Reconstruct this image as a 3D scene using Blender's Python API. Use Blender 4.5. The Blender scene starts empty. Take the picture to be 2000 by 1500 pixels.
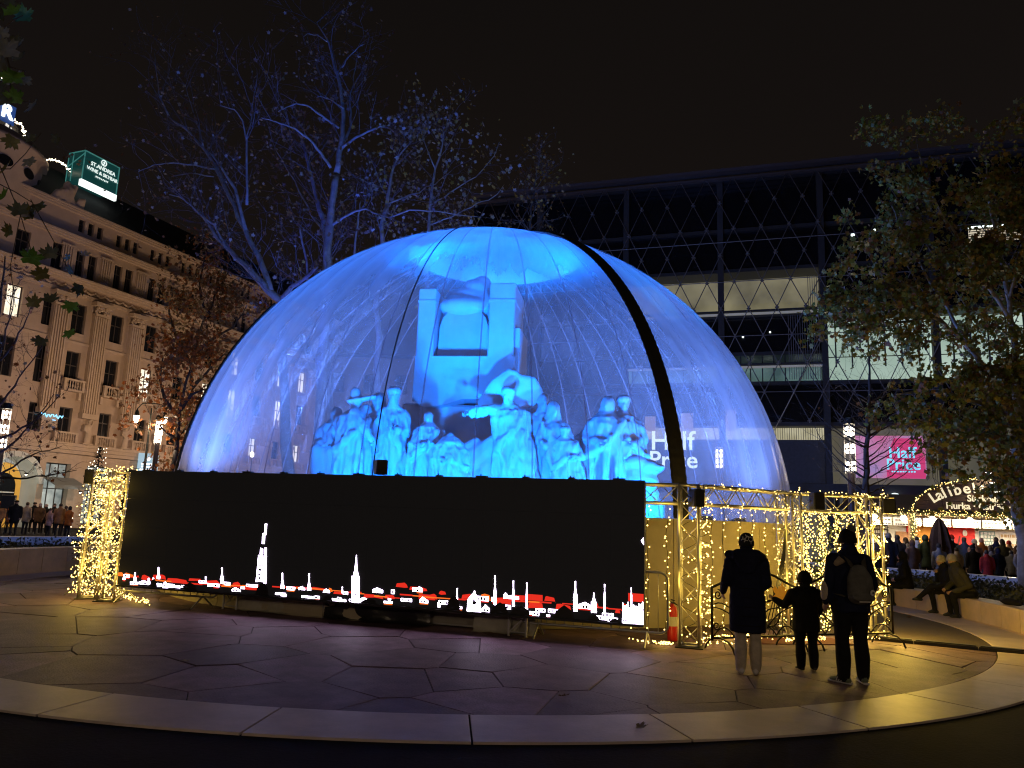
import bpy, bmesh, math, random
import numpy as np
from mathutils import Vector, Matrix
from math import sin, cos, pi, radians, sqrt, atan2

S = bpy.context.scene
COL = S.collection
random.seed(7)

# ------------------------------------------------------------------ camera
H, PITCH, ROLL, FPX = 1.75, radians(10.0), radians(2.1), 1500.0
_f = Vector((0, cos(PITCH), sin(PITCH)))
_u0 = Vector((0, -sin(PITCH), cos(PITCH)))
_r0 = Vector((1, 0, 0))
_r = _r0 * cos(ROLL) + _u0 * sin(ROLL)
_u = _u0 * cos(ROLL) - _r0 * sin(ROLL)
camd = bpy.data.cameras.new('camera')
cam = bpy.data.objects.new('camera', camd)
COL.objects.link(cam)
camd.sensor_width = 36
camd.lens = 36 * FPX / 2000
camd.clip_start, camd.clip_end = 0.1, 900
_m = Matrix((_r, _u, -_f)).transposed().to_4x4()
_m.translation = (0, 0, H)
cam.matrix_world = _m
S.camera = cam

# ------------------------------------------------------------------ world: a city's night sky
W = bpy.data.worlds.new('World')
S.world = W
W.use_nodes = True
nt = W.node_tree
nt.nodes.clear()
out = nt.nodes.new('ShaderNodeOutputWorld')
sky = nt.nodes.new('ShaderNodeTexSky')
sky.sky_type = 'NISHITA'
sky.sun_disc = False
sky.sun_elevation = radians(-8)
sky.sun_rotation = radians(200)
b1 = nt.nodes.new('ShaderNodeBackground')
b1.inputs[1].default_value = 0.01
nt.links.new(sky.outputs[0], b1.inputs[0])
b2 = nt.nodes.new('ShaderNodeBackground')       # the town's glow on a low cloud cover
_N, _L = nt.nodes.new, nt.links.new
_tc = _N('ShaderNodeTexCoord')
_sx = _N('ShaderNodeSeparateXYZ'); _L(_tc.outputs['Generated'], _sx.inputs[0])
_nz = _N('ShaderNodeTexNoise'); _nz.inputs['Scale'].default_value = 2.2; _nz.inputs['Detail'].default_value = 4
_L(_tc.outputs['Generated'], _nz.inputs['Vector'])
_ma = _N('ShaderNodeMath'); _ma.operation = 'MULTIPLY_ADD'; _ma.inputs[1].default_value = 0.3
_L(_nz.outputs[0], _ma.inputs[0]); _L(_sx.outputs[2], _ma.inputs[2])
_cr = _N('ShaderNodeValToRGB')
_cr.color_ramp.elements[0].position, _cr.color_ramp.elements[0].color = 0.25, (0.0094, 0.0066, 0.0056, 1)
_cr.color_ramp.elements[1].position, _cr.color_ramp.elements[1].color = 0.85, (0.0052, 0.0042, 0.0038, 1)
_L(_ma.outputs[0], _cr.inputs[0]); _L(_cr.outputs[0], b2.inputs[0])
b2.inputs[1].default_value = 1.0
ad = nt.nodes.new('ShaderNodeAddShader')
nt.links.new(b1.outputs[0], ad.inputs[0])
nt.links.new(b2.outputs[0], ad.inputs[1])
nt.links.new(ad.outputs[0], out.inputs[0])

S.view_settings.view_transform = 'Standard'
S.view_settings.look = 'None'
S.view_settings.exposure = 0
S.view_settings.gamma = 1
S.view_settings.use_curve_mapping = False
S.render.engine = 'CYCLES'
S.cycles.use_denoising = True
S.cycles.filter_width = 1.15
S.cycles.use_light_tree = True
S.cycles.max_bounces = 6
S.cycles.diffuse_bounces = 2
S.cycles.glossy_bounces = 3
S.cycles.transmission_bounces = 4
S.cycles.transparent_max_bounces = 24
S.cycles.sample_clamp_indirect = 3
S.cycles.caustics_reflective = False
S.cycles.caustics_refractive = False

# ------------------------------------------------------------------ helpers
def ray(px, py):
    return _f + _r * ((px - 1000) / FPX) - _u * ((py - 750) / FPX)
def atz(px, py, z=0.0):
    d = ray(px, py)
    return Vector((0, 0, H)) + d * ((z - H) / d.z)
def aty(px, py, Y):
    d = ray(px, py)
    return Vector((0, 0, H)) + d * (Y / d.y)

MATS = {}
def mat(name, col, rough=0.6, metal=0.0, var=0.0, vscale=6.0, bump=0.0, bscale=40.0, rnd=0.0, emit=None, estr=0.0, spec=0.5, sampled=True, stretch=None, trans=0.0):
    """A Principled material with noise in colour, relief and (rnd) a tone of its own for each object."""
    if name in MATS:
        return MATS[name]
    m = bpy.data.materials.new(name)
    m.use_nodes = True
    t = m.node_tree
    p = t.nodes['Principled BSDF']
    p.inputs['Base Color'].default_value = (*col, 1)
    p.inputs['Roughness'].default_value = rough
    p.inputs['Metallic'].default_value = metal
    p.inputs['Specular IOR Level'].default_value = spec
    if trans:
        p.inputs['Transmission Weight'].default_value = trans
    if emit:
        p.inputs['Emission Color'].default_value = (*emit, 1)
        p.inputs['Emission Strength'].default_value = estr
    if var or bump or rnd:
        tc = t.nodes.new('ShaderNodeTexCoord')
        mp = t.nodes.new('ShaderNodeMapping')
        if stretch:
            mp.inputs['Scale'].default_value = stretch
        t.links.new(tc.outputs['Object'], mp.inputs['Vector'])
        vec = mp.outputs['Vector']
    last = None
    if var:
        n = t.nodes.new('ShaderNodeTexNoise')
        n.inputs['Scale'].default_value = vscale
        n.inputs['Detail'].default_value = 6
        n.inputs['Roughness'].default_value = 0.65
        t.links.new(vec, n.inputs['Vector'])
        mr = t.nodes.new('ShaderNodeMapRange')
        mr.inputs[1].default_value, mr.inputs[2].default_value = 0.25, 0.75
        mr.inputs[3].default_value, mr.inputs[4].default_value = 1 - var, 1 + var
        t.links.new(n.outputs[0], mr.inputs[0])
        last = mr.outputs[0]
    if rnd:
        oi = t.nodes.new('ShaderNodeObjectInfo')
        mr2 = t.nodes.new('ShaderNodeMapRange')
        mr2.inputs[3].default_value, mr2.inputs[4].default_value = 1 - rnd, 1 + rnd
        t.links.new(oi.outputs['Random'], mr2.inputs[0])
        if last:
            mu = t.nodes.new('ShaderNodeMath')
            mu.operation = 'MULTIPLY'
            t.links.new(last, mu.inputs[0])
            t.links.new(mr2.outputs[0], mu.inputs[1])
            last = mu.outputs[0]
        else:
            last = mr2.outputs[0]
    if last:
        vm = t.nodes.new('ShaderNodeVectorMath')
        vm.operation = 'SCALE'
        vm.inputs[0].default_value = col
        t.links.new(last, vm.inputs['Scale'])
        t.links.new(vm.outputs[0], p.inputs['Base Color'])
    if bump:
        n2 = t.nodes.new('ShaderNodeTexNoise')
        n2.inputs['Scale'].default_value = bscale
        n2.inputs['Detail'].default_value = 5
        t.links.new(vec, n2.inputs['Vector'])
        bp = t.nodes.new('ShaderNodeBump')
        bp.inputs['Strength'].default_value = bump
        bp.inputs['Distance'].default_value = 0.02
        t.links.new(n2.outputs[0], bp.inputs['Height'])
        t.links.new(bp.outputs[0], p.inputs['Normal'])
    if emit and not sampled:
        m.cycles.emission_sampling = 'NONE'
    MATS[name] = m
    return m

def lit_mat(name, cols, strength, scale=1.5, sampled=False, brick=False):
    """A lit interior seen through glass: uneven emission from one of several tones."""
    if name in MATS:
        return MATS[name]
    m = bpy.data.materials.new(name)
    m.use_nodes = True
    t = m.node_tree
    p = t.nodes['Principled BSDF']
    p.inputs['Base Color'].default_value = (0.1, 0.1, 0.1, 1)
    p.inputs['Roughness'].default_value = 0.25
    tc = t.nodes.new('ShaderNodeTexCoord')
    oi = t.nodes.new('ShaderNodeObjectInfo')
    av = t.nodes.new('ShaderNodeVectorMath')
    t.links.new(tc.outputs['Object'], av.inputs[0])
    t.links.new(oi.outputs['Location'], av.inputs[1])
    n = t.nodes.new('ShaderNodeTexNoise')
    n.inputs['Scale'].default_value = scale
    n.inputs['Detail'].default_value = 3
    t.links.new(av.outputs[0], n.inputs['Vector'])
    cr = t.nodes.new('ShaderNodeValToRGB')
    e = cr.color_ramp.elements
    e[0].position, e[0].color = 0.3, (*cols[0], 1)
    e[1].position, e[1].color = 0.7, (*cols[-1], 1)
    for i, c in enumerate(cols[1:-1]):
        q = e.new(0.3 + 0.4 * (i + 1) / (len(cols) - 1))
        q.color = (*c, 1)
    t.links.new(n.outputs[0], cr.inputs[0])
    t.links.new(cr.outputs[0], p.inputs['Emission Color'])
    p.inputs['Emission Strength'].default_value = strength
    if not sampled:
        m.cycles.emission_sampling = 'NONE'
    MATS[name] = m
    return m

class MB:
    """Collects faces; build() links them as ONE mesh object."""
    def __init__(s):
        s.v, s.f, s.m = [], [], []
    def add(s, vs, fs, mi=0):
        o = len(s.v)
        s.v.extend([tuple(v) for v in vs])
        s.f.extend([tuple(i + o for i in f) for f in fs])
        s.m.extend([mi] * len(fs))
    def box(s, a, b, mi=0, M=None):
        x0, y0, z0 = a
        x1, y1, z1 = b
        vs = [(x0, y0, z0), (x1, y0, z0), (x1, y1, z0), (x0, y1, z0), (x0, y0, z1), (x1, y0, z1), (x1, y1, z1), (x0, y1, z1)]
        if M:
            vs = [M @ Vector(v) for v in vs]
        s.add(vs, [(3, 2, 1, 0), (4, 5, 6, 7), (0, 1, 5, 4), (1, 2, 6, 5), (2, 3, 7, 6), (3, 0, 4, 7)], mi)
    def bevbox(s, a, b, c=0.01, mi=0, M=None):
        """box with chamfered vertical and top edges"""
        x0, y0, z0 = a
        x1, y1, z1 = b
        def ringp(k, z):
            return [(x0 + c + k, y0 + k, z), (x1 - c - k, y0 + k, z), (x1 - k, y0 + c + k, z), (x1 - k, y1 - c - k, z), (x1 - c - k, y1 - k, z), (x0 + c + k, y1 - k, z), (x0 + k, y1 - c - k, z), (x0 + k, y0 + c + k, z)]
        vs = ringp(0, z0) + ringp(0, z1 - c) + ringp(c, z1)
        if M:
            vs = [M @ Vector(v) for v in vs]
        fs = []
        for q in (0, 8):
            for i in range(8):
                j = (i + 1) % 8
                fs.append((q + i, q + j, q + 8 + j, q + 8 + i))
        fs.append(tuple(range(16, 24)))
        fs.append(tuple(range(7, -1, -1)))
        s.add(vs, fs, mi)
    def tube(s, pts, rad, n=6, mi=0, caps=True, side=None, closed=False):
        """a tube along pts; rad: number, or list of numbers or of (ra, rb) for an elliptical section with ra along side"""
        P = [Vector(p) for p in pts]
        k = len(P)
        if not isinstance(rad, (list, tuple)):
            rad = [rad] * k
        prev = Vector(side) if side is not None else None
        vs, fs = [], []
        for i in range(k):
            if closed:
                t = (P[(i + 1) % k] - P[i - 1])
            else:
                t = (P[min(i + 1, k - 1)] - P[max(i - 1, 0)])
            if t.length < 1e-9:
                t = Vector((0, 0, 1))
            t.normalize()
            ref = Vector(side) if side is not None else prev
            if ref is None or abs(ref.normalized().dot(t)) > 0.98:
                ref = Vector((1, 0, 0)) if abs(t.x) < 0.8 else Vector((0, 1, 0))
            a = (ref - t * ref.dot(t)).normalized()
            prev = a
            b = t.cross(a)
            r = rad[i]
            ra, rb = r if isinstance(r, (list, tuple)) else (r, r)
            for j in range(n):
                w = 2 * pi * j / n
                vs.append(P[i] + a * (ra * cos(w)) + b * (rb * sin(w)))
        m = k if closed else k - 1
        for i in range(m):
            i2 = (i + 1) % k
            for j in range(n):
                j2 = (j + 1) % n
                fs.append((i * n + j, i * n + j2, i2 * n + j2, i2 * n + j))
        if caps and not closed:
            fs.append(tuple(range(n - 1, -1, -1)))
            fs.append(tuple(range((k - 1) * n, k * n)))
        s.add(vs, fs, mi)
    def ell(s, c, r, n=12, m=8, mi=0, M=None):
        """ellipsoid"""
        c = Vector(c)
        vs, fs = [], []
        for i in range(1, m):
            th = pi * i / m
            for j in range(n):
                w = 2 * pi * j / n
                vs.append(Vector((r[0] * sin(th) * cos(w), r[1] * sin(th) * sin(w), r[2] * cos(th))))
        vs += [Vector((0, 0, r[2])), Vector((0, 0, -r[2]))]
        if M:
            vs = [M @ v for v in vs]
        vs = [v + c for v in vs]
        for i in range(m - 2):
            for j in range(n):
                j2 = (j + 1) % n
                fs.append((i * n + j, (i + 1) * n + j, (i + 1) * n + j2, i * n + j2))
        a, b = len(vs) - 2, len(vs) - 1
        for j in range(n):
            j2 = (j + 1) % n
            fs.append((a, j, j2))
            fs.append((b, (m - 2) * n + j2, (m - 2) * n + j))
        s.add(vs, fs, mi)
    def octa(s, c, r, mi=0):
        x, y, z = c
        s.add([(x + r, y, z), (x - r, y, z), (x, y + r, z), (x, y - r, z), (x, y, z + r), (x, y, z - r)],
              [(0, 2, 4), (2, 1, 4), (1, 3, 4), (3, 0, 4), (2, 0, 5), (1, 2, 5), (3, 1, 5), (0, 3, 5)], mi)
    def prism(s, poly, z0, z1, mi=0, inset=0.0, mi_side=None):
        """vertical prism over a ccw polygon; inset chamfers the top"""
        n = len(poly)
        cx = sum(p[0] for p in poly) / n
        cy = sum(p[1] for p in poly) / n
        vs = [(p[0], p[1], z0) for p in poly]
        if inset:
            vs += [(p[0], p[1], z1 - inset) for p in poly]
            tp = []
            for p in poly:
                d = max(sqrt((p[0] - cx) ** 2 + (p[1] - cy) ** 2), 1e-6)
                k = max(0, 1 - inset / d)
                tp.append((cx + (p[0] - cx) * k, cy + (p[1] - cy) * k, z1))
            vs += tp
            L = 3
        else:
            vs += [(p[0], p[1], z1) for p in poly]
            L = 2
        fs = [tuple(range(n - 1, -1, -1)), tuple(range((L - 1) * n, L * n))]
        for q in range(L - 1):
            for i in range(n):
                j = (i + 1) % n
                fs.append((q * n + i, q * n + j, (q + 1) * n + j, (q + 1) * n + i))
        s.add(vs, fs, mi)
    def xprism(s, poly, y0, y1, mi=0):
        """polygon in the x-z plane (ccw seen from -y) extruded from y0 to y1"""
        n = len(poly)
        vs = [(p[0], y0, p[1]) for p in poly] + [(p[0], y1, p[1]) for p in poly]
        fs = [tuple(range(n)), tuple(range(2 * n - 1, n - 1, -1))]
        for i in range(n):
            j = (i + 1) % n
            fs.append((j, i, n + i, n + j))
        s.add(vs, fs, mi)
    def quad(s, a, b, c, d, mi=0):
        s.add([a, b, c, d], [(0, 1, 2, 3)], mi)
    def lathe(s, prof, n=16, c=(0, 0, 0), mi=0, a0=0.0, a1=2 * pi):
        full = abs(a1 - a0 - 2 * pi) < 1e-6
        q = n if full else n + 1
        vs, fs = [], []
        for r, z in prof:
            for j in range(q):
                w = a0 + (a1 - a0) * j / n
                vs.append((c[0] + r * cos(w), c[1] + r * sin(w), c[2] + z))
        for i in range(len(prof) - 1):
            for j in range(n):
                j2 = (j + 1) % q
                fs.append((i * q + j, i * q + j2, (i + 1) * q + j2, (i + 1) * q + j))
        s.add(vs, fs, mi)
    def mesh(s, name, mats, smooth=False):
        me = bpy.data.meshes.new(name)
        me.from_pydata(s.v, [], s.f)
        for m in (mats if isinstance(mats, (list, tuple)) else [mats]):
            me.materials.append(m)
        if any(s.m):
            me.polygons.foreach_set('material_index', s.m)
        if smooth:
            me.polygons.foreach_set('use_smooth', [True] * len(me.polygons))
        me.update()
        return me
    def build(s, name, mats, parent=None, smooth=False, loc=None, rot=None):
        return link(name, s.mesh(name, mats, smooth), parent, loc, rot)

def link(name, me, parent=None, loc=None, rot=None):
    o = bpy.data.objects.new(name, me)
    COL.objects.link(o)
    if parent is not None:
        o.parent = parent
    if loc is not None:
        o.location = loc
    if rot is not None:
        o.rotation_euler = rot
    return o

def thing(name, label, cat, loc=(0, 0, 0), rotz=0.0, group=None, kind=None):
    o = bpy.data.objects.new(name, None)
    o.empty_display_size = 0.2
    COL.objects.link(o)
    o.location = loc
    o.rotation_euler = (0, 0, rotz)
    return tag(o, label, cat, group, kind)
def tag(o, label=None, cat=None, group=None, kind=None):
    if label:
        o['label'] = label
    if cat:
        o['category'] = cat
    if group:
        o['group'] = group
    if kind:
        o['kind'] = kind
    return o
def struct(o, label=None):
    o['kind'] = 'structure'
    if label:
        o['label'] = label
    return o

def lamp(name, kind, loc, energy, col, parent=None, size=0.1, target=None, spot=None, blend=0.6):
    L = bpy.data.lights.new(name, kind)
    L.energy = energy
    L.color = col
    if kind in ('POINT', 'SPOT'):
        L.shadow_soft_size = size
    if kind == 'AREA':
        L.size = size
    if kind == 'SPOT':
        L.spot_size = radians(spot)
        L.spot_blend = blend
    o = bpy.data.objects.new(name, L)
    COL.objects.link(o)
    o.location = loc
    if parent is not None:
        o.parent = parent
    if target is not None:
        o.rotation_euler = (Vector(target) - Vector(loc)).to_track_quat('-Z', 'Y').to_euler()
    return o

_ts = bpy.data.scenes.new('workbench')       # a scrap scene for turning text and fused shapes into meshes; removed at the end
def evaluated(o):
    _ts.collection.objects.link(o)
    vl = _ts.view_layers[0]
    vl.update()
    return bpy.data.meshes.new_from_object(o.evaluated_get(vl.depsgraph))
def text_mesh(body, size, depth=0.01, align='CENTER', mats=None, name='lettering', shear=0.0, bold=0.0, base=False):
    cu = bpy.data.curves.new('t', 'FONT')
    cu.body = body
    cu.size = size
    cu.extrude = depth
    cu.offset = bold
    cu.align_x = align
    cu.align_y = 'BOTTOM_BASELINE' if base else 'CENTER'
    cu.shear = shear
    cu.resolution_u = 3
    o = bpy.data.objects.new('t', cu)
    me = evaluated(o)
    bpy.data.objects.remove(o)
    bpy.data.curves.remove(cu)
    me.name = name
    me.materials.clear()
    if mats:
        me.materials.append(mats)
    return me
def word(parent, body, size, depth, m, x, y, z, bold=0.0):
    """a word standing up, each letter a part of its own, centred on x"""
    def width(t):
        me = text_mesh(t, size, 0, 'LEFT', m, bold=bold)
        xs = [v.co.x for v in me.vertices]
        bpy.data.meshes.remove(me)
        return max(xs) if xs else 0.0
    tot = width(body)
    for i, ch in enumerate(body):
        if ch == ' ':
            continue
        off = width(body[:i + 1]) - width(ch)
        link('letter', text_mesh(ch, size, depth, 'LEFT', m, 'letter', bold=bold, base=True), parent, (x - tot / 2 + off, y, z - size * 0.35), UP)
UP = (pi / 2, 0, 0)        # text lying in x-y stood up to face -y

def remesh(mb, voxel, smooth=3, disp=0.0, dscale=0.2):
    """fuse closed overlapping shapes into one continuous surface"""
    me = mb.mesh('t', [])
    me.materials.clear()
    o = bpy.data.objects.new('t', me)
    md = o.modifiers.new('r', 'REMESH')
    md.mode = 'VOXEL'
    md.voxel_size = voxel
    md.use_smooth_shade = True
    if smooth:
        sm = o.modifiers.new('s', 'SMOOTH')
        sm.factor = 0.5
        sm.iterations = smooth
    r = evaluated(o)
    bpy.data.objects.remove(o)
    bpy.data.meshes.remove(me)
    return r
# ------------------------------------------------------------------ ground, paving, ring, benches
M_ground = mat('dark_ground', (0.013, 0.012, 0.012), 0.9, var=0.35, vscale=1.2, bump=0.25, bscale=30, spec=0.1)
M_slab = mat('slab_stone', (0.15, 0.096, 0.122), 0.6, var=0.5, vscale=2.6, bump=0.5, bscale=38, rnd=0.4, spec=0.2)
M_ring = mat('ring_stone', (0.5, 0.42, 0.39), 0.5, var=0.22, vscale=2.2, bump=0.18, bscale=25, rnd=0.1, spec=0.3)
M_asph = mat('brown_asphalt', (0.055, 0.04, 0.032), 0.8, var=0.2, vscale=2, bump=0.3, bscale=90)
M_bench = mat('bench_stone', (0.62, 0.47, 0.28), 0.5, var=0.2, vscale=2.5, bump=0.15, bscale=20, rnd=0.08)
M_soil = mat('planter_soil', (0.03, 0.03, 0.02), 0.95, var=0.5, vscale=8)
RC = Vector((-1.05, 17.3, 0))
RIN, ROUT = 10.0, 10.85
DC = Vector((-0.61, 21.0, 1.6))
DR = 7.83

g = MB()
g.quad((-400, -60, -0.014), (400, -60, -0.014), (400, 500, -0.014), (-400, 500, -0.014))
struct(g.build('ground', M_ground))

def clip(poly, p, n):
    """keep the side where (x - p).n <= 0"""
    outp = []
    k = len(poly)
    for i in range(k):
        a, b = poly[i], poly[(i + 1) % k]
        da = (a[0] - p[0]) * n[0] + (a[1] - p[1]) * n[1]
        db = (b[0] - p[0]) * n[0] + (b[1] - p[1]) * n[1]
        if da <= 0:
            outp.append(a)
        if (da < 0) != (db < 0) and abs(da - db) > 1e-12:
            t = da / (da - db)
            if 0 < t < 1:
                outp.append((a[0] + (b[0] - a[0]) * t, a[1] + (b[1] - a[1]) * t))
    return outp

RL1, RL2 = Vector((6.18, 13.3)), Vector((8.05, 12.26))      # the cable ramp's line
rl_d = (RL2 - RL1).normalized()
rl_n = Vector((-rl_d.y, rl_d.x))                            # away from the viewer
paving = struct(thing('paving', None, None, (0, 0, 0)))
rng = random.Random(3)
pts = []
sp = 1.0
for i in range(-14, 15):
    for j in range(-12, 12):
        x = RC.x + (i + 0.5 * (j % 2)) * sp + rng.uniform(-0.46, 0.46) * sp
        y = RC.y + j * sp * 0.9 + rng.uniform(-0.46, 0.46) * sp
        if rng.random() < 0.24:
            continue
        if (x - RC.x) ** 2 + (y - RC.y) ** 2 < (RIN + 2) ** 2:
            pts.append((x, y))
circ = [(RC.x + (RIN - 0.012) * cos(2 * pi * k / 96), RC.y + (RIN - 0.012) * sin(2 * pi * k / 96)) for k in range(96)]
for (x, y) in pts:
    if (x - DC.x) ** 2 + (y - DC.y) ** 2 < 6.2 ** 2 or y > 24:
        continue
    poly = [(x - 3, y - 3), (x + 3, y - 3), (x + 3, y + 3), (x - 3, y + 3)]
    for (a, b) in pts:
        dx, dy = a - x, b - y
        d2 = dx * dx + dy * dy
        if 1e-9 < d2 < 20:
            d = sqrt(d2)
            k = d / 2 - 0.005
            poly = clip(poly, (x + dx / d * k, y + dy / d * k), (dx, dy))
            if len(poly) < 3:
                break
    if len(poly) < 3:
        continue
    # ring
    if max((p[0] - RC.x) ** 2 + (p[1] - RC.y) ** 2 for p in poly) > (RIN - 0.02) ** 2:
        for k in range(96):
            a, b = circ[k], circ[(k + 1) % 96]
            nx, ny = (a[0] + b[0]) / 2 - RC.x, (a[1] + b[1]) / 2 - RC.y
            poly = clip(poly, a, (nx, ny))
            if len(poly) < 3:
                break
    if len(poly) >= 3 and max(p[0] for p in poly) > 5.0:
        poly = clip(poly, (RL1.x, RL1.y), (rl_n.x, rl_n.y))
    if len(poly) < 3:
        continue
    # drop slivers
    ar = 0.5 * abs(sum(poly[i][0] * poly[(i + 1) % len(poly)][1] - poly[(i + 1) % len(poly)][0] * poly[i][1] for i in range(len(poly))))
    if ar < 0.03:
        continue
    cx = sum(p[0] for p in poly) / len(poly)
    cy = sum(p[1] for p in poly) / len(poly)
    q = MB()
    lp = []
    for p in poly:
        if not lp or (abs(p[0] - cx - lp[-1][0]) + abs(p[1] - cy - lp[-1][1])) > 0.004:
            lp.append((p[0] - cx, p[1] - cy))
    if len(lp) < 3:
        continue
    q.prism(lp, -0.049, 0, inset=0.007)
    q.build('paving_slab', M_slab, paving, loc=(cx, cy, rng.uniform(-0.006, 0.0)), rot=(rng.uniform(-0.006, 0.006), rng.uniform(-0.006, 0.006), 0))

# asphalt beyond the ramp, inside the ring
poly = [(RC.x + (RIN - 0.012) * cos(a), RC.y + (RIN - 0.012) * sin(a)) for a in [radians(k) for k in range(-90, 91, 3)]]
poly = clip(poly, (RL1.x, RL1.y), (-rl_n.x, -rl_n.y))
poly = clip(poly, (5.0, 0), (-1, 0))
q = MB()
q.prism(poly, -0.04, -0.004)
struct(q.build('asphalt_patch', M_asph))

ring = struct(thing('stone_ring', None, None, (RC.x, RC.y, 0)))
NR = 37
for k in range(NR):
    a0 = 2 * pi * k / NR + 0.035
    a1 = a0 + 2 * pi / NR
    e = 0.0009
    am = (a0 + a1) / 2
    n = 7
    P = [((ROUT) * cos(a0 + e + (a1 - a0 - 2 * e) * i / n), (ROUT) * sin(a0 + e + (a1 - a0 - 2 * e) * i / n)) for i in range(n + 1)]
    P += [((RIN) * cos(a1 - e - (a1 - a0 - 2 * e) * i / n), (RIN) * sin(a1 - e - (a1 - a0 - 2 * e) * i / n)) for i in range(n + 1)]
    if sin(am) > 0.75:
        continue
    q = MB()
    q.prism(P, -0.049, 0.006 + rng.uniform(-0.002, 0.002), inset=0.004)
    q.build('ring_stone', M_ring, ring)

# cable ramp
cr = thing('cable_ramp', 'black cable ramp lying across the paving beside the last truss tower', 'cable ramp', (RL1.x, RL1.y, 0), atan2(rl_d.y, rl_d.x))
M_blackrub = mat('black_rubber', (0.012, 0.012, 0.013), 0.6, var=0.2, vscale=10)
for k in range(7):
    q = MB()
    q.xprism([(0, 0.0)] * 0 + [(k * 0.9 - 0.3, 0.0), (k * 0.9 + 0.585, 0.0), (k * 0.9 + 0.585, 0.05), (k * 0.9 - 0.3, 0.05)], -0.09, 0.09)
    q.xprism([(k * 0.9 - 0.28, 0.05), (k * 0.9 + 0.565, 0.05), (k * 0.9 + 0.565, 0.065), (k * 0.9 - 0.28, 0.065)], -0.06, 0.06)
    q.build('ramp_section', M_blackrub, cr)

def bench(name, label, a_deg0, a_deg1, n, hgt, r0=11.0, r1=11.55, cat='stone bench'):
    b = thing(name, label, cat, (RC.x, RC.y, 0))
    for k in range(n):
        a0 = radians(a_deg0 + (a_deg1 - a_deg0) * k / n) + 0.0007
        a1 = radians(a_deg0 + (a_deg1 - a_deg0) * (k + 1) / n) - 0.0007
        m = 5
        P = [(r1 * cos(a0 + (a1 - a0) * i / m), r1 * sin(a0 + (a1 - a0) * i / m)) for i in range(m + 1)]
        P += [(r0 * cos(a1 - (a1 - a0) * i / m), r0 * sin(a1 - (a1 - a0) * i / m)) for i in range(m + 1)]
        q = MB()
        q.prism(P, -0.05, hgt, inset=0.012)
        q.build('stone_block', M_bench, b)
    return b
BENCH_R = bench('stone_bench', 'long curved pale stone bench with people sitting on it', -42, 42, 20, 0.43)
BENCH_L = bench('stone_bench', 'curved pale stone planter wall behind the light-covered truss', 150, 192, 11, 0.6, 11.1, 11.6)
# apron between ring and bench
q = MB()
for (d0, d1) in ((-42, 42), (150, 192)):
    n = 28
    for k in range(n):
        a0, a1 = radians(d0 + (d1 - d0) * k / n), radians(d0 + (d1 - d0) * (k + 1) / n)
        r0, r1 = ROUT + 0.005, 11.12
        q.add([(RC.x + r0 * cos(a0), RC.y + r0 * sin(a0), -0.004), (RC.x + r1 * cos(a0), RC.y + r1 * sin(a0), -0.004), (RC.x + r1 * cos(a1), RC.y + r1 * sin(a1), -0.004), (RC.x + r0 * cos(a1), RC.y + r0 * sin(a1), -0.004)], [(0, 1, 2, 3)])
struct(q.build('bench_apron', M_bench))

# planters behind the benches: soil bed, ground cover, outer coping
M_hedge = mat('ground_cover', (0.07, 0.075, 0.03), 0.7, rnd=0.0, var=0.6, vscale=3)
def planter(d0, d1, r0, r1, zc, tagname, lbl, nleaf, seed):
    q = MB()
    n = 24
    for k in range(n):
        a0, a1 = radians(d0 + (d1 - d0) * k / n), radians(d0 + (d1 - d0) * (k + 1) / n)
        q.add([(RC.x + r0 * cos(a0), RC.y + r0 * sin(a0), 0.3), (RC.x + r1 * cos(a0), RC.y + r1 * sin(a0), 0.35), (RC.x + r1 * cos(a1), RC.y + r1 * sin(a1), 0.35), (RC.x + r0 * cos(a1), RC.y + r0 * sin(a1), 0.3)], [(0, 1, 2, 3)])
    struct(q.build('planter_bed', M_soil))
    rg = random.Random(seed)
    q = MB()
    for k in range(nleaf):
        a = radians(rg.uniform(d0, d1))
        r = rg.uniform(r0 + 0.05, r1 - 0.05)
        p = Vector((RC.x + r * cos(a), RC.y + r * sin(a), 0.34 + rg.random() ** 2 * 0.28))
        d = Vector((rg.gauss(0, 1), rg.gauss(0, 1), rg.gauss(0.5, 0.6))).normalized()
        e = d.cross(Vector((rg.gauss(0, 1), rg.gauss(0, 1), 0.3))).normalized()
        l = rg.uniform(0.05, 0.11)
        q.add([p - e * l * 0.4, p + d * l * 0.6, p + e * l * 0.4, p - d * l * 0.6], [(0, 1, 2, 3)])
    tag(q.build('ground_cover', M_hedge), kind='stuff', label=lbl)
planter(-40, 55, 11.56, 16.5, 0.6, 'a', 'low dark ground cover in the planter behind the bench', 9000, 5)
planter(140, 196, 11.62, 17.0, 0.6, 'b', 'low dark ground cover in the planter behind the wall', 4000, 6)
M_coping = mat('planter_coping', (0.42, 0.38, 0.34), 0.35, var=0.15, vscale=3, rnd=0.08)
for (nm, lb, d0, d1, r, n) in (('planter_wall', 'far stone coping of the planter below the sausage stall', 2, 52, 16.55, 14), ('planter_wall', 'far stone coping of the planter in front of the crowd by the arch', 142, 190, 17.05, 12)):
    b = thing(nm, lb, 'planter wall', (RC.x, RC.y, 0))
    for k in range(n):
        a0 = radians(d0 + (d1 - d0) * k / n) + 0.0006
        a1 = radians(d0 + (d1 - d0) * (k + 1) / n) - 0.0006
        P = []
        for (r_, seq) in ((r + 0.35, range(5)), (r, range(4, -1, -1))):
            P += [(r_ * cos(a0 + (a1 - a0) * i / 4), r_ * sin(a0 + (a1 - a0) * i / 4)) for i in seq]
        q = MB()
        q.prism(P, -0.05, 0.62, inset=0.01)
        q.build('stone_block', M_coping, b)
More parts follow.
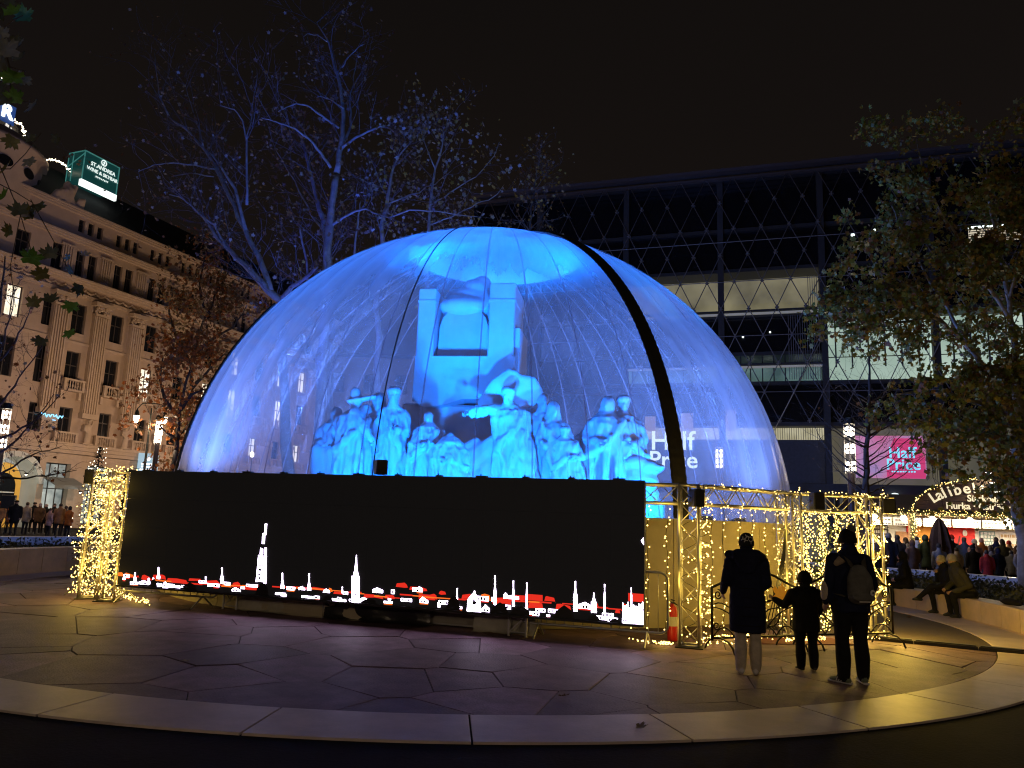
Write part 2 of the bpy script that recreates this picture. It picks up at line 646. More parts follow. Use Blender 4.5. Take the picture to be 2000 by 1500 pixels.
# ------------------------------------------------------------------ figures (people and statues)
def seg_d(P, a, b):
    ab = b - a
    t = np.clip(((P - a) @ ab) / max(ab @ ab, 1e-9), 0, 1)
    return np.linalg.norm(P - (a + t[:, None] * ab), axis=1)

class Fig:
    """tapered limbs fused into one skin; each limb carries a material tag"""
    def __init__(s):
        s.mb = MB()
        s.seg = []
        s.extra = MB()
        s.hem = None
    def limb(s, tag_, pts, rad, side=(1, 0, 0), n=12, knobs=True):
        s.mb.tube(pts, rad, n=n, side=side)
        R = rad if isinstance(rad, (list, tuple)) else [rad] * len(pts)
        R = [r if isinstance(r, (list, tuple)) else (r, r) for r in R]
        for p, r in (zip(pts, R) if knobs else ()):
            k = min(r)
            s.mb.ell(p, (r[0] * 0.97, r[1] * 0.97, k * 0.9), 10, 6)
        for i in range(len(pts) - 1):
            s.seg.append((tag_, np.array(pts[i], float), np.array(pts[i + 1], float), (R[i][0] + R[i][1] + R[i + 1][0] + R[i + 1][1]) / 4))
    def ell(s, tag_, c, r, M=None):
        s.mb.ell(c, r, 14, 10, M=M)
        c = np.array(c, float)
        s.seg.append((tag_, c, c + 1e-4, sum(r) / 3))
    def hand(s, wrist, d, palm_n, size=0.18, mi=2, curl=0.6, thumb_side=1):
        """palm, four unequal bent fingers and a thumb off the palm's side"""
        w = Vector(wrist)
        d = Vector(d).normalized()
        nrm = Vector(palm_n)
        nrm = (nrm - d * nrm.dot(d)).normalized()
        lat = d.cross(nrm).normalized() * thumb_side
        k = size / 0.18
        E = s.extra
        E.tube([w - d * 0.02 * k, w + d * 0.03 * k, w + d * 0.085 * k], [(0.026 * k, 0.018 * k), (0.037 * k, 0.017 * k), (0.038 * k, 0.013 * k)], n=10, side=lat, mi=mi)
        for i, (o, L) in enumerate(((0.028, 0.072), (0.0095, 0.082), (-0.0095, 0.076), (-0.027, 0.058))):
            p = w + d * 0.075 * k + lat * o * k
            pts = [p]
            dd = d.copy()
            for q, fr in enumerate((0.45, 0.32, 0.23)):
                ang = curl * (0.5 + 0.35 * q)
                dd = (dd * cos(ang) + nrm * sin(ang)).normalized()
                p = p + dd * L * fr * k
                pts.append(p)
            E.tube(pts, [0.0092 * k, 0.0088 * k, 0.008 * k, 0.006 * k], n=6, mi=mi)
        p = w + d * 0.025 * k + lat * 0.03 * k
        t1 = (d * 0.6 + lat * 0.8 + nrm * 0.25).normalized()
        t2 = (d * 0.9 + lat * 0.25 + nrm * 0.4).normalized()
        E.tube([p, p + t1 * 0.035 * k, p + t1 * 0.035 * k + t2 * 0.03 * k], [0.0125 * k, 0.0105 * k, 0.0075 * k], n=6, mi=mi)
    def mesh(s, mats, voxel, smooth=2):
        r = remesh(s.mb, voxel, smooth)
        n = len(r.vertices)
        V = np.zeros(n * 3)
        r.vertices.foreach_get('co', V)
        V = V.reshape(-1, 3)
        C_ = np.zeros(len(r.polygons) * 3)
        r.polygons.foreach_get('center', C_)
        C_ = C_.reshape(-1, 3)
        best = np.full(len(C_), 1e9)
        ti = np.zeros(len(C_), int)
        for (t, a, b, rr) in s.seg:
            d = seg_d(C_, a, b) - rr
            if t == 0 and s.hem is not None:
                d = np.where(C_[:, 2] < s.hem, 1e6, d)
            k = d < best
            best[k] = d[k]
            ti[k] = t
        out_ = MB()
        out_.v = [tuple(v) for v in V]
        out_.f = [tuple(p.vertices) for p in r.polygons]
        out_.m = [int(t) for t in ti]
        bpy.data.meshes.remove(r)
        if s.extra.v:
            out_.add(s.extra.v, s.extra.f)
            out_.m[-len(s.extra.f):] = s.extra.m
        return out_.mesh('body', mats, smooth=True)

COAT, TROU, SKIN, SHOE, HAIR = range(5)
def head_prims(F, c, s=1.0, tilt=0.0, hair=True, yaw=0.0):
    """head facing -y: skull, jaw, nose, ears; c = centre of the head"""
    c = Vector(c)
    R = Matrix.Rotation(yaw, 3, 'Z') @ Matrix.Rotation(tilt, 3, 'X')
    def P(x, y, z):
        return c + R @ Vector((x * s, y * s, z * s))
    F.ell(SKIN, P(0, 0.0, 0.02), (0.076 * s, 0.094 * s, 0.105 * s), M=R)
    F.ell(SKIN, P(0, -0.03, -0.055), (0.056 * s, 0.062 * s, 0.062 * s), M=R)
    F.limb(SKIN, [P(0, -0.088, 0.02), P(0, -0.108, -0.018)], [0.011 * s, 0.016 * s], n=8)
    F.limb(SKIN, [P(-0.02, -0.084, -0.058), P(0.02, -0.084, -0.058)], [0.012 * s, 0.012 * s], side=(0, 0, 1), n=8)
    for q in (-1, 1):
        F.ell(SKIN, P(q * 0.079, 0.008, 0.0), (0.012 * s, 0.022 * s, 0.032 * s), M=R)
    return P

def eyes_mesh(parent, P, s=1.0):
    q = MB()
    for k in (-1, 1):
        q.ell(P(k * 0.031, -0.083, 0.012), (0.012 * s, 0.009 * s, 0.008 * s), 8, 6)
        q.tube([P(k * 0.016, -0.092, 0.034), P(k * 0.05, -0.084, 0.036)], 0.005 * s, n=5)
    q.tube([P(-0.024, -0.094, -0.056), P(0, -0.098, -0.058), P(0.024, -0.094, -0.056)], 0.004 * s, n=5)
    q.build('face_features', mat('dark_features', (0.03, 0.015, 0.01), 0.5), parent)

def hat_mesh(P, s, kind, m, m2=None):
    q = MB()
    c = P(0, 0.006, 0.045)
    if kind in ('beanie', 'pompom', 'cap', 'flat'):
        prof = [(0.098, -0.045), (0.104, -0.04), (0.105, 0.0), (0.1, 0.005), (0.097, 0.03), (0.078, 0.075), (0.045, 0.1), (0.012, 0.108), (0.001, 0.108)]
        if kind == 'flat':
            prof = [(0.096, -0.02), (0.112, -0.005), (0.115, 0.025), (0.09, 0.06), (0.04, 0.075), (0.001, 0.076)]
        q.lathe([(r * s * 0.98, z * s) for r, z in prof], 18, c)
        if kind in ('beanie', 'pompom'):
            q.lathe([(0.098 * s, -0.055 * s), (0.106 * s, -0.05 * s), (0.107 * s, 0.0), (0.1 * s, 0.008 * s)], 18, c)
        q.v = [tuple(c + Vector(((v[0] - c.x) * 0.9, (v[1] - c.y) * 1.08, v[2] - c.z))) for v in q.v]
        if kind in ('cap', 'flat'):
            q.tube([P(0, -0.09, 0.045), P(0, -0.135, 0.036), P(0, -0.16, 0.026)], [(0.07 * s, 0.01 * s), (0.062 * s, 0.009 * s), (0.035 * s, 0.006 * s)], n=10, side=(1, 0, 0))
        if kind == 'pompom':
            pc = P(-0.03, 0.05, 0.15)
            rg = random.Random(4)
            for k in range(60):
                d = Vector((rg.gauss(0, 1), rg.gauss(0, 1), rg.gauss(0, 1))).normalized()
                q.tube([pc + d * 0.02 * s, pc + d * 0.05 * s], [0.012 * s, 0.009 * s], n=4, mi=1)
    elif kind == 'hair':
        q.ell(P(0, 0.018, 0.04), (0.087 * s, 0.1 * s, 0.1 * s), 14, 10)
    elif kind == 'longhair':
        q.ell(P(0, 0.018, 0.04), (0.088 * s, 0.1 * s, 0.1 * s), 14, 10)
        q.tube([P(0, 0.05, 0.04), P(0, 0.075, -0.06), P(0, 0.08, -0.2)], [(0.085 * s, 0.05 * s), (0.09 * s, 0.045 * s), (0.08 * s, 0.025 * s)], n=12, side=(1, 0, 0))
    elif kind == 'hood':
        q.ell(P(0, 0.025, 0.02), (0.105 * s, 0.115 * s, 0.135 * s), 14, 10)
    return q

def person(label, loc, rotz=0.0, Hm=1.72, coat=None, trou=None, skin=None, shoe=None, hat=('hair', None), pose='stand', hem=0.72, arms=None, legs=None,
           voxel=0.02, group=None, build_=1.0, face=False, tilt=0.0, yaw=0.0, lean=(0, 0), hands=True, name='person', hatmat2=None, wide=1.0, head_s=1.0, taper=1.0, waist=1.0, drop=0.0):
    """a clothed figure facing -y before rotz; hem = height of the coat's hem as drawn at 1.75 m"""
    s = Hm / 1.75
    root = thing(name, label, 'person', loc, rotz, group)
    F = Fig()
    V = lambda x, y, z: (x * s, y * s, z * s)
    lx, ly = lean
    b = build_
    dz = 0.0
    if pose == 'sit':
        dz = -0.43
    hipz, shz = 0.93 + dz, 1.44 + dz
    # trunk
    F.limb(COAT, [V(0, 0, hipz - 0.03), V(lx * 0.35, ly * 0.35, hipz + 0.17), V(lx * 0.8, ly * 0.8, shz - 0.12), V(lx, ly, shz + 0.02)],
           [(0.178 * b * waist * s, 0.13 * b * s), (0.172 * b * waist * s, 0.128 * b * s), (0.197 * b * s, 0.13 * b * s), (0.135 * b * s, 0.095 * b * s)], n=16)
    F.limb(COAT, [V(lx - 0.19 * b, ly, shz - 0.015), V(lx + 0.19 * b, ly, shz - 0.015)], [0.062 * b * s, 0.062 * b * s], side=(0, 0, 1))
    F.limb(COAT, [V(lx, ly + 0.01, shz), V(lx * 1.05, ly * 1.05 + 0.018, shz + 0.1)], [(0.12 * s, 0.11 * s), (0.094 * s, 0.1 * s)])
    F.limb(SKIN, [V(lx, ly, shz + 0.03), V(lx * 1.1, ly * 1.1 - 0.01, shz + 0.14)], [0.06 * s, 0.057 * s])
    # legs
    if legs is None:
        if pose == 'stand':
            legs = [[(q * 0.095, 0, hipz), (q * 0.1, -0.015, 0.5), (q * 0.105, 0.015, 0.08), (q * 0.12, -0.13, 0.035)] for q in (-1, 1)]
        else:
            legs = [[(q * 0.1, 0, hipz), (q * 0.13, -0.43, hipz + 0.02), (q * 0.13, -0.4, 0.08), (q * 0.14, -0.55, 0.035)] for q in (-1, 1)]
    for L in legs:
        h, k, a, t = [Vector(V(*p)) for p in L]
        F.limb(TROU, [h, (h + k) / 2, k], [0.1 * s * wide, 0.088 * s * wide, 0.068 * s * wide])
        F.limb(TROU, [k, (k + a) / 2 + Vector((0, 0.012 * s, 0)), a], [0.066 * s * wide, 0.063 * s * wide * taper, 0.052 * s * wide * taper])
        d = (t - a)
        d.z = 0
        dn = d.normalized()
        heel = a - dn * 0.055 * s
        F.limb(SHOE, [Vector((heel.x, heel.y, a.z - 0.04 * s)), Vector((a.x, a.y, a.z - 0.03 * s)) + dn * 0.06 * s, Vector((t.x, t.y, a.z - 0.048 * s))],
               [(0.042 * s, 0.042 * s), (0.047 * s, 0.042 * s), (0.04 * s, 0.026 * s)], side=dn.cross(Vector((0, 0, 1))))
    # coat skirt
    if pose == 'stand':
        F.hem = hem * s - 0.012
    if pose == 'stand' and hem < 0.9:
        F.limb(COAT, [V(0, 0, 0.98), V(0, 0, (0.98 + hem) / 2), V(0, 0, hem)], [(0.182 * b * waist * s, 0.138 * b * s), (0.186 * b * waist * s, 0.148 * b * s), (0.186 * b * waist * s, 0.152 * b * s)], n=18, knobs=False)
    # arms
    if arms is None:
        arms = [[(q * 0.265, 0.03, shz - 0.29), (q * 0.25, -0.06, shz - 0.52)] for q in (-1, 1)] if pose == 'stand' else \
               [[(q * 0.26, -0.05, shz - 0.27), (q * 0.12, -0.27, shz - 0.36)] for q in (-1, 1)]
    for q, A in zip((-1, 1), arms):
        sh = Vector(V(lx + q * 0.185 * b, ly, shz - 0.02))
        e, w = Vector(V(*A[0])), Vector(V(*A[1]))
        F.limb(COAT, [sh, (sh + e) / 2, e], [0.067 * b * s, 0.06 * b * s, 0.053 * b * s])
        F.limb(COAT, [e, (e + w) / 2, w], [0.054 * b * s, 0.05 * b * s, 0.042 * b * s])
        if hands:
            F.hand(w + (w - e).normalized() * 0.01, w - e, Vector((-q, 0, 0.0)) + Vector((0, -0.3, 0)), 0.18 * s, mi=SKIN, thumb_side=q)
        else:
            F.ell(SKIN, w + (w - e).normalized() * 0.05 * s, (0.036 * s, 0.036 * s, 0.055 * s))
    hc = V(lx * 1.15, ly * 1.2 - 0.015, shz + 0.2 + 0.06 * (head_s - 1) - drop)
    s0, s = s, s * head_s
    P = head_prims(F, hc, s, tilt, yaw=yaw)
    me = F.mesh([coat, trou, skin, shoe, hat[1] or skin], voxel)
    link('body', me, root)
    if hat[0]:
        q = hat_mesh(P, s, hat[0], hat[1])
        nm = 'hat' if hat[0] in ('beanie', 'pompom', 'cap', 'flat') else ('hood' if hat[0] == 'hood' else 'hair')
        q.build(nm, [hat[1], hatmat2 or hat[1]], root, smooth=True)
    if face:
        eyes_mesh(root, P, s)
    return root, P, s

# ------------------------------------------------------------------ dome
def film_mat(name, base, edge, col, streak=1.6, rough=0.16, opaque=False):
    m = bpy.data.materials.new(name)
    m.use_nodes = True
    t = m.node_tree
    t.nodes.clear()
    N = t.nodes.new
    L = t.links.new
    o = N('ShaderNodeOutputMaterial')
    tr = N('ShaderNodeBsdfTransparent')
    tr.inputs[0].default_value = (0.93, 0.95, 1.0, 1)
    di = N('ShaderNodeBsdfDiffuse')
    di.inputs[0].default_value = (*col, 1)
    tl = N('ShaderNodeBsdfTranslucent')
    tl.inputs[0].default_value = (*col, 1)
    gl = N('ShaderNodeBsdfGlossy')
    gl.inputs['Roughness'].default_value = rough
    gl.inputs['Color'].default_value = (0.9, 0.92, 1, 1)
    mx = N('ShaderNodeMixShader')
    mx.inputs[0].default_value = 0.5
    L(di.outputs[0], mx.inputs[1])
    L(tl.outputs[0], mx.inputs[2])
    mg = N('ShaderNodeMixShader')
    mg.inputs[0].default_value = 0.2
    L(mx.outputs[0], mg.inputs[1])
    L(gl.outputs[0], mg.inputs[2])
    # dust and creases run along the meridians
    tc = N('ShaderNodeTexCoord')
    sx = N('ShaderNodeSeparateXYZ')
    L(tc.outputs['Object'], sx.inputs[0])
    at = N('ShaderNodeMath'); at.operation = 'ARCTAN2'
    L(sx.outputs[0], at.inputs[0]); L(sx.outputs[1], at.inputs[1])
    cb = N('ShaderNodeCombineXYZ')
    m1 = N('ShaderNodeMath'); m1.operation = 'MULTIPLY'; m1.inputs[1].default_value = 26
    L(at.outputs[0], m1.inputs[0])
    m2 = N('ShaderNodeMath'); m2.operation = 'MULTIPLY'; m2.inputs[1].default_value = 0.9
    L(sx.outputs[2], m2.inputs[0])
    L(m1.outputs[0], cb.inputs[0]); L(m2.outputs[0], cb.inputs[1])
    n1 = N('ShaderNodeTexNoise'); n1.inputs['Scale'].default_value = 1.1; n1.inputs['Detail'].default_value = 7; n1.inputs['Roughness'].default_value = 0.7
    L(cb.outputs[0], n1.inputs['Vector'])
    bp = N('ShaderNodeBump'); bp.inputs['Strength'].default_value = 0.35 * streak; bp.inputs['Distance'].default_value = 0.08
    L(n1.outputs[0], bp.inputs['Height'])
    L(bp.outputs[0], gl.inputs['Normal'])
    n2 = N('ShaderNodeTexNoise'); n2.inputs['Scale'].default_value = 0.55; n2.inputs['Detail'].default_value = 8; n2.inputs['Roughness'].default_value = 0.62
    L(tc.outputs['Object'], n2.inputs['Vector'])
    lw = N('ShaderNodeLayerWeight'); lw.inputs['Blend'].default_value = 0.5
    pw = N('ShaderNodeMath'); pw.operation = 'POWER'; pw.inputs[1].default_value = 2.2
    L(lw.outputs['Facing'], pw.inputs[0])
    mr = N('ShaderNodeMapRange'); mr.inputs[3].default_value = base; mr.inputs[4].default_value = edge
    L(pw.outputs[0], mr.inputs[0])
    ml = N('ShaderNodeMapRange'); ml.inputs[1].default_value = 0.3; ml.inputs[2].default_value = 0.7; ml.inputs[3].default_value = 0.78; ml.inputs[4].default_value = 1.24
    mm = N('ShaderNodeMath'); mm.operation = 'MULTIPLY'
    av = N('ShaderNodeMath'); av.operation = 'ADD'
    L(n1.outputs[0], av.inputs[0]); L(n2.outputs[0], av.inputs[1])
    hv = N('ShaderNodeMath'); hv.operation = 'MULTIPLY'; hv.inputs[1].default_value = 0.5
    L(av.outputs[0], hv.inputs[0]); L(hv.outputs[0], ml.inputs[0])
    L(mr.outputs[0], mm.inputs[0]); L(ml.outputs[0], mm.inputs[1])
    mm.use_clamp = True
    fin = N('ShaderNodeMixShader')
    if opaque:
        fin.inputs[0].default_value = base
    else:
        L(mm.outputs[0], fin.inputs[0])
    L(tr.outputs[0], fin.inputs[1])
    L(mg.outputs[0], fin.inputs[2])
    L(fin.outputs[0], o.inputs[0])
    return m
M_film = film_mat('dome_film', 0.185, 0.78, (0.8, 0.82, 0.9))
M_cap = film_mat('cap_fabric', 0.96, 0.97, (0.8, 0.82, 0.9), opaque=True)
M_seam = film_mat('seam_film', 0.3, 0.6, (0.85, 0.87, 0.95))
dome = thing('inflatable_dome', 'huge clear inflatable dome glowing blue over a white monument', 'dome', (DC.x, DC.y, DC.z))
NG, CAPP = 48, radians(17.5)
def dpt(az, pol, r=DR):
    return (r * sin(pol) * sin(az), -r * sin(pol) * cos(az), r * cos(pol))
q = MB()
nz, npl = 288, 40
P1 = radians(88.2)
for j in range(npl + 1):
    po = CAPP + (P1 - CAPP) * j / npl
    for i in range(nz):
        az = 2 * pi * i / nz
        k = abs(sin(az * NG / 2)) ** 0.8
        q.v.append(dpt(az, po, DR - 0.035 + 0.05 * k * sin(po)))
for j in range(npl):
    for i in range(nz):
        i2 = (i + 1) % nz
        q.f.append((j * nz + i, (j + 1) * nz + i, (j + 1) * nz + i2, j * nz + i2))
        q.m.append(0)
q.build('film', M_film, dome, smooth=True)
q = MB()
for j in range(9):
    po = CAPP * j / 8 if j else 0.0
    for i in range(96):
        q.v.append(dpt(2 * pi * i / 96, po + (0.012 if j == 8 else 0.0001), DR + 0.02))
for j in range(8):
    for i in range(96):
        i2 = (i + 1) % 96
        q.f.append((j * 96 + i, (j + 1) * 96 + i, (j + 1) * 96 + i2, j * 96 + i2))
        q.m.append(0)
q.build('roof_cap', M_cap, dome, smooth=True)
seam_me = None
for i in range(NG):
    if seam_me is None:
        q = MB()
        q.tube([dpt(0, CAPP + (P1 - CAPP) * j / 30, DR + 0.004) for j in range(31)], [(0.016, 0.005)] * 31, n=6, side=(1, 0, 0))
        seam_me = q.mesh('seam', M_seam, True)
    link('seam', seam_me, dome, rot=(0, 0, 2 * pi * i / NG))
M_band = mat('black_band', (0.012, 0.011, 0.011), 0.7, var=0.3, vscale=5, bump=0.3)
def strap(name, az, p0, p1, w, th, n, rib, m, label=None):
    q = MB()
    pts, rad = [], []
    for j in range(n + 1):
        po = p0 + (p1 - p0) * j / n
        k = 1 + rib * (1 if j % 2 else -1)
        pts.append(dpt(az, po, DR + 0.035))
        rad.append((w * k, th * k))
    q.tube(pts, rad, n=10, side=(cos(az), sin(az), 0))
    o = q.build(name, m, dome, smooth=False)
    if label:
        o['label'] = label
strap('strap', radians(28.6), radians(14), radians(88), 0.185, 0.045, 120, 0.035, M_band, 'broad ribbed black strap')
strap('strap', radians(-12.9), radians(17), radians(88), 0.011, 0.011, 40, 0, M_band, 'thin black cable')
strap('strap', radians(-59), radians(50), radians(88), 0.07, 0.03, 60, 0.12, M_band, 'narrow dark knotted strap')
M_skirt = mat('beige_skirt', (0.46, 0.4, 0.29), 0.6, var=0.16, vscale=1.3, bump=0.12, bscale=12, rnd=0.05)
for k in range(40):
    a0 = 2 * pi * k / 40 + 0.001
    a1 = 2 * pi * (k + 1) / 40 - 0.001
    P = [((DR + 0.08) * cos(a0 + (a1 - a0) * i / 4), (DR + 0.08) * sin(a0 + (a1 - a0) * i / 4)) for i in range(5)]
    P += [((DR - 0.02) * cos(a1 - (a1 - a0) * i / 4), (DR - 0.02) * sin(a1 - (a1 - a0) * i / 4)) for i in range(5)]
    q = MB()
    q.prism(P, -DC.z - 0.045, 0.27)
    q.build('skirt_panel', M_skirt, dome)

# ------------------------------------------------------------------ monument
M_marble = mat('white_marble', (0.72, 0.72, 0.74), 0.55, var=0.1, vscale=3, bump=0.25, bscale=14)
MY = 19.7
mon = thing('stone_monument', 'tall white stone monument with carved figures inside the dome', 'monument', (0, MY, 0))
def mp(px, py, Y=19.0):
    p = aty(px, py, Y)
    return Vector((p.x, Y - MY, p.z))
q = MB()
q.bevbox((-5.2, -1.5, -0.05), (4.2, 4.0, 1.5), 0.05)
q.bevbox((-4.7, -1.2, 1.5), (3.75, 3.6, 2.35), 0.05)
q.build('plinth', M_marble, mon)
q = MB()
q.bevbox((-2.9, 0.5, 2.3), (0.9, 2.9, 4.7), 0.06)
for k in range(5):
    x = -2.65 + k * 0.085
    q.tube([(x, 0.48, 2.6), (x, 0.48, 3.7)], 0.03, n=8)
q.build('pedestal', M_marble, mon)
Mb = Matrix.Translation((-1.22, 0.45, 0)) @ Matrix.Rotation(radians(-9), 4, 'Z')
q = MB()
def bb(a, b, c=0.03):
    q.bevbox(a, b, c, M=Mb)
# lower block with a curved underside, then two cheeks around the niche
und = [(-1.33, 4.72), (-1.0, 4.55), (-0.5, 4.62), (0.0, 4.78), (0.6, 4.8), (1.28, 4.6), (1.34, 4.75), (1.34, 5.92), (-1.31, 5.92)]
v0 = [Mb @ Vector((x, -0.45, z)) for x, z in und]
v1 = [Mb @ Vector((x, 1.2, z)) for x, z in und]
n = len(und)
q.add(v0 + v1, [tuple(range(n)), tuple(range(2 * n - 1, n - 1, -1))] + [((i + 1) % n, i, n + i, n + (i + 1) % n) for i in range(n)])
bb((-1.31, -0.45, 5.92), (-0.84, 1.2, 7.78))
bb((0.62, -0.45, 5.92), (1.31, 1.2, 7.9))
bb((-1.325, -0.47, 7.4), (-0.825, 1.22, 7.46), 0.015)
bb((0.605, -0.47, 7.4), (1.325, 1.22, 7.47), 0.015)
bb((1.3, -0.3, 5.0), (1.45, 1.2, 6.75), 0.04)
q.build('block', M_marble, mon)
q = MB()
bell = [(-0.82, 6.0), (0.6, 6.0), (0.57, 6.2), (0.55, 6.8), (0.47, 7.05), (0.34, 7.22), (-0.55, 7.22), (-0.69, 7.05), (-0.77, 6.8), (-0.79, 6.2)]
v0 = [Mb @ Vector((x, -0.12, z)) for x, z in bell]
v1 = [Mb @ Vector((x, 1.1, z)) for x, z in bell]
n = len(bell)
q.add(v0 + v1, [tuple(range(n)), tuple(range(2 * n - 1, n - 1, -1))] + [((i + 1) % n, i, n + i, n + (i + 1) % n) for i in range(n)])
q.build('niche_back', M_marble, mon)
F = Fig()
for (c, r) in (((-0.12, 0.05, 7.4), (0.74, 0.45, 0.3)), ((-0.05, 0.2, 7.65), (0.6, 0.4, 0.34)), ((0.1, 0.3, 7.95), (0.42, 0.4, 0.3)), ((0.25, 0.35, 8.15), (0.25, 0.3, 0.2)), ((-0.4, 0.3, 7.75), (0.35, 0.35, 0.22)), ((0.22, 0.35, 7.85), (0.3, 0.35, 0.28)), ((-0.55, 0.2, 7.3), (0.28, 0.35, 0.14)), ((0.5, 0.3, 7.4), (0.22, 0.3, 0.3))):
    F.ell(0, Mb @ Vector(c), r)
for k in range(9):
    x = -0.6 + k * 0.13
    F.limb(0, [Mb @ Vector((x, -0.2, 7.25)), Mb @ Vector((x + 0.15, -0.12, 7.5)), Mb @ Vector((x * 0.5 + 0.2, 0.05, 7.85))], [0.05, 0.06, 0.05])
link('draped_lap', F.mesh([M_marble], 0.045, 3), mon)

def robe(cx, cy, z0, h, w, lean=0.0, head=True, hatk=None, arms=None, folds=9, headoff=(0, 0), wtop=None, label=None, dep=0.75, turn=0.0, hs=1.2):
    """a draped statue figure; h to the crown of the head"""
    F = Fig()
    k = h / 1.75
    wt = wtop or w * 0.92
    sh = z0 + 1.4 * k
    F.limb(0, [(cx, cy, z0), (cx + lean * 0.3, cy, z0 + 0.5 * k), (cx + lean * 0.7, cy, z0 + 1.0 * k), (cx + lean * 0.95, cy, sh - 0.12 * k), (cx + lean, cy, sh)],
           [(w, w * dep), (w * 0.92, w * dep * 0.9), (w * 0.8, w * 0.64), (wt * 0.95, w * 0.6), (wt * 0.62, w * 0.42)], n=16)
    F.limb(0, [(cx + lean - wt * 0.68, cy, sh - 0.07 * k), (cx + lean + wt * 0.68, cy, sh - 0.07 * k)], [0.1 * k, 0.1 * k], side=(0, 0, 1))
    rg = random.Random(int(cx * 100) + 900)
    for i in range(folds):
        a = -pi / 2 + (i - folds / 2 + 0.5) * 2.8 / folds + rg.uniform(-0.12, 0.12)
        x0, y0 = cx + w * 1.0 * cos(a), cy + w * dep * sin(a)
        x1, y1 = cx + lean * 0.6 + w * 0.78 * cos(a + rg.uniform(-0.3, 0.3)), cy + w * 0.58 * sin(a)
        zt = z0 + rg.uniform(0.75, 1.1) * k
        F.limb(0, [(x0, y0, z0), ((x0 + x1) / 2 + rg.uniform(-0.05, 0.05), (y0 + y1) / 2 - 0.02, z0 + 0.5 * k), (x1, y1, zt)], [0.07 * k, 0.058 * k, 0.03 * k], n=8)
    # a cloak's edge slung across the body
    sg = rg.choice((-1, 1))
    F.limb(0, [(cx + lean + sg * wt * 0.7, cy - w * 0.3, sh - 0.05 * k), (cx + lean * 0.8, cy - w * 0.66, sh - 0.42 * k), (cx + lean * 0.5 - sg * w * 0.7, cy - w * 0.5, z0 + 0.72 * k)], [0.06 * k, 0.085 * k, 0.07 * k])
    if head:
        hx, hy = cx + lean * 1.1 + headoff[0], cy - 0.06 + headoff[1]
        q_ = k * hs
        hz_ = sh + 0.225 * k
        F.limb(0, [(cx + lean, cy, sh - 0.02 * k), (hx, hy, sh + 0.14 * k)], [0.1 * q_, 0.075 * q_])
        head_prims(F, (hx, hy, hz_), q_, yaw=turn)
        F.ell(0, (hx, hy + 0.03 * q_, hz_ + 0.04 * q_), (0.092 * q_, 0.1 * q_, 0.1 * q_))
        if hatk == 'hat':
            F.limb(0, [(hx, hy, hz_ + 0.03 * q_), (hx - 0.02, hy, hz_ + 0.2 * q_)], [(0.11 * q_, 0.11 * q_), (0.085 * q_, 0.085 * q_)])
            F.limb(0, [(hx - 0.12 * q_, hy, hz_ + 0.03 * q_), (hx + 0.3 * q_, hy - 0.05, hz_ + 0.12 * q_)], [(0.03 * q_, 0.14 * q_), (0.035 * q_, 0.11 * q_)], side=(0, 0, 1))
        if hatk == 'cap':
            F.ell(0, (hx, hy + 0.01, hz_ + 0.075 * q_), (0.11 * q_, 0.13 * q_, 0.075 * q_))
        if hatk == 'veil':
            F.ell(0, (hx, hy + 0.035 * q_, hz_ + 0.01 * q_), (0.112 * q_, 0.11 * q_, 0.15 * q_))
            F.limb(0, [(hx, hy + 0.06 * q_, hz_ - 0.05 * q_), (cx + lean, cy + 0.08, sh - 0.15 * k)], [(0.13 * q_, 0.09 * q_), (0.22 * k, 0.12 * k)])
    if arms is None:
        arms = []
        for sd in (-1, 1):
            ex, ez = cx + lean * 0.8 + sd * wt * 1.0, sh - 0.38 * k
            if rg.random() < 0.5:
                arms.append([(cx + lean + sd * wt * 0.72, cy, sh - 0.08 * k), (ex, cy - 0.08 * k, ez), (cx + lean * 0.7 + sd * wt * 0.35, cy - w * 0.75, sh - 0.45 * k + rg.uniform(-0.06, 0.14) * k)])
            else:
                arms.append([(cx + lean + sd * wt * 0.72, cy, sh - 0.08 * k), (ex, cy - 0.04 * k, ez), (cx + lean * 0.5 + sd * wt * 0.95, cy - 0.2 * k, sh - 0.68 * k)])
    for A in arms:
        F.limb(0, A, [0.1 * k, 0.085 * k, 0.062 * k][:len(A)])
        a, b_ = Vector(A[-2]), Vector(A[-1])
        F.hand(b_, b_ - a, (0, -1, 0.2), 0.19 * k, mi=0)
    me = F.mesh([M_marble], 0.032, 1)
    from mathutils import noise
    nv = [(v.co.copy(), v.normal.copy()) for v in me.vertices]
    co = []
    for c, nn in nv:            # chiselled, mostly upright folds
        f = 0.2 if c.z > sh + 0.02 else 1.0
        d_ = noise.noise((c.x * 6.5, c.y * 6.5, c.z * 1.3)) * 0.085 + noise.noise((c.x * 13, c.y * 13, c.z * 5)) * 0.04
        co.extend(c + nn * (d_ * f))
    me.vertices.foreach_set('co', co)
    me.update()
    o = link('statue_figure', me, mon)
    o['label'] = label
    return F
def fx(px, py, Y=18.7):
    return mp(px, py, Y)
def stat(px_head, py_top, px_foot, w, Y=18.7, z0=2.3, **kw):
    a = mp(px_head, py_top, Y)
    b_ = mp(px_foot, 925, Y)
    return robe(b_.x, Y - MY, z0, (a.z - z0) * 0.955, w * 1.14, lean=(a.x - b_.x) / 1.12, **kw)
stat(697, 769, 690, 0.5, hatk='hat', label='bearded stone man in a broad hat', arms=[((-3.8, -1.25, 4.2), (-3.5, -1.5, 3.8), (-3.3, -1.6, 3.5))])
stat(658, 793, 662, 0.42, Y=19.1, label='stone figure behind the man in a hat', hatk='veil')
stat(742, 764, 722, 0.42, Y=18.9, label='stone woman leaning down with a raised arm', arms=[((-3.55, -1.0, 4.3), (-3.85, -1.2, 3.9), (-3.95, -1.3, 3.6))], hatk='veil')
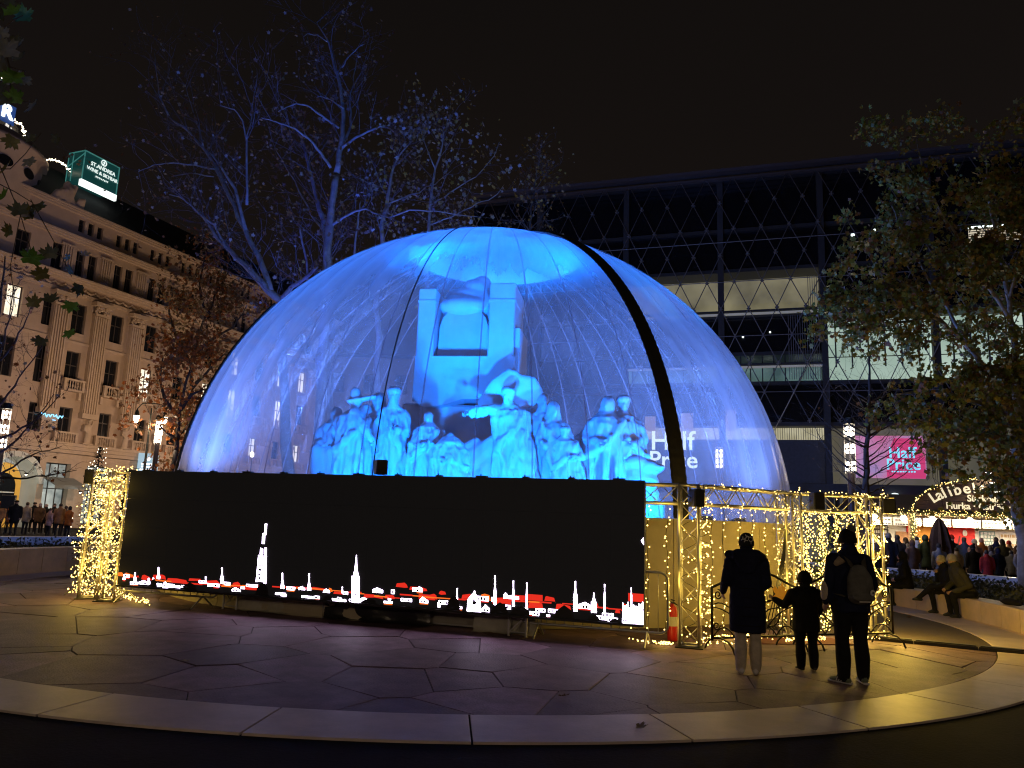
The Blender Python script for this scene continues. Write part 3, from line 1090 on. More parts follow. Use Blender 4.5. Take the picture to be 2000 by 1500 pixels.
stat(771, 752, 766, 0.34, Y=18.6, label='slender stone youth with tousled hair', hatk='cap')
stat(838, 800, 836, 0.5, Y=18.5, label='small stone figure crouching before the pedestal', wtop=0.35)
stat(880, 842, 884, 0.55, Y=18.2, label='seated stone figure at the centre', wtop=0.4)
stat(993, 752, 1012, 0.5, Y=18.4, hatk='cap', turn=-0.5, label='stone man in a cap with one arm stretched out', arms=[((-0.3, -1.35, 4.35), (-0.62, -1.55, 4.3), (-0.95, -1.6, 4.2))])
stat(1060, 762, 1058, 0.36, Y=18.8, label='stone figure looking over a shoulder', turn=0.4)
stat(1081, 781, 1088, 0.34, Y=18.5, label='stone woman in a headscarf', hatk='veil', turn=0.5)
stat(1103, 830, 1110, 0.36, Y=18.2, label='stone child pressed between the grown figures', hatk='cap')
stat(1188, 771, 1176, 0.56, Y=18.5, hatk='veil', turn=-0.6, label='hooded stone figure bowing its head', wtop=0.5)
stat(1217, 768, 1222, 0.56, Y=18.8, label='tall stone figure in a wide cloak', wtop=0.42, hatk='cap')
stat(1135, 828, 1140, 0.45, Y=19.0, label='stone figure seen from the back', head=False, wtop=0.4)
F = Fig()
rg = random.Random(40)
for (px_, py_, r, Y_) in ((650, 880, .5, 18.9), (712, 860, .42, 18.9), (735, 890, .5, 18.8), (775, 890, .45, 18.8), (810, 900, .5, 18.6), (858, 880, .45, 18.5), (905, 895, .5, 18.4), (940, 900, .5, 18.6), (1045, 870, .5, 18.9), (1075, 880, .5, 18.7), (1120, 880, .5, 18.7), (1150, 870, .5, 18.8), (1200, 860, .6, 18.9), (1235, 890, .5, 18.8)):
    c = mp(px_, py_, Y_)
    for j in range(5):
        x = c.x + rg.uniform(-r, r) * 0.8
        F.limb(0, [(x + rg.uniform(-0.2, 0.2), c.y + rg.uniform(-0.1, 0.2), 2.3), (x, c.y, c.z), (x + rg.uniform(-0.15, 0.15), c.y + 0.1, c.z + rg.uniform(0.1, 0.4))], [r * 0.5, r * 0.4, r * 0.16])
o = link('carved_drapery', F.mesh([M_marble], 0.045, 1), mon)
# cloth behind the man, coat tails, and the rock at the end
F = Fig()
for a, b_, c in (((935, 792), (970, 755), (1002, 728)), ((960, 800), (1000, 770), (1030, 745)), ((990, 800), (1030, 780), (1048, 762)), ((1005, 735), (1035, 748), (1052, 772)), ((938, 795), (985, 785), (1045, 780))):
    F.limb(0, [mp(*a, 18.75), mp(*b_, 18.75), mp(*c, 18.75)], [(0.09, 0.09), (0.22, 0.1), (0.17, 0.09)], side=(0.4, 0, 1))
link('stone_flag', F.mesh([M_marble], 0.04, 3), mon)
F = Fig()
for a, b_ in (((985, 850), (900, 930)), ((975, 850), (870, 930)), ((960, 870), (940, 935)), ((930, 860), (850, 925)), ((990, 880), (985, 935))):
    F.limb(0, [mp(*a, 18.5), mp((a[0] + b_[0]) / 2, (a[1] + b_[1]) / 2, 18.4), mp(*b_, 18.3)], [(0.1, 0.12), (0.2, 0.18), (0.3, 0.22)])
link('stone_drapery', F.mesh([M_marble], 0.045, 3), mon)
F = Fig()
rg = random.Random(12)
for (px, py, r) in ((1235, 905, 0.45), (1262, 912, 0.35), (1280, 915, 0.22), (1200, 915, 0.4), (1255, 940, 0.4), (1262, 965, 0.33), (1290, 913, 0.1), (1225, 960, 0.5)):
    F.ell(0, mp(px, py, 18.6), (r, 0.4, r * 0.55))
F.limb(0, [mp(1240, 935, 18.6), mp(1250, 1040, 18.6)], [(0.5, 0.45), (0.55, 0.5)])
link('rock', F.mesh([M_marble], 0.05, 2), mon)
# lights in and around the dome; some are added for film and cap
M_fix = mat('fixture_black', (0.015, 0.015, 0.016), 0.5)
M_lensb = mat('lens_blue', (0.1, 0.1, 0.1), 0.3, emit=(0.05, 0.35, 1), estr=12, sampled=False)
M_lensw = mat('lens_white', (0.1, 0.1, 0.1), 0.3, emit=(1, 0.95, 0.85), estr=9, sampled=False)
BLUE = (0.0, 0.185, 1.0)
VIO = (0.14, 0.3, 1.0)
VIO2 = (0.03, 0.075, 1.0)
def flood(label, loc, target, energy, col, spot, size=0.12, lens=None, group='blue floodlights inside the dome'):
    f = thing('floodlight', label, 'floodlight', loc, 0, group)
    d = (Vector(target) - Vector(loc))
    R = d.to_track_quat('-Z', 'Y').to_matrix().to_4x4()
    q = MB()
    q.bevbox((-0.16, -0.12, -0.02), (0.16, 0.12, 0.16), 0.02, M=R)
    for k in range(6):
        q.box((-0.15, -0.1 + k * 0.035, 0.161), (0.15, -0.09 + k * 0.035, 0.2), M=R)
    q.build('housing', M_fix, f)
    q = MB()
    q.add([R @ Vector(v) for v in ((-0.13, -0.09, -0.024), (0.13, -0.09, -0.024), (0.13, 0.09, -0.024), (-0.13, 0.09, -0.024))], [(3, 2, 1, 0)])
    q.build('lens', lens or M_lensb, f)
    q = MB()
    q.tube([(-0.18, 0, -0.3), (-0.18, 0, 0.05)], 0.015)
    q.tube([(0.18, 0, -0.3), (0.18, 0, 0.05)], 0.015)
    q.tube([(-0.18, 0, -0.3), (0.18, 0, -0.3)], 0.015)
    q.tube([(0, 0, -0.3), (0, 0, -loc[2])], 0.02)
    q.build('bracket', M_fix, f)
    lamp('floodlight_beam', 'SPOT', R @ Vector((0, 0, -0.06)), energy, col, f, size, None, spot).rotation_euler = d.to_track_quat('-Z', 'Y').to_euler()
    return f
flood('blue floodlight low inside the dome, on the side of the light-covered truss', (-3.6, 15.5, 1.7), (-1.6, 20, 5.6), 2300, BLUE, 110)
flood('blue floodlight low inside the dome behind the middle of the screen', (0.2, 14.6, 1.7), (-0.9, 20, 6.6), 2900, BLUE, 110)
flood('blue floodlight low inside the dome beside the broad black strap', (3.9, 16.2, 1.7), (0.8, 20, 5.0), 2800, BLUE, 110)
flood('added narrow blue floodlight aimed at the cap of the dome', (-0.9, 14.2, 1.7), (-0.7, 20.9, 9.2), 7000, (0.0, 0.18, 1.0), 44)  # added, unseen lamp that brightens the cap
flood('added narrow blue floodlight behind the monument aimed at the cap of the dome', (-0.8, 26.0, 1.9), (-0.6, 20.9, 9.3), 12500, (0.0, 0.2, 1.0), 43)  # added from behind so that the whole cap lights up
flood('added violet-blue floodlight on the plinth behind the monument turned to the facade side', (-3.2, 22.6, 2.75), (-7.0, 25.5, 5.5), 3000, VIO, 150)  # unseen lamp, added to light the back film into haze
flood('added violet-blue floodlight on the plinth behind the monument turned away from the square', (-0.4, 23.1, 2.75), (-0.4, 28.0, 5.0), 3800, VIO, 150)  # unseen, added to lay haze on the rear film
flood('added violet-blue floodlight on the plinth behind the monument turned to the stall side', (2.6, 22.6, 2.75), (6.2, 25.0, 5.5), 4200, VIO, 150)  # unseen, added for haze on the stall side of the film
flood('added narrow cyan floodlight grazing the film beside the broad black strap', (3.86, 15.35, 1.9), (2.95, 16.75, 7.2), 1500, (0.0, 0.4, 1.0), 15)  # added, unseen lamp that draws a bright streak on the film
flood('added narrow cyan floodlight grazing the film midway between strap and dome edge', (4.9, 16.6, 1.9), (4.0, 18.0, 7.1), 1300, (0.0, 0.4, 1.0), 14)  # added, unseen lamp for a second streak
flood('added narrow cyan floodlight grazing the film on the facade side of the thin cable', (-2.4, 13.75, 1.9), (-1.9, 15.4, 7.0), 450, (0.0, 0.35, 1.0), 11)  # added, unseen lamp for a faint streak by the cable
flood('added violet-blue floodlight at the front of the dome near the light-covered towers', (-5.2, 16.3, 1.9), (-6.4, 15.2, 9), 1500, VIO, 130)  # unseen lamp, added to tint the front film lavender
flood('added violet-blue floodlight at the front of the dome near the long beam', (4.1, 16.5, 1.9), (5.2, 15.4, 9), 950, VIO, 130)  # unseen, added for the same lavender tint on the other front side
flood('violet floodlight on the paving beside the dome under the wide forked tree', (-9.3, 25.2, 0.35), (-11.0, 33.5, 16.5), 4800, VIO2, 50)
flood('violet floodlight on the paving beside the dome under the tallest tree', (-8.7, 26.4, 0.35), (-7.2, 32, 17), 7000, VIO2, 44)
flood('violet floodlight on the paving behind the dome under the low-branched tree', (-5.0, 29.2, 0.35), (-3.6, 31, 16), 2600, VIO2, 44)
# ------------------------------------------------------------------ LED screen
SBL, SBR = Vector((-7.01, 14.36, 0)), Vector((2.01, 11.39, 0))
sdir = (SBR - SBL).normalized()
SW = (SBR - SBL).length
scr = thing('led_screen', 'long black LED wall showing a glowing white and red town skyline', 'screen', SBL, atan2(sdir.y, sdir.x))
SZ0, SZ1 = 0.34, 2.39
M_led = mat('led_face', (0.016, 0.0155, 0.0155), 0.6, var=0.15, vscale=40, spec=0.2, emit=(1.0, 0.93, 0.95), estr=0.0035, sampled=False)
M_frame = mat('screen_frame', (0.012, 0.012, 0.013), 0.5)
npan = 19
pw = SW / npan
for r in range(4):
    for k in range(npan):
        q = MB()
        h = (SZ1 - SZ0) / 4
        q.box((k * pw + 0.001, 0, SZ0 + r * h + 0.001), ((k + 1) * pw - 0.001, 0.08, SZ0 + (r + 1) * h - 0.001))
        q.build('led_panel', M_led, scr)
q = MB()
q.box((0, 0.09, SZ0), (SW, 0.13, SZ1 - 0.02))
for k in range(npan + 1):
    x = min(max(k * pw, 0.03), SW - 0.03)
    q.box((x - 0.02, 0.13, 0.3), (x + 0.02, 0.2, SZ1 - 0.05))
q.build('back_frame', M_frame, scr)
q = MB()
q.box((0.0, -0.035, SZ0 - 0.035), (SW, 0.08, SZ0 - 0.003))
q.build('added_shade_lip', M_frame, scr)  # added ledge that keeps the picture's light off the paving just below
for k in range(13):
    q = MB()
    w = 0.05 if k % 3 else 0.09
    q.bevbox((-w, 0.0, 0), (w, 0.1, 0.025), 0.006)
    q.tube([(-0.02, 0.05, 0.02), (-0.02, 0.05, 0.05)], 0.012)
    q.build('clamp', M_frame, scr, loc=(0.35 + k * 0.73, 0, SZ1))

# the picture on the wall: its own lit shapes
E_white = mat('led_white', (0.02, 0.02, 0.02), 0.5, emit=(0.86, 0.7, 1.0), estr=14)
E_red = mat('led_red', (0.02, 0.02, 0.02), 0.5, emit=(0.9, 0.03, 0.015), estr=0.9)
E_orange = mat('led_orange', (0.02, 0.02, 0.02), 0.5, emit=(1.0, 0.17, 0.02), estr=1.1)
E_dark = mat('led_dark', (0.006, 0.006, 0.006), 0.5)
sinv = scr.matrix_basis.inverted() if False else Matrix.Rotation(-atan2(sdir.y, sdir.x), 4, 'Z') @ Matrix.Translation(-SBL)
snorm = Vector((sdir.y, -sdir.x, 0))
def sp_(px, py):
    """where a sight line meets the wall, in the wall's own coordinates"""
    d = ray(px, py)
    o = Vector((0, 0, H))
    t = (SBL - o).dot(snorm) / d.dot(snorm)
    p = sinv @ (o + d * t)
    return p.x, p.z
pic = {k: MB() for k in ('w', 'r', 'o', 'd')}
LAY = {'r': -0.003, 'o': -0.0045, 'w': -0.006, 'd': -0.0075}
def shape(kind, pts):
    poly = []
    for (px, py) in pts:
        x, z = sp_(px, py)
        poly.append((min(max(x, 0.004), SW - 0.004), max(z, SZ0 + 0.002)))
    y = LAY[kind]
    pic[kind].add([(x, y, z) for x, z in poly], [tuple(range(len(poly)))])
def rect(kind, x0, y0, x1, y1, sl=0.075):
    dx = (x1 - x0) * sl
    shape(kind, [(x0, y1), (x1, y1 + dx), (x1, y0 + dx), (x0, y0)])
def base(px):
    """pixel height of the wall's lower edge"""
    return 1140 + (px - 228) * 0.0775
def spire(px, ytip, w, ybody, bw=None, belf=True):
    b_ = base(px) - 2
    w *= 0.7
    bw = (bw or w) * 0.75
    shape('w', [(px - w, ybody), (px + w, ybody), (px + w * 0.35, ytip + (ybody - ytip) * 0.55), (px + 1, ytip), (px - 1, ytip), (px - w * 0.35, ytip + (ybody - ytip) * 0.55)])
    if belf:
        rect('w', px - bw, ybody + 1, px + bw, b_ - 14)
        if bw > 2.5:
            rect('d', px - bw * 0.4, ybody + 6, px - bw * 0.05, ybody + 11)
            rect('d', px + bw * 0.2, ybody + 6, px + bw * 0.55, ybody + 11)
rg = random.Random(21)
# red and orange roofs: long irregular strips
x = 229
while x < 1257:
    w = rg.uniform(8, 40)
    x1 = min(x + w, 1257)
    top = base(x) - rg.uniform(14, 26) - (x > 760) * rg.uniform(4, 22)
    if not (505 < x < 530) and rg.random() < 0.86:
        kd = 'o' if (rg.random() < 0.3 and x < 700) or rg.random() < 0.12 else 'r'
        h = rg.uniform(3, 8) + (x > 900) * 4
        sk = (x1 - x) * 0.075
        m = x + (x1 - x) * rg.uniform(0.2, 0.8)
        shape(kd, [(x, top + h), (m, top + h + sk * 0.5 + rg.uniform(-2, 2)), (x1, top + h + sk), (x1 - 2, top + sk + rg.uniform(-1, 2)), (m, top + sk * 0.5 - rg.uniform(0, 3)), (x + 2, top)])
    x = x1 + rg.uniform(0, 4)
# a thin, nearly unbroken line of far roofs
x = 229
while x < 1250:
    x1 = x + rg.uniform(10, 26)
    if rg.random() < 0.9 and not (505 < x < 524):
        y = base(x) - 17 - (x > 760) * 9 - 4 * sin(x * 0.013)
        rect('o' if rg.random() < 0.4 else 'r', x, y, x1, y + rg.uniform(1.6, 3.2))
    x = x1
# white house fronts, broken by windows
x = 240
while x < 1254:
    w = rg.uniform(5, 24)
    x1 = min(x + w, 1256)
    b_ = base(x) - 1
    hh = rg.uniform(3, 6.5) + (x > 760) * rg.uniform(0, 4)
    lift = rg.choice((0, 0, 2, 8, 13 + (x > 700) * 8, 15 + (x > 700) * 14))
    if rg.random() < 0.85 and not (505 < x < 526 and lift):
        rect('w', x, b_ - lift - hh, x1, b_ - lift)
        nwin = int((x1 - x) / 6.0)
        if rg.random() < 0.2:
            m = x + (x1 - x) * rg.uniform(0.35, 0.65)
            shape('w', [(x, b_ - lift - hh), (x1, b_ - lift - hh + (x1 - x) * 0.075), (m, b_ - lift - hh - rg.uniform(3, 7))])
        for k in range(nwin):
            xx = x + 1.5 + k * 6.0
            if rg.random() < 0.8:
                rect('d', xx, b_ - lift - hh * rg.uniform(0.7, 0.9) + (xx - x) * 0.075, xx + rg.uniform(2.8, 4.2), b_ - lift - hh * 0.18 + (xx - x) * 0.075)
        if rg.random() < 0.3:
            rect(rg.choice('or'), x, b_ - lift + 0.5, x1, b_ - lift + 3)
        if rg.random() < 0.5:
            rect('d', x, b_ - lift - hh * 0.2, x1, b_ - lift - hh * 0.1)
    x = x1 + (rg.uniform(0.5, 4) if rg.random() < 0.6 else -(x1 - x) * 0.5)
# dark foreground trees and gables
for (px, w, h) in ((300, 8, 16), (370, 14, 14), (512, 13, 26), (640, 10, 10), (720, 16, 10), (885, 14, 30), (975, 18, 22), (1015, 20, 18), (1100, 20, 26), (1160, 12, 12), (1200, 10, 8)):
    b_ = base(px)
    shape('d', [(px - w, b_), (px + w, b_ + w * 0.15), (px + w * 0.8, b_ - h * 0.6), (px + w * 0.1, b_ - h), (px - w * 0.7, b_ - h * 0.55)])
for a in ((264, 1118, 4, 1136, 3), (291, 1130, 2, 1139, 2), (300, 1128, 2, 1140, 2), (310, 1108, 5, 1128, 4), (402, 1126, 3, 1138, 3), (434, 1109, 5, 1132, 4), (552, 1119, 4, 1142, 5), (604, 1120, 4, 1146, 5),
          (669, 1146, 2, 1154, 2), (893, 1149, 2, 1165, 2), (967, 1124, 4, 1160, 3), (1003, 1134, 3, 1160, 3), (1029, 1138, 2, 1158, 2), (1124, 1135, 4, 1160, 5), (1181, 1141, 2, 1162, 2), (1160, 1158, 5, 1174, 7), (1233, 1148, 1, 1160, 2), (927, 1154, 6, 1168, 9)):
    spire(*a)
# the tall church tower of many stages
shape('w', [(516, 1045), (518, 1023), (522, 1023), (520, 1045)])
shape('w', [(512, 1062), (513, 1042), (516, 1041), (518, 1048), (517, 1062)])
shape('w', [(508, 1082), (509, 1070), (514, 1072), (514, 1082)])
shape('w', [(503, 1104), (505, 1084), (514, 1084), (515, 1102)])
shape('w', [(500, 1136), (503, 1106), (513, 1105), (513, 1136)])
shape('w', [(514, 1140), (517, 1070), (521, 1070), (520, 1140)])
for a in ((505, 1110, 511, 1115), (504, 1120, 510, 1123), (506, 1126, 509, 1132), (507, 1090, 510, 1098), (515, 1086, 517, 1089)):
    rect('d', *a)
rect('r', 505, 1117, 511, 1119)
# the second tower
shape('w', [(690, 1124), (701, 1125), (698, 1112), (697, 1084), (696, 1084), (693, 1112)])
rect('w', 687, 1125, 702, 1178)
for a in ((687, 1139, 702, 1140), (688, 1147, 701, 1148)):
    rect('d', *a)
shape('d', [(690, 1174), (690, 1164), (694, 1158), (698, 1164), (698, 1175), (696, 1175), (696, 1165), (694, 1162), (692, 1165), (692, 1175)])
# gabled church and the long white hall at the end
shape('w', [(912, 1194), (914, 1170), (926, 1156), (938, 1172), (940, 1196)])
shape('d', [(922, 1180), (926, 1164), (930, 1181)])
rect('w', 1216, 1190, 1257, 1218)
for k in range(9):
    rect('d', 1219 + k * 4.2, 1194 + k * 0.3, 1220.6 + k * 4.2, 1199 + k * 0.3)
for k in range(16):
    x = 1216 + k * 2.6
    rect('w', x, 1180 + rg.uniform(-6, 6), x + 1.2, 1190)
rect('r', 1227, 1158, 1257, 1174)
rect('r', 1030, 1160, 1060, 1172)
rect('r', 818, 1160, 850, 1170)
rect('w', 639, 1168, 676, 1179)
shape('w', [(1252, 1056), (1257, 1050), (1257.5, 1064)])
shape('w', [(631, 1157), (633, 1152), (638, 1150), (643, 1153), (645, 1158)])
shape('w', [(318, 1150), (319, 1140), (323, 1136), (327, 1140), (328, 1150)])
for k, m_, nm in (('r', E_red, 'red'), ('o', E_orange, 'orange'), ('w', E_white, 'white'), ('d', E_dark, 'dark')):
    o = pic[k].build('skyline_picture', m_, scr)
    o['label'] = nm + ' shapes of the skyline picture'
    o['kind'] = 'stuff'

# ground supports, tarpaulins and case under the wall
M_alu = mat('aluminium', (0.6, 0.6, 0.6), 0.35, metal=0.9, var=0.1, vscale=8)
M_aluw = mat('pale_support', (0.5, 0.5, 0.52), 0.45, metal=0.3)
for i, px in enumerate((448, 1010)):
    p = atz(px, 1190 if i == 0 else 1243, 0)
    t = thing('screen_support', ['short braced support under the screen near the light-covered truss', 'short braced support under the screen near the crowd barrier'][i], 'support', (p.x, p.y, 0), atan2(sdir.y, sdir.x), 'supports under the LED screen')
    for a in (-0.14, 0.14):
        for b_ in (0.0, 0.26):
            q = MB()
            q.tube([(a, b_, 0), (a, b_, 0.36)], 0.02, n=8)
            q.build('leg', M_aluw, t)
    for (u, v) in (((-0.14, 0, 0.05), (0.14, 0, 0.32)), ((0.14, 0, 0.06), (-0.14, 0, 0.06)), ((0.14, 0, 0.05), (0.14, 0.26, 0.32)), ((-0.14, 0, 0.32), (-0.14, 0.26, 0.05)), ((-0.14, 0.26, 0.05), (0.14, 0.26, 0.32))):
        q = MB()
        q.tube([u, v], 0.011, n=6)
        q.build('brace', M_aluw, t)
def cloth(name, label, pts_top, drop, m, seed, lie=0.35, cat='tarpaulin'):
    rg = random.Random(seed)
    n = len(pts_top) * 6
    q = MB()
    rows_ = 7
    o = Vector(pts_top[0])
    for j in range(rows_):
        for i in range(n + 1):
            u = i / n * (len(pts_top) - 1)
            a = min(int(u), len(pts_top) - 2)
            p = Vector(pts_top[a]).lerp(Vector(pts_top[a + 1]), u - a)
            f = j / (rows_ - 1)
            z = max(p.z - drop * min(f * 1.3, 1), 0.012)
            off = 0.05 * sin(i * 0.9 + seed) * f + rg.uniform(-0.02, 0.02) - max(0, f - 0.75) * lie
            q.v.append((p.x + snorm.x * -off - o.x, p.y + snorm.y * -off - o.y, z + rg.uniform(0, 0.012) - 0))
    for j in range(rows_ - 1):
        for i in range(n):
            q.f.append((j * (n + 1) + i, (j + 1) * (n + 1) + i, (j + 1) * (n + 1) + i + 1, j * (n + 1) + i + 1))
            q.m.append(0)
    ob = q.build(name, m, None, True, loc=(o.x, o.y, 0))
    return tag(ob, label, cat)
def sw(u, d, z=0.34):
    p = SBL + sdir * u - snorm * d
    return (p.x, p.y, z)
M_tarpw = mat('pale_tarp', (0.42, 0.4, 0.34), 0.5, var=0.2, vscale=5, bump=0.3, bscale=9)
M_tarpb = mat('black_tarp', (0.02, 0.02, 0.022), 0.3, var=0.2, vscale=5, bump=0.5, bscale=9)
cloth('tarpaulin', 'pale tarpaulin drooping below the screen beside its first support', [sw(2.2, 0.5), sw(3.0, 0.45), sw(4.0, 0.5)], 0.34, M_tarpw, 2)
cloth('tarpaulin', 'shiny black tarpaulin hanging under the middle of the screen', [sw(4.05, 0.4), sw(5.0, 0.42), sw(6.0, 0.4)], 0.34, M_tarpb, 3)
cloth('tarpaulin', 'pale tarpaulin bunched under the screen before its second support', [sw(6.8, 0.3), sw(7.4, 0.35), sw(7.8, 0.3)], 0.34, M_tarpw, 4)
t = thing('flight_case', 'flat pale equipment case lying under the screen', 'case', sw(5.6, 0.55, 0), atan2(sdir.y, sdir.x))
q = MB(); q.bevbox((0, 0, 0.04), (1.15, 0.5, 0.24), 0.01); q.build('case_body', mat('case_grey', (0.3, 0.28, 0.26), 0.5, var=0.1), t)
for (a, b_) in (((-0.005, -0.006, 0.03), (1.155, 0.0, 0.055)), ((-0.005, -0.006, 0.225), (1.155, 0.0, 0.25)), ((-0.005, -0.006, 0.055), (0.02, 0.0, 0.225)), ((1.13, -0.006, 0.055), (1.155, 0.0, 0.225))):
    q = MB(); q.box(a, b_); q.build('edge_trim', M_alu, t)
# ------------------------------------------------------------------ trusses, fairy lights, barriers, fences
M_truss = mat('truss_metal', (0.62, 0.6, 0.55), 0.38, metal=0.75, var=0.15, vscale=9)
M_blk = mat('black_plastic', (0.012, 0.012, 0.013), 0.45, bump=0.2, bscale=200)
M_bulb = mat('fairy_bulb', (0.9, 0.8, 0.5), 0.3, emit=(1.0, 0.64, 0.17), estr=5.5, sampled=False)
M_bulbw = mat('fairy_bulb_pale', (0.9, 0.9, 0.9), 0.3, emit=(1.0, 0.85, 0.6), estr=6.0, sampled=False)
M_wire = mat('dark_wire', (0.015, 0.02, 0.012), 0.6)
WARM = (1.0, 0.64, 0.09)
_brace = {}
def tube_mesh(L, r, m, n=6):
    key = (round(L, 3), r, m.name, n)
    if key not in _brace:
        q = MB()
        q.tube([(0, 0, 0), (0, 0, L)], r, n=n)
        _brace[key] = q.mesh('bar', m, True)
    return _brace[key]
def bar(name, a, b_, r, m, parent, n=6):
    a, b_ = Vector(a), Vector(b_)
    d = b_ - a
    o = link(name, tube_mesh(d.length, r, m, n), parent, a)
    o.rotation_euler = d.to_track_quat('Z', 'Y').to_euler()
    return o
def box_truss(root, L, w, axis, cell=0.3, off=(0, 0, 0), sides=(0, 1, 2, 3)):
    """four chords and zigzag braces along axis 'z' or 'x', starting at off"""
    O = Vector(off)
    def T(a, b_, l):
        return O + (Vector((a, b_, l)) if axis == 'z' else Vector((l, a, b_)))
    h = w / 2
    cs = [(-h, -h), (h, -h), (h, h), (-h, h)]
    for c in cs:
        bar('chord', T(*c, 0), T(*c, L), 0.024, M_truss, root, 8)
    n = max(2, int(round(L / cell)))
    st = L / n
    for s_ in sides:
        a, b_ = cs[s_], cs[(s_ + 1) % 4]
        for k in range(n):
            p, q_ = (a, b_) if (k + s_) % 2 == 0 else (b_, a)
            bar('brace', T(*p, k * st), T(*q_, (k + 1) * st), 0.009, M_truss, root, 5)
        for l in (0.01, L - 0.01):
            bar('end_bar', T(*a, l), T(*b_, l), 0.016, M_truss, root, 6)
def tower(label, x, y, rot, h=2.37, w=0.28):
    t = thing('truss_tower', label, 'truss tower', (x, y, 0), rot, 'upright truss towers')
    q = MB(); q.bevbox((-w * 0.72, -w * 0.72, 0), (w * 0.72, w * 0.72, 0.02), 0.004); q.build('base_plate', M_blk, t)
    box_truss(t, h - 0.02, w, 'z', off=(0, 0, 0.02))
    return t
def beam(label, p0, p1, z, w=0.28, cell=0.29):
    p0, p1 = Vector(p0), Vector(p1)
    d = p1 - p0
    t = thing('truss_beam', label, 'truss beam', (p0.x, p0.y, z), atan2(d.y, d.x), 'horizontal truss beams')
    box_truss(t, d.length, w, 'x', cell)
    return t
T1, T2, T3 = (2.76, 11.78), (4.8, 13.25), (6.28, 13.5)
TA, TB = (-7.86, 15.0), (-7.32, 14.72)
sa = atan2(sdir.y, sdir.x)
a12 = atan2(T2[1] - T1[1], T2[0] - T1[0])
a23 = atan2(T3[1] - T2[1], T3[0] - T2[0])
tower('truss tower nearest the screen, lights hanging down one edge', *T1, sa)
tower('middle truss tower behind the fence between the woman and the child', *T2, a23)
tower('last truss tower by the man with the backpack', *T3, a23)
tower('light-covered truss tower standing farthest from the screen', *TA, radians(25))
tower('light-covered truss tower touching the end of the screen', *TB, radians(10))
beam('short truss beam between the screen and the first tower', (1.2, 12.28), (T1[0] - 0.14, T1[1] + 0.05), 2.22)
beam('long truss beam from the first tower towards the middle tower, icicle lights below', (T1[0] + 0.13, T1[1] + 0.1), (T2[0] - 0.14, T2[1] - 0.06), 2.22)
beam('truss beam over the dense light curtain', (T2[0] + 0.14, T2[1] + 0.02), (T3[0] - 0.14, T3[1] - 0.02), 2.22)
beam('short truss beam joining the two light-covered towers', (TA[0] + 0.12, TA[1] - 0.06), (TB[0] - 0.12, TB[1] + 0.06), 2.02)
beam('truss beam running from the light-covered towers behind the screen', (TB[0] + 0.15, TB[1] + 0.05), (TB[0] + 1.2, TB[1] - 0.25), 2.2)

def bulbs(q, p, r=0.0125, mi=1):
    q.octa(p, r, mi)
def strand(q, top, length, rg, sway=0.02, step=0.052, r=0.0125, mi=1, z_end=0.03, spread=0.022):
    x, y, z = top
    pts = []
    n = int(length / 0.1)
    for k in range(n + 1):
        pts.append((x + sway * sin(k * 0.9 + x * 7), y + sway * cos(k * 0.7 + x * 5), z - k * 0.1))
    q.tube(pts, 0.004, n=4, mi=0, caps=False)
    l = rg.uniform(0, 0.1)
    while l < length:
        if rg.random() < 0.86:
            k = min(int(l / 0.1), n - 1)
            f = l / 0.1 - k
            p = Vector(pts[k]).lerp(Vector(pts[k + 1]), min(f, 1))
            bulbs(q, p + Vector((rg.uniform(-spread, spread) * 1.6, rg.uniform(-spread, spread), rg.uniform(-0.015, 0.015))), r * rg.uniform(0.85, 1.2), mi)
        l += step * rg.uniform(0.6, 1.5)
def finish_string(t, q):
    w, b_ = MB(), MB()
    for f, m in zip(q.f, q.m):
        tgt = w if m == 0 else b_
        tgt.add([q.v[i] for i in f], [tuple(range(len(f)))])
    if w.f:
        w.build('wire', M_wire, t)
    o = b_.build('bulbs', M_bulbw if 2 in q.m and 1 not in q.m else M_bulb, t)
    o['kind'] = 'stuff'
rg = random.Random(31)
bd = Vector((T2[0] - T1[0], T2[1] - T1[1])).normalized()
LBL = ['hanging light string just beyond the screen edge', 'hanging light string above the crowd barrier plate', 'hanging light string beside the first tower over the fire extinguisher',
       'first hanging light string past the first tower', 'hanging light string left of the woman, above the fence arch', 'hanging light string right behind the woman', 'hanging light string between the woman and the maple leaf', 'hanging light string by the black cables of the middle tower', 'hanging light string against the middle tower']
SP = [(1.98, 12.08), (2.16, 12.02), (2.45, 11.94)] + [(T1[0] + bd.x * d, T1[1] + bd.y * d) for d in (0.5, 0.78, 1.2, 1.5, 1.85, 2.2)]
for lb, (x, y) in zip(LBL, SP):
    t = thing('light_string', lb, 'light string', (x, y, 0), 0, 'light strings hanging from the beams')
    q = MB()
    strand(q, (0, 0, 2.1), 2.0 - rg.uniform(0, 0.12), rg, step=0.06, spread=0.026)
    for k in range(rg.randint(4, 12)):
        bulbs(q, (rg.gauss(0, 0.07), rg.gauss(-0.03, 0.07), 0.02 + abs(rg.gauss(0, 0.015))))
    finish_string(t, q)
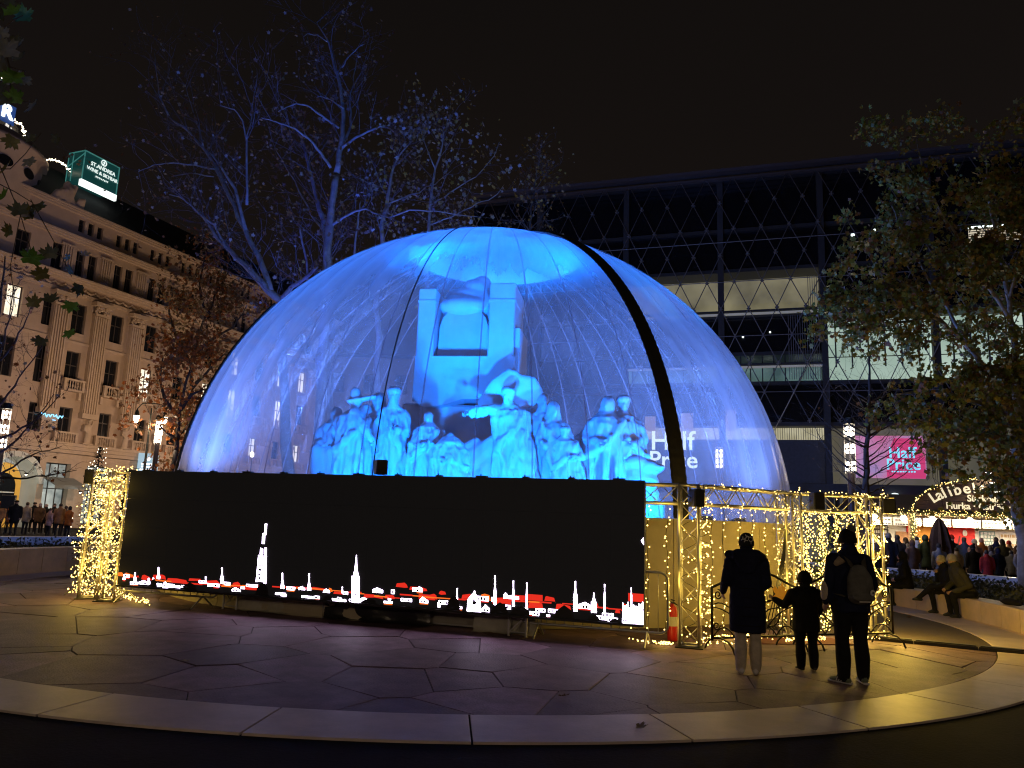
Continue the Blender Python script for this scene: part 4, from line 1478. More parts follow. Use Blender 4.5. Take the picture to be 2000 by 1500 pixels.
def garland(label, x, y, h, w, nb, rg, rot=0.0, turns=9, z0=0.05, lights=(), fill=False, group='light garlands wound round the trusses'):
    t = thing('light_garland', label, 'light garland', (x, y, 0), rot, group)
    q = MB()
    pts = []
    n = turns * 10
    for k in range(n + 1):
        a = 2 * pi * k / 10
        rr = w * 0.62 * rg.uniform(0.85, 1.2)
        pts.append((rr * cos(a), rr * sin(a), z0 + (h - z0) * k / n))
    q.tube(pts, 0.004, n=3, mi=0, caps=False)
    for k in range(nb):
        u = rg.random()
        i = min(int(u * n), n - 1)
        p = Vector(pts[i]).lerp(Vector(pts[i + 1]), rg.random())
        sc = rg.uniform(0.9, 1.3) if not fill else rg.random() ** 0.5 * 1.15
        bulbs(q, (p.x * sc + rg.gauss(0, 0.02), p.y * sc + rg.gauss(0, 0.02), max(0.02, p.z + rg.gauss(0, 0.03))))
    finish_string(t, q)
    for (lx, ly, lz, e) in lights:
        lamp('garland_glow', 'POINT', (lx, ly, lz), e, WARM, t, 0.18)
    return t
garland('light garland wound densely round the farthest light-covered tower', *TA, 2.4, 0.46, 720, rg, turns=16, fill=True, lights=((0.0, -0.32, 0.5, 9), (0, -0.32, 1.5, 9), (-0.38, 0.25, 0.7, 13), (-0.38, 0.25, 1.5, 13)))
garland('light garland wound densely round the tower at the screen end', *TB, 2.45, 0.46, 680, rg, turns=16, fill=True, lights=((0.05, -0.3, 0.4, 8), (0.0, -0.3, 1.3, 9), (0, -0.3, 2.1, 9)))
garland('light garland running down the first truss tower', T1[0] + 0.2, T1[1] - 0.02, 2.3, 0.12, 150, rg, turns=14, lights=((0.1, -0.18, 0.5, 9), (0.1, -0.18, 1.4, 9), (-0.42, -0.2, 0.9, 7), (-0.42, -0.2, 1.9, 6)))
garland('sparse light garland inside the first truss tower', *T1, 2.3, 0.2, 45, rg, turns=6)
garland('light garland round the middle truss tower', *T2, 2.4, 0.3, 130, rg, lights=((-0.25, -0.3, 0.9, 14), (-0.25, -0.3, 1.8, 12)))
garland('light garland round the last truss tower', *T3, 2.45, 0.34, 300, rg, lights=((0.34, 0.0, 0.8, 125), (0.34, 0.0, 1.7, 125)))
# beams carry lights too
def beam_lights(label, p0, p1, z, nb, rg):
    t = thing('light_garland', label, 'light garland', (*p0, z), atan2(p1[1] - p0[1], p1[0] - p0[0]), 'light garlands wound round the trusses')
    L = (Vector(p1) - Vector(p0)).length
    q = MB()
    for k in range(nb):
        x = rg.uniform(0, L)
        c = rg.choice(((-0.15, -0.15), (-0.16, 0.14), (0.0, 0.16), (-0.05, -0.17)))
        bulbs(q, (x, c[0] + rg.gauss(0, 0.025), c[1] + rg.gauss(0, 0.025)), 0.012)
    q.tube([(L * k / 40, -0.17 + 0.02 * sin(k), 0.15 + 0.03 * sin(k * 1.7)) for k in range(41)], 0.004, n=3, mi=0, caps=False)
    finish_string(t, q)
beam_lights('light garland along the long beam above the woman', T1, T2, 2.22, 70, rg)
beam_lights('light garland along the beam over the dense curtain', T2, T3, 2.22, 110, rg)
beam_lights('light garland on the beam joining the light-covered towers', TA, TB, 2.1, 110, rg)
# dense curtain
t = thing('light_curtain', 'dense shining curtain of fairy lights between the last two towers', 'light curtain', (T2[0], T2[1] + 0.12, 0), a23)
CL = (Vector(T3) - Vector(T2)).length
for k in range(34):
    q = MB()
    x = 0.16 + (CL - 0.3) * (k + rg.uniform(-0.4, 0.4)) / 33
    y = rg.uniform(-0.05, 0.4)
    strand(q, (x, y, 2.08), 2.0, rg, 0.03, 0.042, 0.0125, 1, spread=0.03)
    o = q.build('light_strand', [M_wire, M_bulb], t)
M_leafg = mat('garland_leaf', (0.09, 0.13, 0.03), 0.6, rnd=0.0, var=0.3)
q = MB()
for k in range(500):
    x = CL * 0.52 + rg.gauss(0, 0.05)
    if rg.random() < 0.55:
        x = rg.uniform(0.15, CL - 0.15)
    p = Vector((x, rg.uniform(0.0, 0.4), rg.uniform(0.1, 2.0)))
    d = Vector((rg.gauss(0, 1), rg.gauss(0, 1), rg.gauss(0, 1))).normalized()
    e = d.cross(Vector((0.3, 0.2, 1))).normalized()
    q.add([p, p + d * 0.05 + e * 0.014, p + d * 0.09, p + d * 0.05 - e * 0.014], [(0, 1, 2, 3)])
q.build('greenery', M_leafg, t)['kind'] = 'stuff'
for (x, z, e) in ((0.4, 0.6, 7), (1.05, 0.6, 7), (0.45, 1.5, 7), (1.0, 1.5, 7)):
    lamp('curtain_glow', 'POINT', (x, -0.2, z), e, WARM, t, 0.2)
# heaps on the ground
def heap(label, pxs, pys, nb, seed, e=3.0):
    rg = random.Random(seed)
    c = atz(sum(pxs) / 2, sum(pys) / 2, 0)
    t = thing('light_heap', label, 'fairy lights', (c.x, c.y, 0), 0, 'heaps of fairy lights on the paving')
    q = MB()
    pts = []
    for k in range(nb):
        u, v = rg.random(), rg.random()
        p = atz(pxs[0] + (pxs[1] - pxs[0]) * u, pys[0] + (pys[1] - pys[0]) * (0.65 * u + 0.35 * v), 0) - c
        pts.append((p.x, p.y, 0.012))
        bulbs(q, (p.x, p.y, 0.018 + abs(rg.gauss(0, 0.02))))
    pts.sort()
    q.tube(pts, 0.004, n=3, mi=0, caps=False)
    finish_string(t, q)
    if e:
        lamp('heap_glow', 'POINT', (0, 0, 0.14), e, WARM, t, 0.1)
heap('heap of fairy lights spilling over the paving below the screen corner', (238, 292), (1160, 1186), 60, 1)
heap('scattered fairy lights at the feet of the light-covered towers', (130, 240), (1150, 1168), 60, 2, 2)
heap('small heap of fairy lights by the foot of the crowd barrier', (1266, 1312), (1256, 1264), 22, 3, 1.2)
heap('fairy lights on the paving under the first fence panel', (1370, 1470), (1250, 1243), 60, 4, 2.5)
heap('fairy lights on the paving behind the child', (1535, 1612), (1256, 1250), 60, 5, 2.5)
heap('fairy lights on the paving behind the man with the backpack', (1660, 1732), (1248, 1252), 55, 6, 2.5)

# crowd barriers
M_galv = mat('galvanised_steel', (0.42, 0.42, 0.42), 0.4, metal=0.85, var=0.15, vscale=6)
def barrier(label, p0, ang, L=2.2, plate=True):
    t = thing('crowd_barrier', label, 'barrier', (p0[0], p0[1], 0), ang, 'steel crowd barriers')
    z0, z1, r = 0.2, 1.06, 0.12
    pts = []
    for (cx, cz, a0) in ((L - r, z1 - r, 90), (r, z1 - r, 180)):
        pass
    for (cx, cz, s0) in ((r, z0 + r, 270), (L - r, z0 + r, 360)):
        pass
    for (cx, cz, a0) in ((L - r, z0 + r, 270), (L - r, z1 - r, 0), (r, z1 - r, 90), (r, z0 + r, 180)):
        for k in range(5):
            a = radians(a0 + 90 * k / 4)
            pts.append((cx + r * cos(a), 0, cz + r * sin(a)))
    q = MB(); q.tube(pts, 0.019, n=8, closed=True); q.build('frame', M_galv, t, True)
    n = int(L / 0.14)
    for k in range(1, n):
        bar('bar', (L * k / n, 0, z0), (L * k / n, 0, z1), 0.0065, M_galv, t)
    for x in (0.3, L - 0.3):
        q = MB()
        q.tube([(x, -0.28, 0.012), (x, -0.02, z0), (x, 0.02, z0), (x, 0.28, 0.012)], 0.014, n=8)
        q.build('foot', M_galv, t)
    if plate:
        q = MB(); q.box((L - 0.75, -0.012, 0.72), (L - 0.55, -0.006, 0.84)); q.build('plate', mat('grey_plate', (0.2, 0.2, 0.22), 0.5), t)
p = sw(7.55, 0.3)
barrier('steel crowd barrier standing half behind the screen beside the first tower', p, sa, 2.25)
p = sw(-0.35, 0.3)
barrier('steel crowd barrier behind the screen next to the light-covered towers', p, sa, 2.3, False)
pA = atz(150, 1168)
barrier('steel crowd barrier turned edge-on beside the light-covered towers', (pA.x - 0.1, pA.y + 0.15), radians(105), 2.0, False)

# wrought-iron fence panels
M_iron = mat('wrought_iron', (0.02, 0.016, 0.014), 0.45, metal=0.4, var=0.2, vscale=20)
def spiral(cx, cz, r, turns=1.4, a0=0.0, sgn=1, n=18):
    return [(cx + r * (1 - 0.72 * k / n) * cos(a0 + sgn * 2 * pi * turns * k / n), 0, cz + r * (1 - 0.72 * k / n) * sin(a0 + sgn * 2 * pi * turns * k / n)) for k in range(n + 1)]
def arc(p0, p1, bulge, n=12):
    p0, p1 = Vector(p0), Vector(p1)
    d = p1 - p0
    nn = Vector((-d.z, 0, d.x)).normalized()
    return [p0 + d * (k / n) + nn * (bulge * 4 * (k / n) * (1 - k / n)) for k in range(n + 1)]
def iron_panel(label, p0, p1):
    p0, p1 = Vector(p0), Vector(p1)
    d = p1 - p0
    L = d.length
    t = thing('iron_fence_panel', label, 'iron fence', (p0.x, p0.y, 0), atan2(d.y, d.x), 'ornamental iron fence panels')
    def T(name, pts, r=0.011, closed=False, n=6):
        q = MB(); q.tube(pts, r, n=n, closed=closed); q.build(name, M_iron, t, True)
    T('post', [(0, 0, 0.16), (0, 0, 0.9)], 0.02, n=8)
    T('post', [(L, 0, 0.16), (L, 0, 0.9)], 0.02, n=8)
    T('bottom_rail', [(0, 0, 0.19), (L, 0, 0.19)], 0.018, n=8)
    T('arch', [(0, 0, 0.89), (L * 0.12, 0, 0.96), (L * 0.25, 0, 1.05), (L * 0.38, 0, 1.115), (L * 0.5, 0, 1.135), (L * 0.62, 0, 1.115), (L * 0.75, 0, 1.05), (L * 0.88, 0, 0.96), (L, 0, 0.89)], 0.019, n=8)
    m = L / 2
    for s_ in (-1, 1):
        X = lambda u: m + s_ * u * L / 2
        T('scroll', [(X(0.94), 0, 0.66)] + [(X(0.94 - 0.8 * k / 10), 0, 0.66 + 0.02 * sin(k) - 0.18 * (k / 10) ** 2) for k in range(1, 11)])
        T('scroll', [(m + s_ * (0.3 + 0.17 * cos(2 * pi * k / 20)), 0, 0.52 + 0.19 * sin(2 * pi * k / 20)) for k in range(20)], closed=True)
        T('scroll', [(m + s_ * (0.24 + 0.12 * cos(2 * pi * k / 20)), 0, 0.81 + 0.13 * sin(2 * pi * k / 20)) for k in range(20)], closed=True)
        T('scroll', spiral(X(0.86), 0.79, 0.075, 1.5, pi / 2, s_))
        T('scroll', spiral(X(0.13), 0.99, 0.07, 1.5, -pi / 2, -s_))
        T('scroll', arc((X(0.96), 0, 0.62), (X(0.2), 0, 0.24), -0.07 * s_))
        T('scroll', arc((X(0.98), 0, 0.2), (X(0.5), 0, 0.2), 0.13 * -s_))
        T('scroll', arc((X(0.5), 0, 0.2), (X(0.02), 0, 0.2), 0.13 * -s_))
        T('scroll', spiral(X(0.9), 0.36, 0.06, 1.4, 0, s_))
        T('scroll', [(X(0.04), 0, 0.2), (X(0.1), 0, 0.42), (X(0.04), 0, 0.66), (X(0.16), 0, 0.86)])
    for x in (0.12, L - 0.12):
        T('foot', [(x, -0.34, 0.01), (x, -0.3, 0.09), (x, -0.2, 0.16), (x, -0.05, 0.19), (x, 0.08, 0.185), (x, 0.2, 0.14), (x, 0.28, 0.07), (x, 0.31, 0.01)], 0.015, n=8)
    return t
iron_panel('ornamental iron fence panel behind the woman in the long coat', (2.98, 11.38), (4.42, 12.0))
iron_panel('ornamental iron fence panel behind the child and the man', (4.5, 12.04), (6.22, 12.72))

# speakers on the trusses
def speaker(label, loc, rot, w=0.2, h=0.34, dep=0.2, tilt=0.0, group='black loudspeakers on the trusses'):
    t = thing('loudspeaker', label, 'loudspeaker', loc, rot, group)
    M = Matrix.Rotation(tilt, 4, 'X')
    q = MB(); q.bevbox((-w / 2, -dep / 2, 0), (w / 2, dep / 2, h), 0.015, M=M); q.build('cabinet', M_blk, t)
    q = MB(); q.box((-w * 0.43, -dep / 2 - 0.006, h * 0.05), (w * 0.43, -dep / 2 - 0.001, h * 0.95), M=M); q.build('grille', mat('grille', (0.02, 0.02, 0.02), 0.7, bump=0.5, bscale=250), t)
    q = MB(); q.tube([(-w * 0.5 - 0.012, 0, h * 0.5), (-w * 0.5 - 0.012, dep * 0.6, h * 0.55), (w * 0.5 + 0.012, dep * 0.6, h * 0.55), (w * 0.5 + 0.012, 0, h * 0.5)], 0.009, n=6); q.build('bracket', M_blk, t)
    return t
p = aty(1360, 990, 11.55); speaker('black loudspeaker clamped on the first truss tower', p, 0.3, 0.17, 0.26)
p = aty(1596, 996, 13.0); speaker('black loudspeaker hanging before the beam near the middle tower', p, 0.1, 0.19, 0.29)
p = aty(1737, 1003, 13.3); speaker('black loudspeaker beyond the last truss tower, in front of the cafe sign', p, -0.4, 0.2, 0.24)
p = aty(743, 927, 12.75); speaker('black loudspeaker standing on top of the screen', p, 0.4, 0.19, 0.24)
p = aty(172, 945, 14.5); speaker('black loudspeaker on the light-covered tower farthest from the screen', p, 0.5, 0.16, 0.27)
for (x, y, r) in ((T3[0] + 0.3, T3[1] - 0.1, 0),):
    q = MB(); q.tube([(0, 0, 2.05), (0, 0, 2.42)], 0.015); q.tube([(-0.35, 0, 2.36), (0.1, 0, 2.36)], 0.02)
    tag(q.build('mast', M_truss, None, loc=(x, y, 0)), 'short metal mast holding the loudspeaker at the last tower', 'mast')
# fire extinguisher
p = (2.62, 12.35)
t = thing('fire_extinguisher', 'red fire extinguisher standing behind the barrier beside the first tower', 'fire extinguisher', (p[0], p[1], 0))
M_redp = mat('red_paint', (0.55, 0.02, 0.015), 0.3)
q = MB(); q.lathe([(0.001, 0.0), (0.075, 0.0), (0.08, 0.02), (0.08, 0.44), (0.065, 0.5), (0.03, 0.53), (0.03, 0.56), (0.001, 0.56)], 16); q.build('cylinder', M_redp, t, True)
q = MB(); q.box((-0.02, -0.1, 0.56), (0.02, 0.06, 0.58)); q.box((-0.015, -0.12, 0.6), (0.015, 0.05, 0.615)); q.build('handle', M_blk, t)
q = MB(); q.tube([(0.03, 0, 0.56), (0.1, 0, 0.52), (0.11, 0, 0.35), (0.1, 0, 0.15)], 0.012); q.build('hose', M_blk, t)
q = MB(); q.lathe([(0.0812, 0.22), (0.0812, 0.36)], 16, a0=-2.6, a1=-0.5); q.build('instruction_label', mat('label_pale', (0.6, 0.58, 0.5), 0.5), t)
# red mat and hanging cables near the middle tower
q = MB(); q.box((-0.75, -0.35, 0), (0.9, 0.35, 0.012))
tag(q.build('red_mat', mat('red_mat', (0.1, 0.018, 0.012), 0.9, var=0.2), None, loc=(4.6, 12.75, 0.001), rot=(0, 0, a23)), 'dull red mat lying behind the iron fence', 'mat')
t = thing('cable_bundle', 'black cables hanging down beside the middle tower', 'cables', (T2[0] - 0.25, T2[1] - 0.2, 0))
for k in range(5):
    q = MB()
    dx = -0.03 * k
    q.tube([(0.15, 0.05, 2.1), (0.1 + dx * 0.3, 0, 1.4), (0.02 + dx, -0.03, 0.7), (dx * 2.5, -0.05, 0.05), (dx * 5 - 0.1, -0.1, 0.012)], 0.008, n=5)
    q.build('cable', M_blk, t)
# ------------------------------------------------------------------ people
def cl(name, c, rough=0.8):
    return mat(name, c, rough, var=0.3, vscale=9, bump=0.5, bscale=26, spec=0.12)
SK1 = mat('skin_light', (0.42, 0.25, 0.18), 0.5)
SK2 = mat('skin_tan', (0.33, 0.19, 0.13), 0.5)
C_blk = cl('cloth_black', (0.012, 0.012, 0.014))
C_navy = cl('cloth_navy', (0.012, 0.015, 0.04))
C_dark = cl('cloth_charcoal', (0.03, 0.028, 0.028))
C_cream = cl('cloth_cream', (0.5, 0.44, 0.36))
C_white = cl('cloth_white', (0.6, 0.58, 0.56))
C_grey = cl('cloth_grey', (0.16, 0.16, 0.16))
C_beige = cl('cloth_beige', (0.34, 0.27, 0.2))
C_brown = cl('cloth_brown', (0.12, 0.07, 0.045))
C_tan = cl('cloth_tan', (0.3, 0.16, 0.08))
C_orange = cl('cloth_orange', (0.42, 0.13, 0.03))
C_green = cl('cloth_green', (0.05, 0.07, 0.04))
C_olive = cl('cloth_olive', (0.06, 0.055, 0.03))
C_red = cl('cloth_red', (0.3, 0.025, 0.02))
C_pink = cl('cloth_pink', (0.45, 0.27, 0.25))
C_jean = cl('cloth_jean', (0.05, 0.065, 0.1))
S_white = mat('shoe_white', (0.6, 0.58, 0.58), 0.5)
S_blk = mat('shoe_black', (0.012, 0.012, 0.012), 0.4)
S_green = mat('shoe_green', (0.13, 0.16, 0.1), 0.55, var=0.1)
H_dark = mat('hair_dark', (0.018, 0.012, 0.009), 0.55)
H_brown = mat('hair_brown', (0.06, 0.035, 0.02), 0.55)
H_grey = mat('hair_grey', (0.3, 0.28, 0.26), 0.55)

# woman in a long padded coat, from behind
wp = atz(1462, 1316)
W_, P, s = person('woman in a long dark padded coat and light trousers, seen from behind', (wp.x, wp.y, 0), pi - 0.25, 1.66, C_navy, C_cream, SK1, S_white, ('beanie', cl('beanie_dark', (0.02, 0.02, 0.022))),
       hem=0.52, voxel=0.014, build_=1.12, wide=1.12, waist=1.12, taper=1.18, drop=0.02, head_s=1.06,
       legs=[[(q * 0.088, 0, 0.93), (q * 0.09, -0.015, 0.5), (q * 0.093, 0.015, 0.08), (q * 0.12, -0.13, 0.035)] for q in (-1, 1)],
       arms=[[(-0.255, 0.02, 1.14), (-0.16, -0.2, 1.04)], [(0.275, 0.03, 1.16), (0.3, -0.17, 1.0)]])
q = MB()     # pale knitted marks on the cap
rg = random.Random(8)
for (ax, az_) in ((0.3, 0.05), (-0.5, 0.03), (0.0, 0.06), (0.9, 0.045), (-0.15, 0.015), (0.55, 0.0)):
    a = pi / 2 + ax
    r = 0.101 - max(0, az_ - 0.02) * 0.25
    c = P(r * 0.93 * cos(a), 0.006 + r * 1.1 * sin(a), 0.045 + az_)
    for b_ in range(3):
        w = b_ * 2 * pi / 3 + ax
        d = Vector((-sin(a) * cos(w), cos(a) * cos(w), sin(w)))
        q.tube([c - d * 0.004, c + d * 0.03], [0.007, 0.005], n=5)
q.build('cap_pattern', C_white, W_)
# hood lying on the shoulders, seams of the padding, shoulder bag flap
F = Fig()
F.limb(0, [(-0.19, 0.03, 1.39), (-0.12, 0.11, 1.42), (0, 0.13, 1.42), (0.12, 0.11, 1.42), (0.19, 0.03, 1.39)], [0.055, 0.075, 0.085, 0.075, 0.055], side=(0, 0, 1))
F.limb(0, [(0, 0.1, 1.45), (0, 0.15, 1.34), (0, 0.16, 1.22)], [(0.15, 0.06), (0.15, 0.06), (0.08, 0.03)])
F.ell(0, (0.2, 0.06, 1.42), (0.075, 0.06, 0.055))
link('hood', F.mesh([C_navy], 0.014, 2), W_)
for k, z in enumerate((0.58, 0.69, 0.8, 0.91, 1.02, 1.13)):
    q = MB()
    rx, ry = 0.206 - 0.008 * k * 0.9, 0.163 - 0.006 * k
    q.tube([(rx * cos(2 * pi * j / 24) * 1.0, ry * sin(2 * pi * j / 24), z) for j in range(24)], 0.0055, n=5, closed=True)
    q.build('quilt_seam', C_blk, W_)

# man with a backpack
mpz = atz(1667, 1334)
M_, P, s = person('man in a navy jacket with pale shoulder and grey backpack, seen from behind', (mpz.x, mpz.y, 0), pi + 0.14, 1.75, C_navy, C_blk, SK1, S_green, ('pompom', cl('beanie_black', (0.012, 0.011, 0.011))),
       hem=0.82, voxel=0.014, build_=1.16, wide=1.2, waist=1.1, taper=1.15, hatmat2=C_grey, head_s=1.06, drop=0.015,
       legs=[[(-0.1, 0, 0.93), (-0.115, -0.01, 0.5), (-0.12, 0.015, 0.08), (-0.16, -0.13, 0.035)], [(0.1, 0, 0.93), (0.12, -0.01, 0.5), (0.13, 0.02, 0.08), (0.2, -0.12, 0.035)]],
       arms=[[(-0.285, 0.03, 1.14), (-0.27, -0.07, 0.92)], [(0.285, 0.03, 1.14), (0.275, -0.07, 0.92)]])
def panel_on(root, name, m, pts, rad, side=(1, 0, 0), voxel=0.014):
    F = Fig()
    F.limb(0, pts, rad, side)
    return link(name, F.mesh([m], voxel, 2), root)
panel_on(M_, 'shoulder_yoke', C_beige, [(0.06, 0.03, 1.425), (0.14, 0.035, 1.415), (0.215, 0.025, 1.37)], [(0.055, 0.075), (0.06, 0.085), (0.05, 0.075)], side=(0, 0, 1))
panel_on(M_, 'sleeve_panel', C_cream, [(0.312, 0.012, 1.12), (0.308, -0.02, 1.03), (0.295, -0.05, 0.97)], [0.058, 0.054, 0.05])
panel_on(M_, 'jacket_hood', C_navy, [(-0.12, 0.08, 1.45), (0, 0.13, 1.43), (0.12, 0.08, 1.45)], [0.05, 0.07, 0.05], side=(0, 0, 1))
F = Fig()
F.limb(0, [(0, 0.2, 0.98), (0, 0.22, 1.08), (0, 0.21, 1.22), (0, 0.19, 1.33)], [(0.15, 0.075), (0.165, 0.095), (0.155, 0.085), (0.1, 0.05)], n=16)
F.limb(0, [(-0.1, 0.28, 1.0), (0.1, 0.28, 1.0)], [0.045, 0.045], side=(0, 0, 1))
bp_ = thing('backpack', 'small grey backpack with a round white badge on the man’s back'.replace('’', "'"), 'backpack', (mpz.x, mpz.y, 0), pi + 0.14)
link('bag_body', F.mesh([cl('bag_grey', (0.13, 0.128, 0.12))], 0.014, 2), bp_)
for q_ in (-1, 1):
    q = MB()
    q.tube([(q_ * 0.07, 0.2, 1.33), (q_ * 0.11, 0.12, 1.46), (q_ * 0.14, 0.0, 1.49), (q_ * 0.16, -0.11, 1.38), (q_ * 0.18, -0.13, 1.2), (q_ * 0.2, 0.02, 1.02), (q_ * 0.15, 0.15, 1.0)], [(0.03, 0.009)] * 7, n=8, side=(1, 0, 0))
    q.build('strap', cl('bag_strap', (0.07, 0.065, 0.055)), bp_, True)
q = MB(); q.lathe([(0.001, 0.01), (0.02, 0.01), (0.032, 0.006), (0.034, 0)], 18)
bdg = q.build('badge', C_white, bp_, True, loc=(-0.09, 0.318, 1.06), rot=(-pi / 2, 0, 0))
q = MB(); q.lathe([(0.001, 0.012), (0.014, 0.0115), (0.014, 0.008)], 12)
q.build('badge_centre', C_grey, bp_, True, loc=(-0.09, 0.318, 1.06), rot=(-pi / 2, 0, 0))
q = MB(); q.tube([(-0.07, 0.3, 0.955), (0.07, 0.3, 0.955)], 0.008); q.build('hem_strip', C_white, bp_)
for fx_ in (-1, 1):          # white stripes and soles on the trainers
    ank = Vector((fx_ * (0.125), 0.017, 0.08)); toe = Vector((-0.16 if fx_ < 0 else 0.2, -0.125, 0.03))
    d = Vector((toe.x - ank.x, toe.y - ank.y, 0)).normalized()
    lat = Vector((-d.y, d.x, 0))
    q = MB()
    q.tube([ank - d * 0.085 + Vector((0, 0, -0.07)), ank + d * 0.05 + Vector((0, 0, -0.07)), ank + d * 0.195 + Vector((0, 0, -0.07))], [(0.042, 0.014), (0.05, 0.014), (0.036, 0.014)], n=12, side=lat)
    q.build('sole', S_white, M_)
    q = MB()
    for k in range(3):
        c = ank + d * (0.015 + 0.03 * k) + Vector((0, 0, -0.035))
        for sd in (-1, 1):
            q.tube([c + lat * sd * 0.05 + Vector((0, 0, -0.02)), c + lat * sd * 0.043 - d * 0.02 + Vector((0, 0, 0.025))], 0.006, n=5)
    q.build('shoe_stripes', S_white, M_)

# child with a maple leaf
cp = atz(1577, 1309)
C_, P, s = person('small child in a dark snowsuit holding up a big maple leaf', (cp.x, cp.y, 0), pi + 0.1, 1.17, cl('snowsuit', (0.02, 0.02, 0.016)), cl('snowsuit_legs', (0.012, 0.012, 0.012)), SK1, S_blk, ('beanie', cl('child_hat', (0.015, 0.012, 0.01))),
       hem=0.72, voxel=0.013, build_=1.42, wide=1.3, taper=1.2, waist=1.0, head_s=1.42, drop=0.03,
       legs=[[(q * 0.12, 0, 0.9), (q * 0.125, -0.015, 0.5), (q * 0.13, 0.015, 0.08), (q * 0.15, -0.13, 0.035)] for q in (-1, 1)],
       arms=[[(-0.33, -0.02, 1.2), (-0.3, -0.15, 1.0)], [(0.37, -0.1, 1.17), (0.5, -0.26, 1.27)]])
q = MB(); q.tube([P(-0.11, 0.03, -0.1), P(0, 0.1, -0.12), P(0.11, 0.03, -0.1), P(0.0, -0.08, -0.13)], 0.045, n=8, closed=True); q.build('collar', C_blk, C_, True)
def leaf_poly(sz=1.0):
    """a five-lobed maple leaf in x-y, stalk at the origin, pointing +y"""
    half = [(0.0, 1.0), (0.1, 0.72), (0.2, 0.74), (0.2, 0.55), (0.46, 0.72), (0.44, 0.58), (0.6, 0.56), (0.47, 0.36), (0.34, 0.27), (0.5, 0.12), (0.4, 0.06), (0.34, -0.06), (0.12, 0.02)]
    pts = [(-x, y) for x, y in half[1:]][::-1]
    ring_ = half[:1] + half[1:] + [(0.0, 0.0)] + pts
    return [(x * sz, y * sz) for x, y in ring_]
def leaf_mesh(name, m, sz, cup=0.15):
    L = leaf_poly(sz)
    v = [(x, y, cup * (x * x + (y - sz * 0.3) ** 2) / sz) for x, y in L] + [(0, sz * 0.35, 0)]
    c = len(L)
    f = [(i, (i + 1) % c, c) for i in range(c)]
    me = bpy.data.meshes.new(name)
    me.from_pydata(v, [], f)
    me.materials.append(m)
    return me
M_mleaf = mat('yellow_leaf', (0.5, 0.3, 0.07), 0.6, var=0.25, vscale=12)
_t = M_mleaf.node_tree          # thin enough for the fairy lights to glow through
_tl = _t.nodes.new('ShaderNodeBsdfTranslucent'); _tl.inputs[0].default_value = (0.75, 0.42, 0.08, 1)
_mx = _t.nodes.new('ShaderNodeMixShader'); _mx.inputs[0].default_value = 0.6
_o = [n for n in _t.nodes if n.type == 'OUTPUT_MATERIAL'][0]
_t.links.new(_t.nodes['Principled BSDF'].outputs[0], _mx.inputs[1]); _t.links.new(_tl.outputs[0], _mx.inputs[2]); _t.links.new(_mx.outputs[0], _o.inputs[0])
hz = atz(1577, 1309)
hp = aty(1526, 1178, cp.y + 0.2)
t = thing('maple_leaf', 'big yellow maple leaf held up by the child', 'leaf', (hp.x, hp.y, hp.z), 0)
lm = link('blade', leaf_mesh('blade', M_mleaf, 0.235, 0.2), t, loc=(0.0, 0, 0.04), rot=(radians(80), radians(8), radians(6)))
q = MB(); q.tube([(0.02, 0, -0.1), (0.01, 0, 0.0), (0, 0, 0.055)], 0.004, n=5); q.build('stalk', M_mleaf, t)

# people on the bench
def on_bench(ang, r=11.2):
    a = radians(ang)
    return Vector((RC.x + r * cos(a), RC.y + r * sin(a), 0)), atan2(-sin(a), -cos(a)) + pi / 2      # facing the middle of the ring
def bench_deg(px, py):
    p = atz(px, py)
    return math.degrees(atan2(p.y - RC.y, p.x - RC.x))
SITL = lambda dx=0.0: [[(q * 0.1, 0, 0.5), (q * 0.13 + dx, -0.42, 0.5), (q * 0.15 + dx, -0.36, 0.08), (q * 0.16 + dx, -0.5, 0.035)] for q in (-1, 1)]
p, rz = on_bench(bench_deg(1745, 1178))
person('seated man in a flat grey cap eating at the far end of the bench', (p.x, p.y, 0), rz - 0.5, 1.74, C_blk, cl('trouser_grey', (0.08, 0.08, 0.085)), SK1, mat('shoe_brown', (0.15, 0.05, 0.03), 0.5), ('flat', C_grey), pose='sit', lean=(0.0, -0.16), face=True,
       legs=SITL(), arms=[[(-0.27, -0.2, 0.72), (-0.09, -0.42, 0.68)], [(0.27, -0.2, 0.72), (0.08, -0.44, 0.7)]])
p, rz = on_bench(bench_deg(1800, 1185))
person('seated person in black hood and glasses beside the man in a flat cap', (p.x, p.y, 0), rz - 0.7, 1.72, C_blk, C_blk, SK1, S_blk, ('hood', C_blk), pose='sit', lean=(0.0, -0.08), face=True, legs=SITL(0.05), build_=1.15)
p, rz = on_bench(bench_deg(1872, 1200))
person('seated woman in a cream knitted hat with crossed legs', (p.x, p.y, 0), rz - 0.15, 1.68, C_blk, C_blk, SK1, S_blk, ('beanie', C_cream), pose='sit', lean=(-0.02, -0.12), face=True,
       legs=[[(-0.1, 0, 0.5), (-0.06, -0.42, 0.52), (0.02, -0.38, 0.08), (0.02, -0.52, 0.035)], [(0.1, 0, 0.52), (0.02, -0.42, 0.63), (-0.1, -0.68, 0.34), (-0.15, -0.8, 0.27)]],
       arms=[[(-0.25, -0.16, 0.74), (-0.1, -0.24, 0.93)], [(0.26, -0.14, 0.72), (0.1, -0.36, 0.62)]])
p, rz = on_bench(bench_deg(1900, 1208))
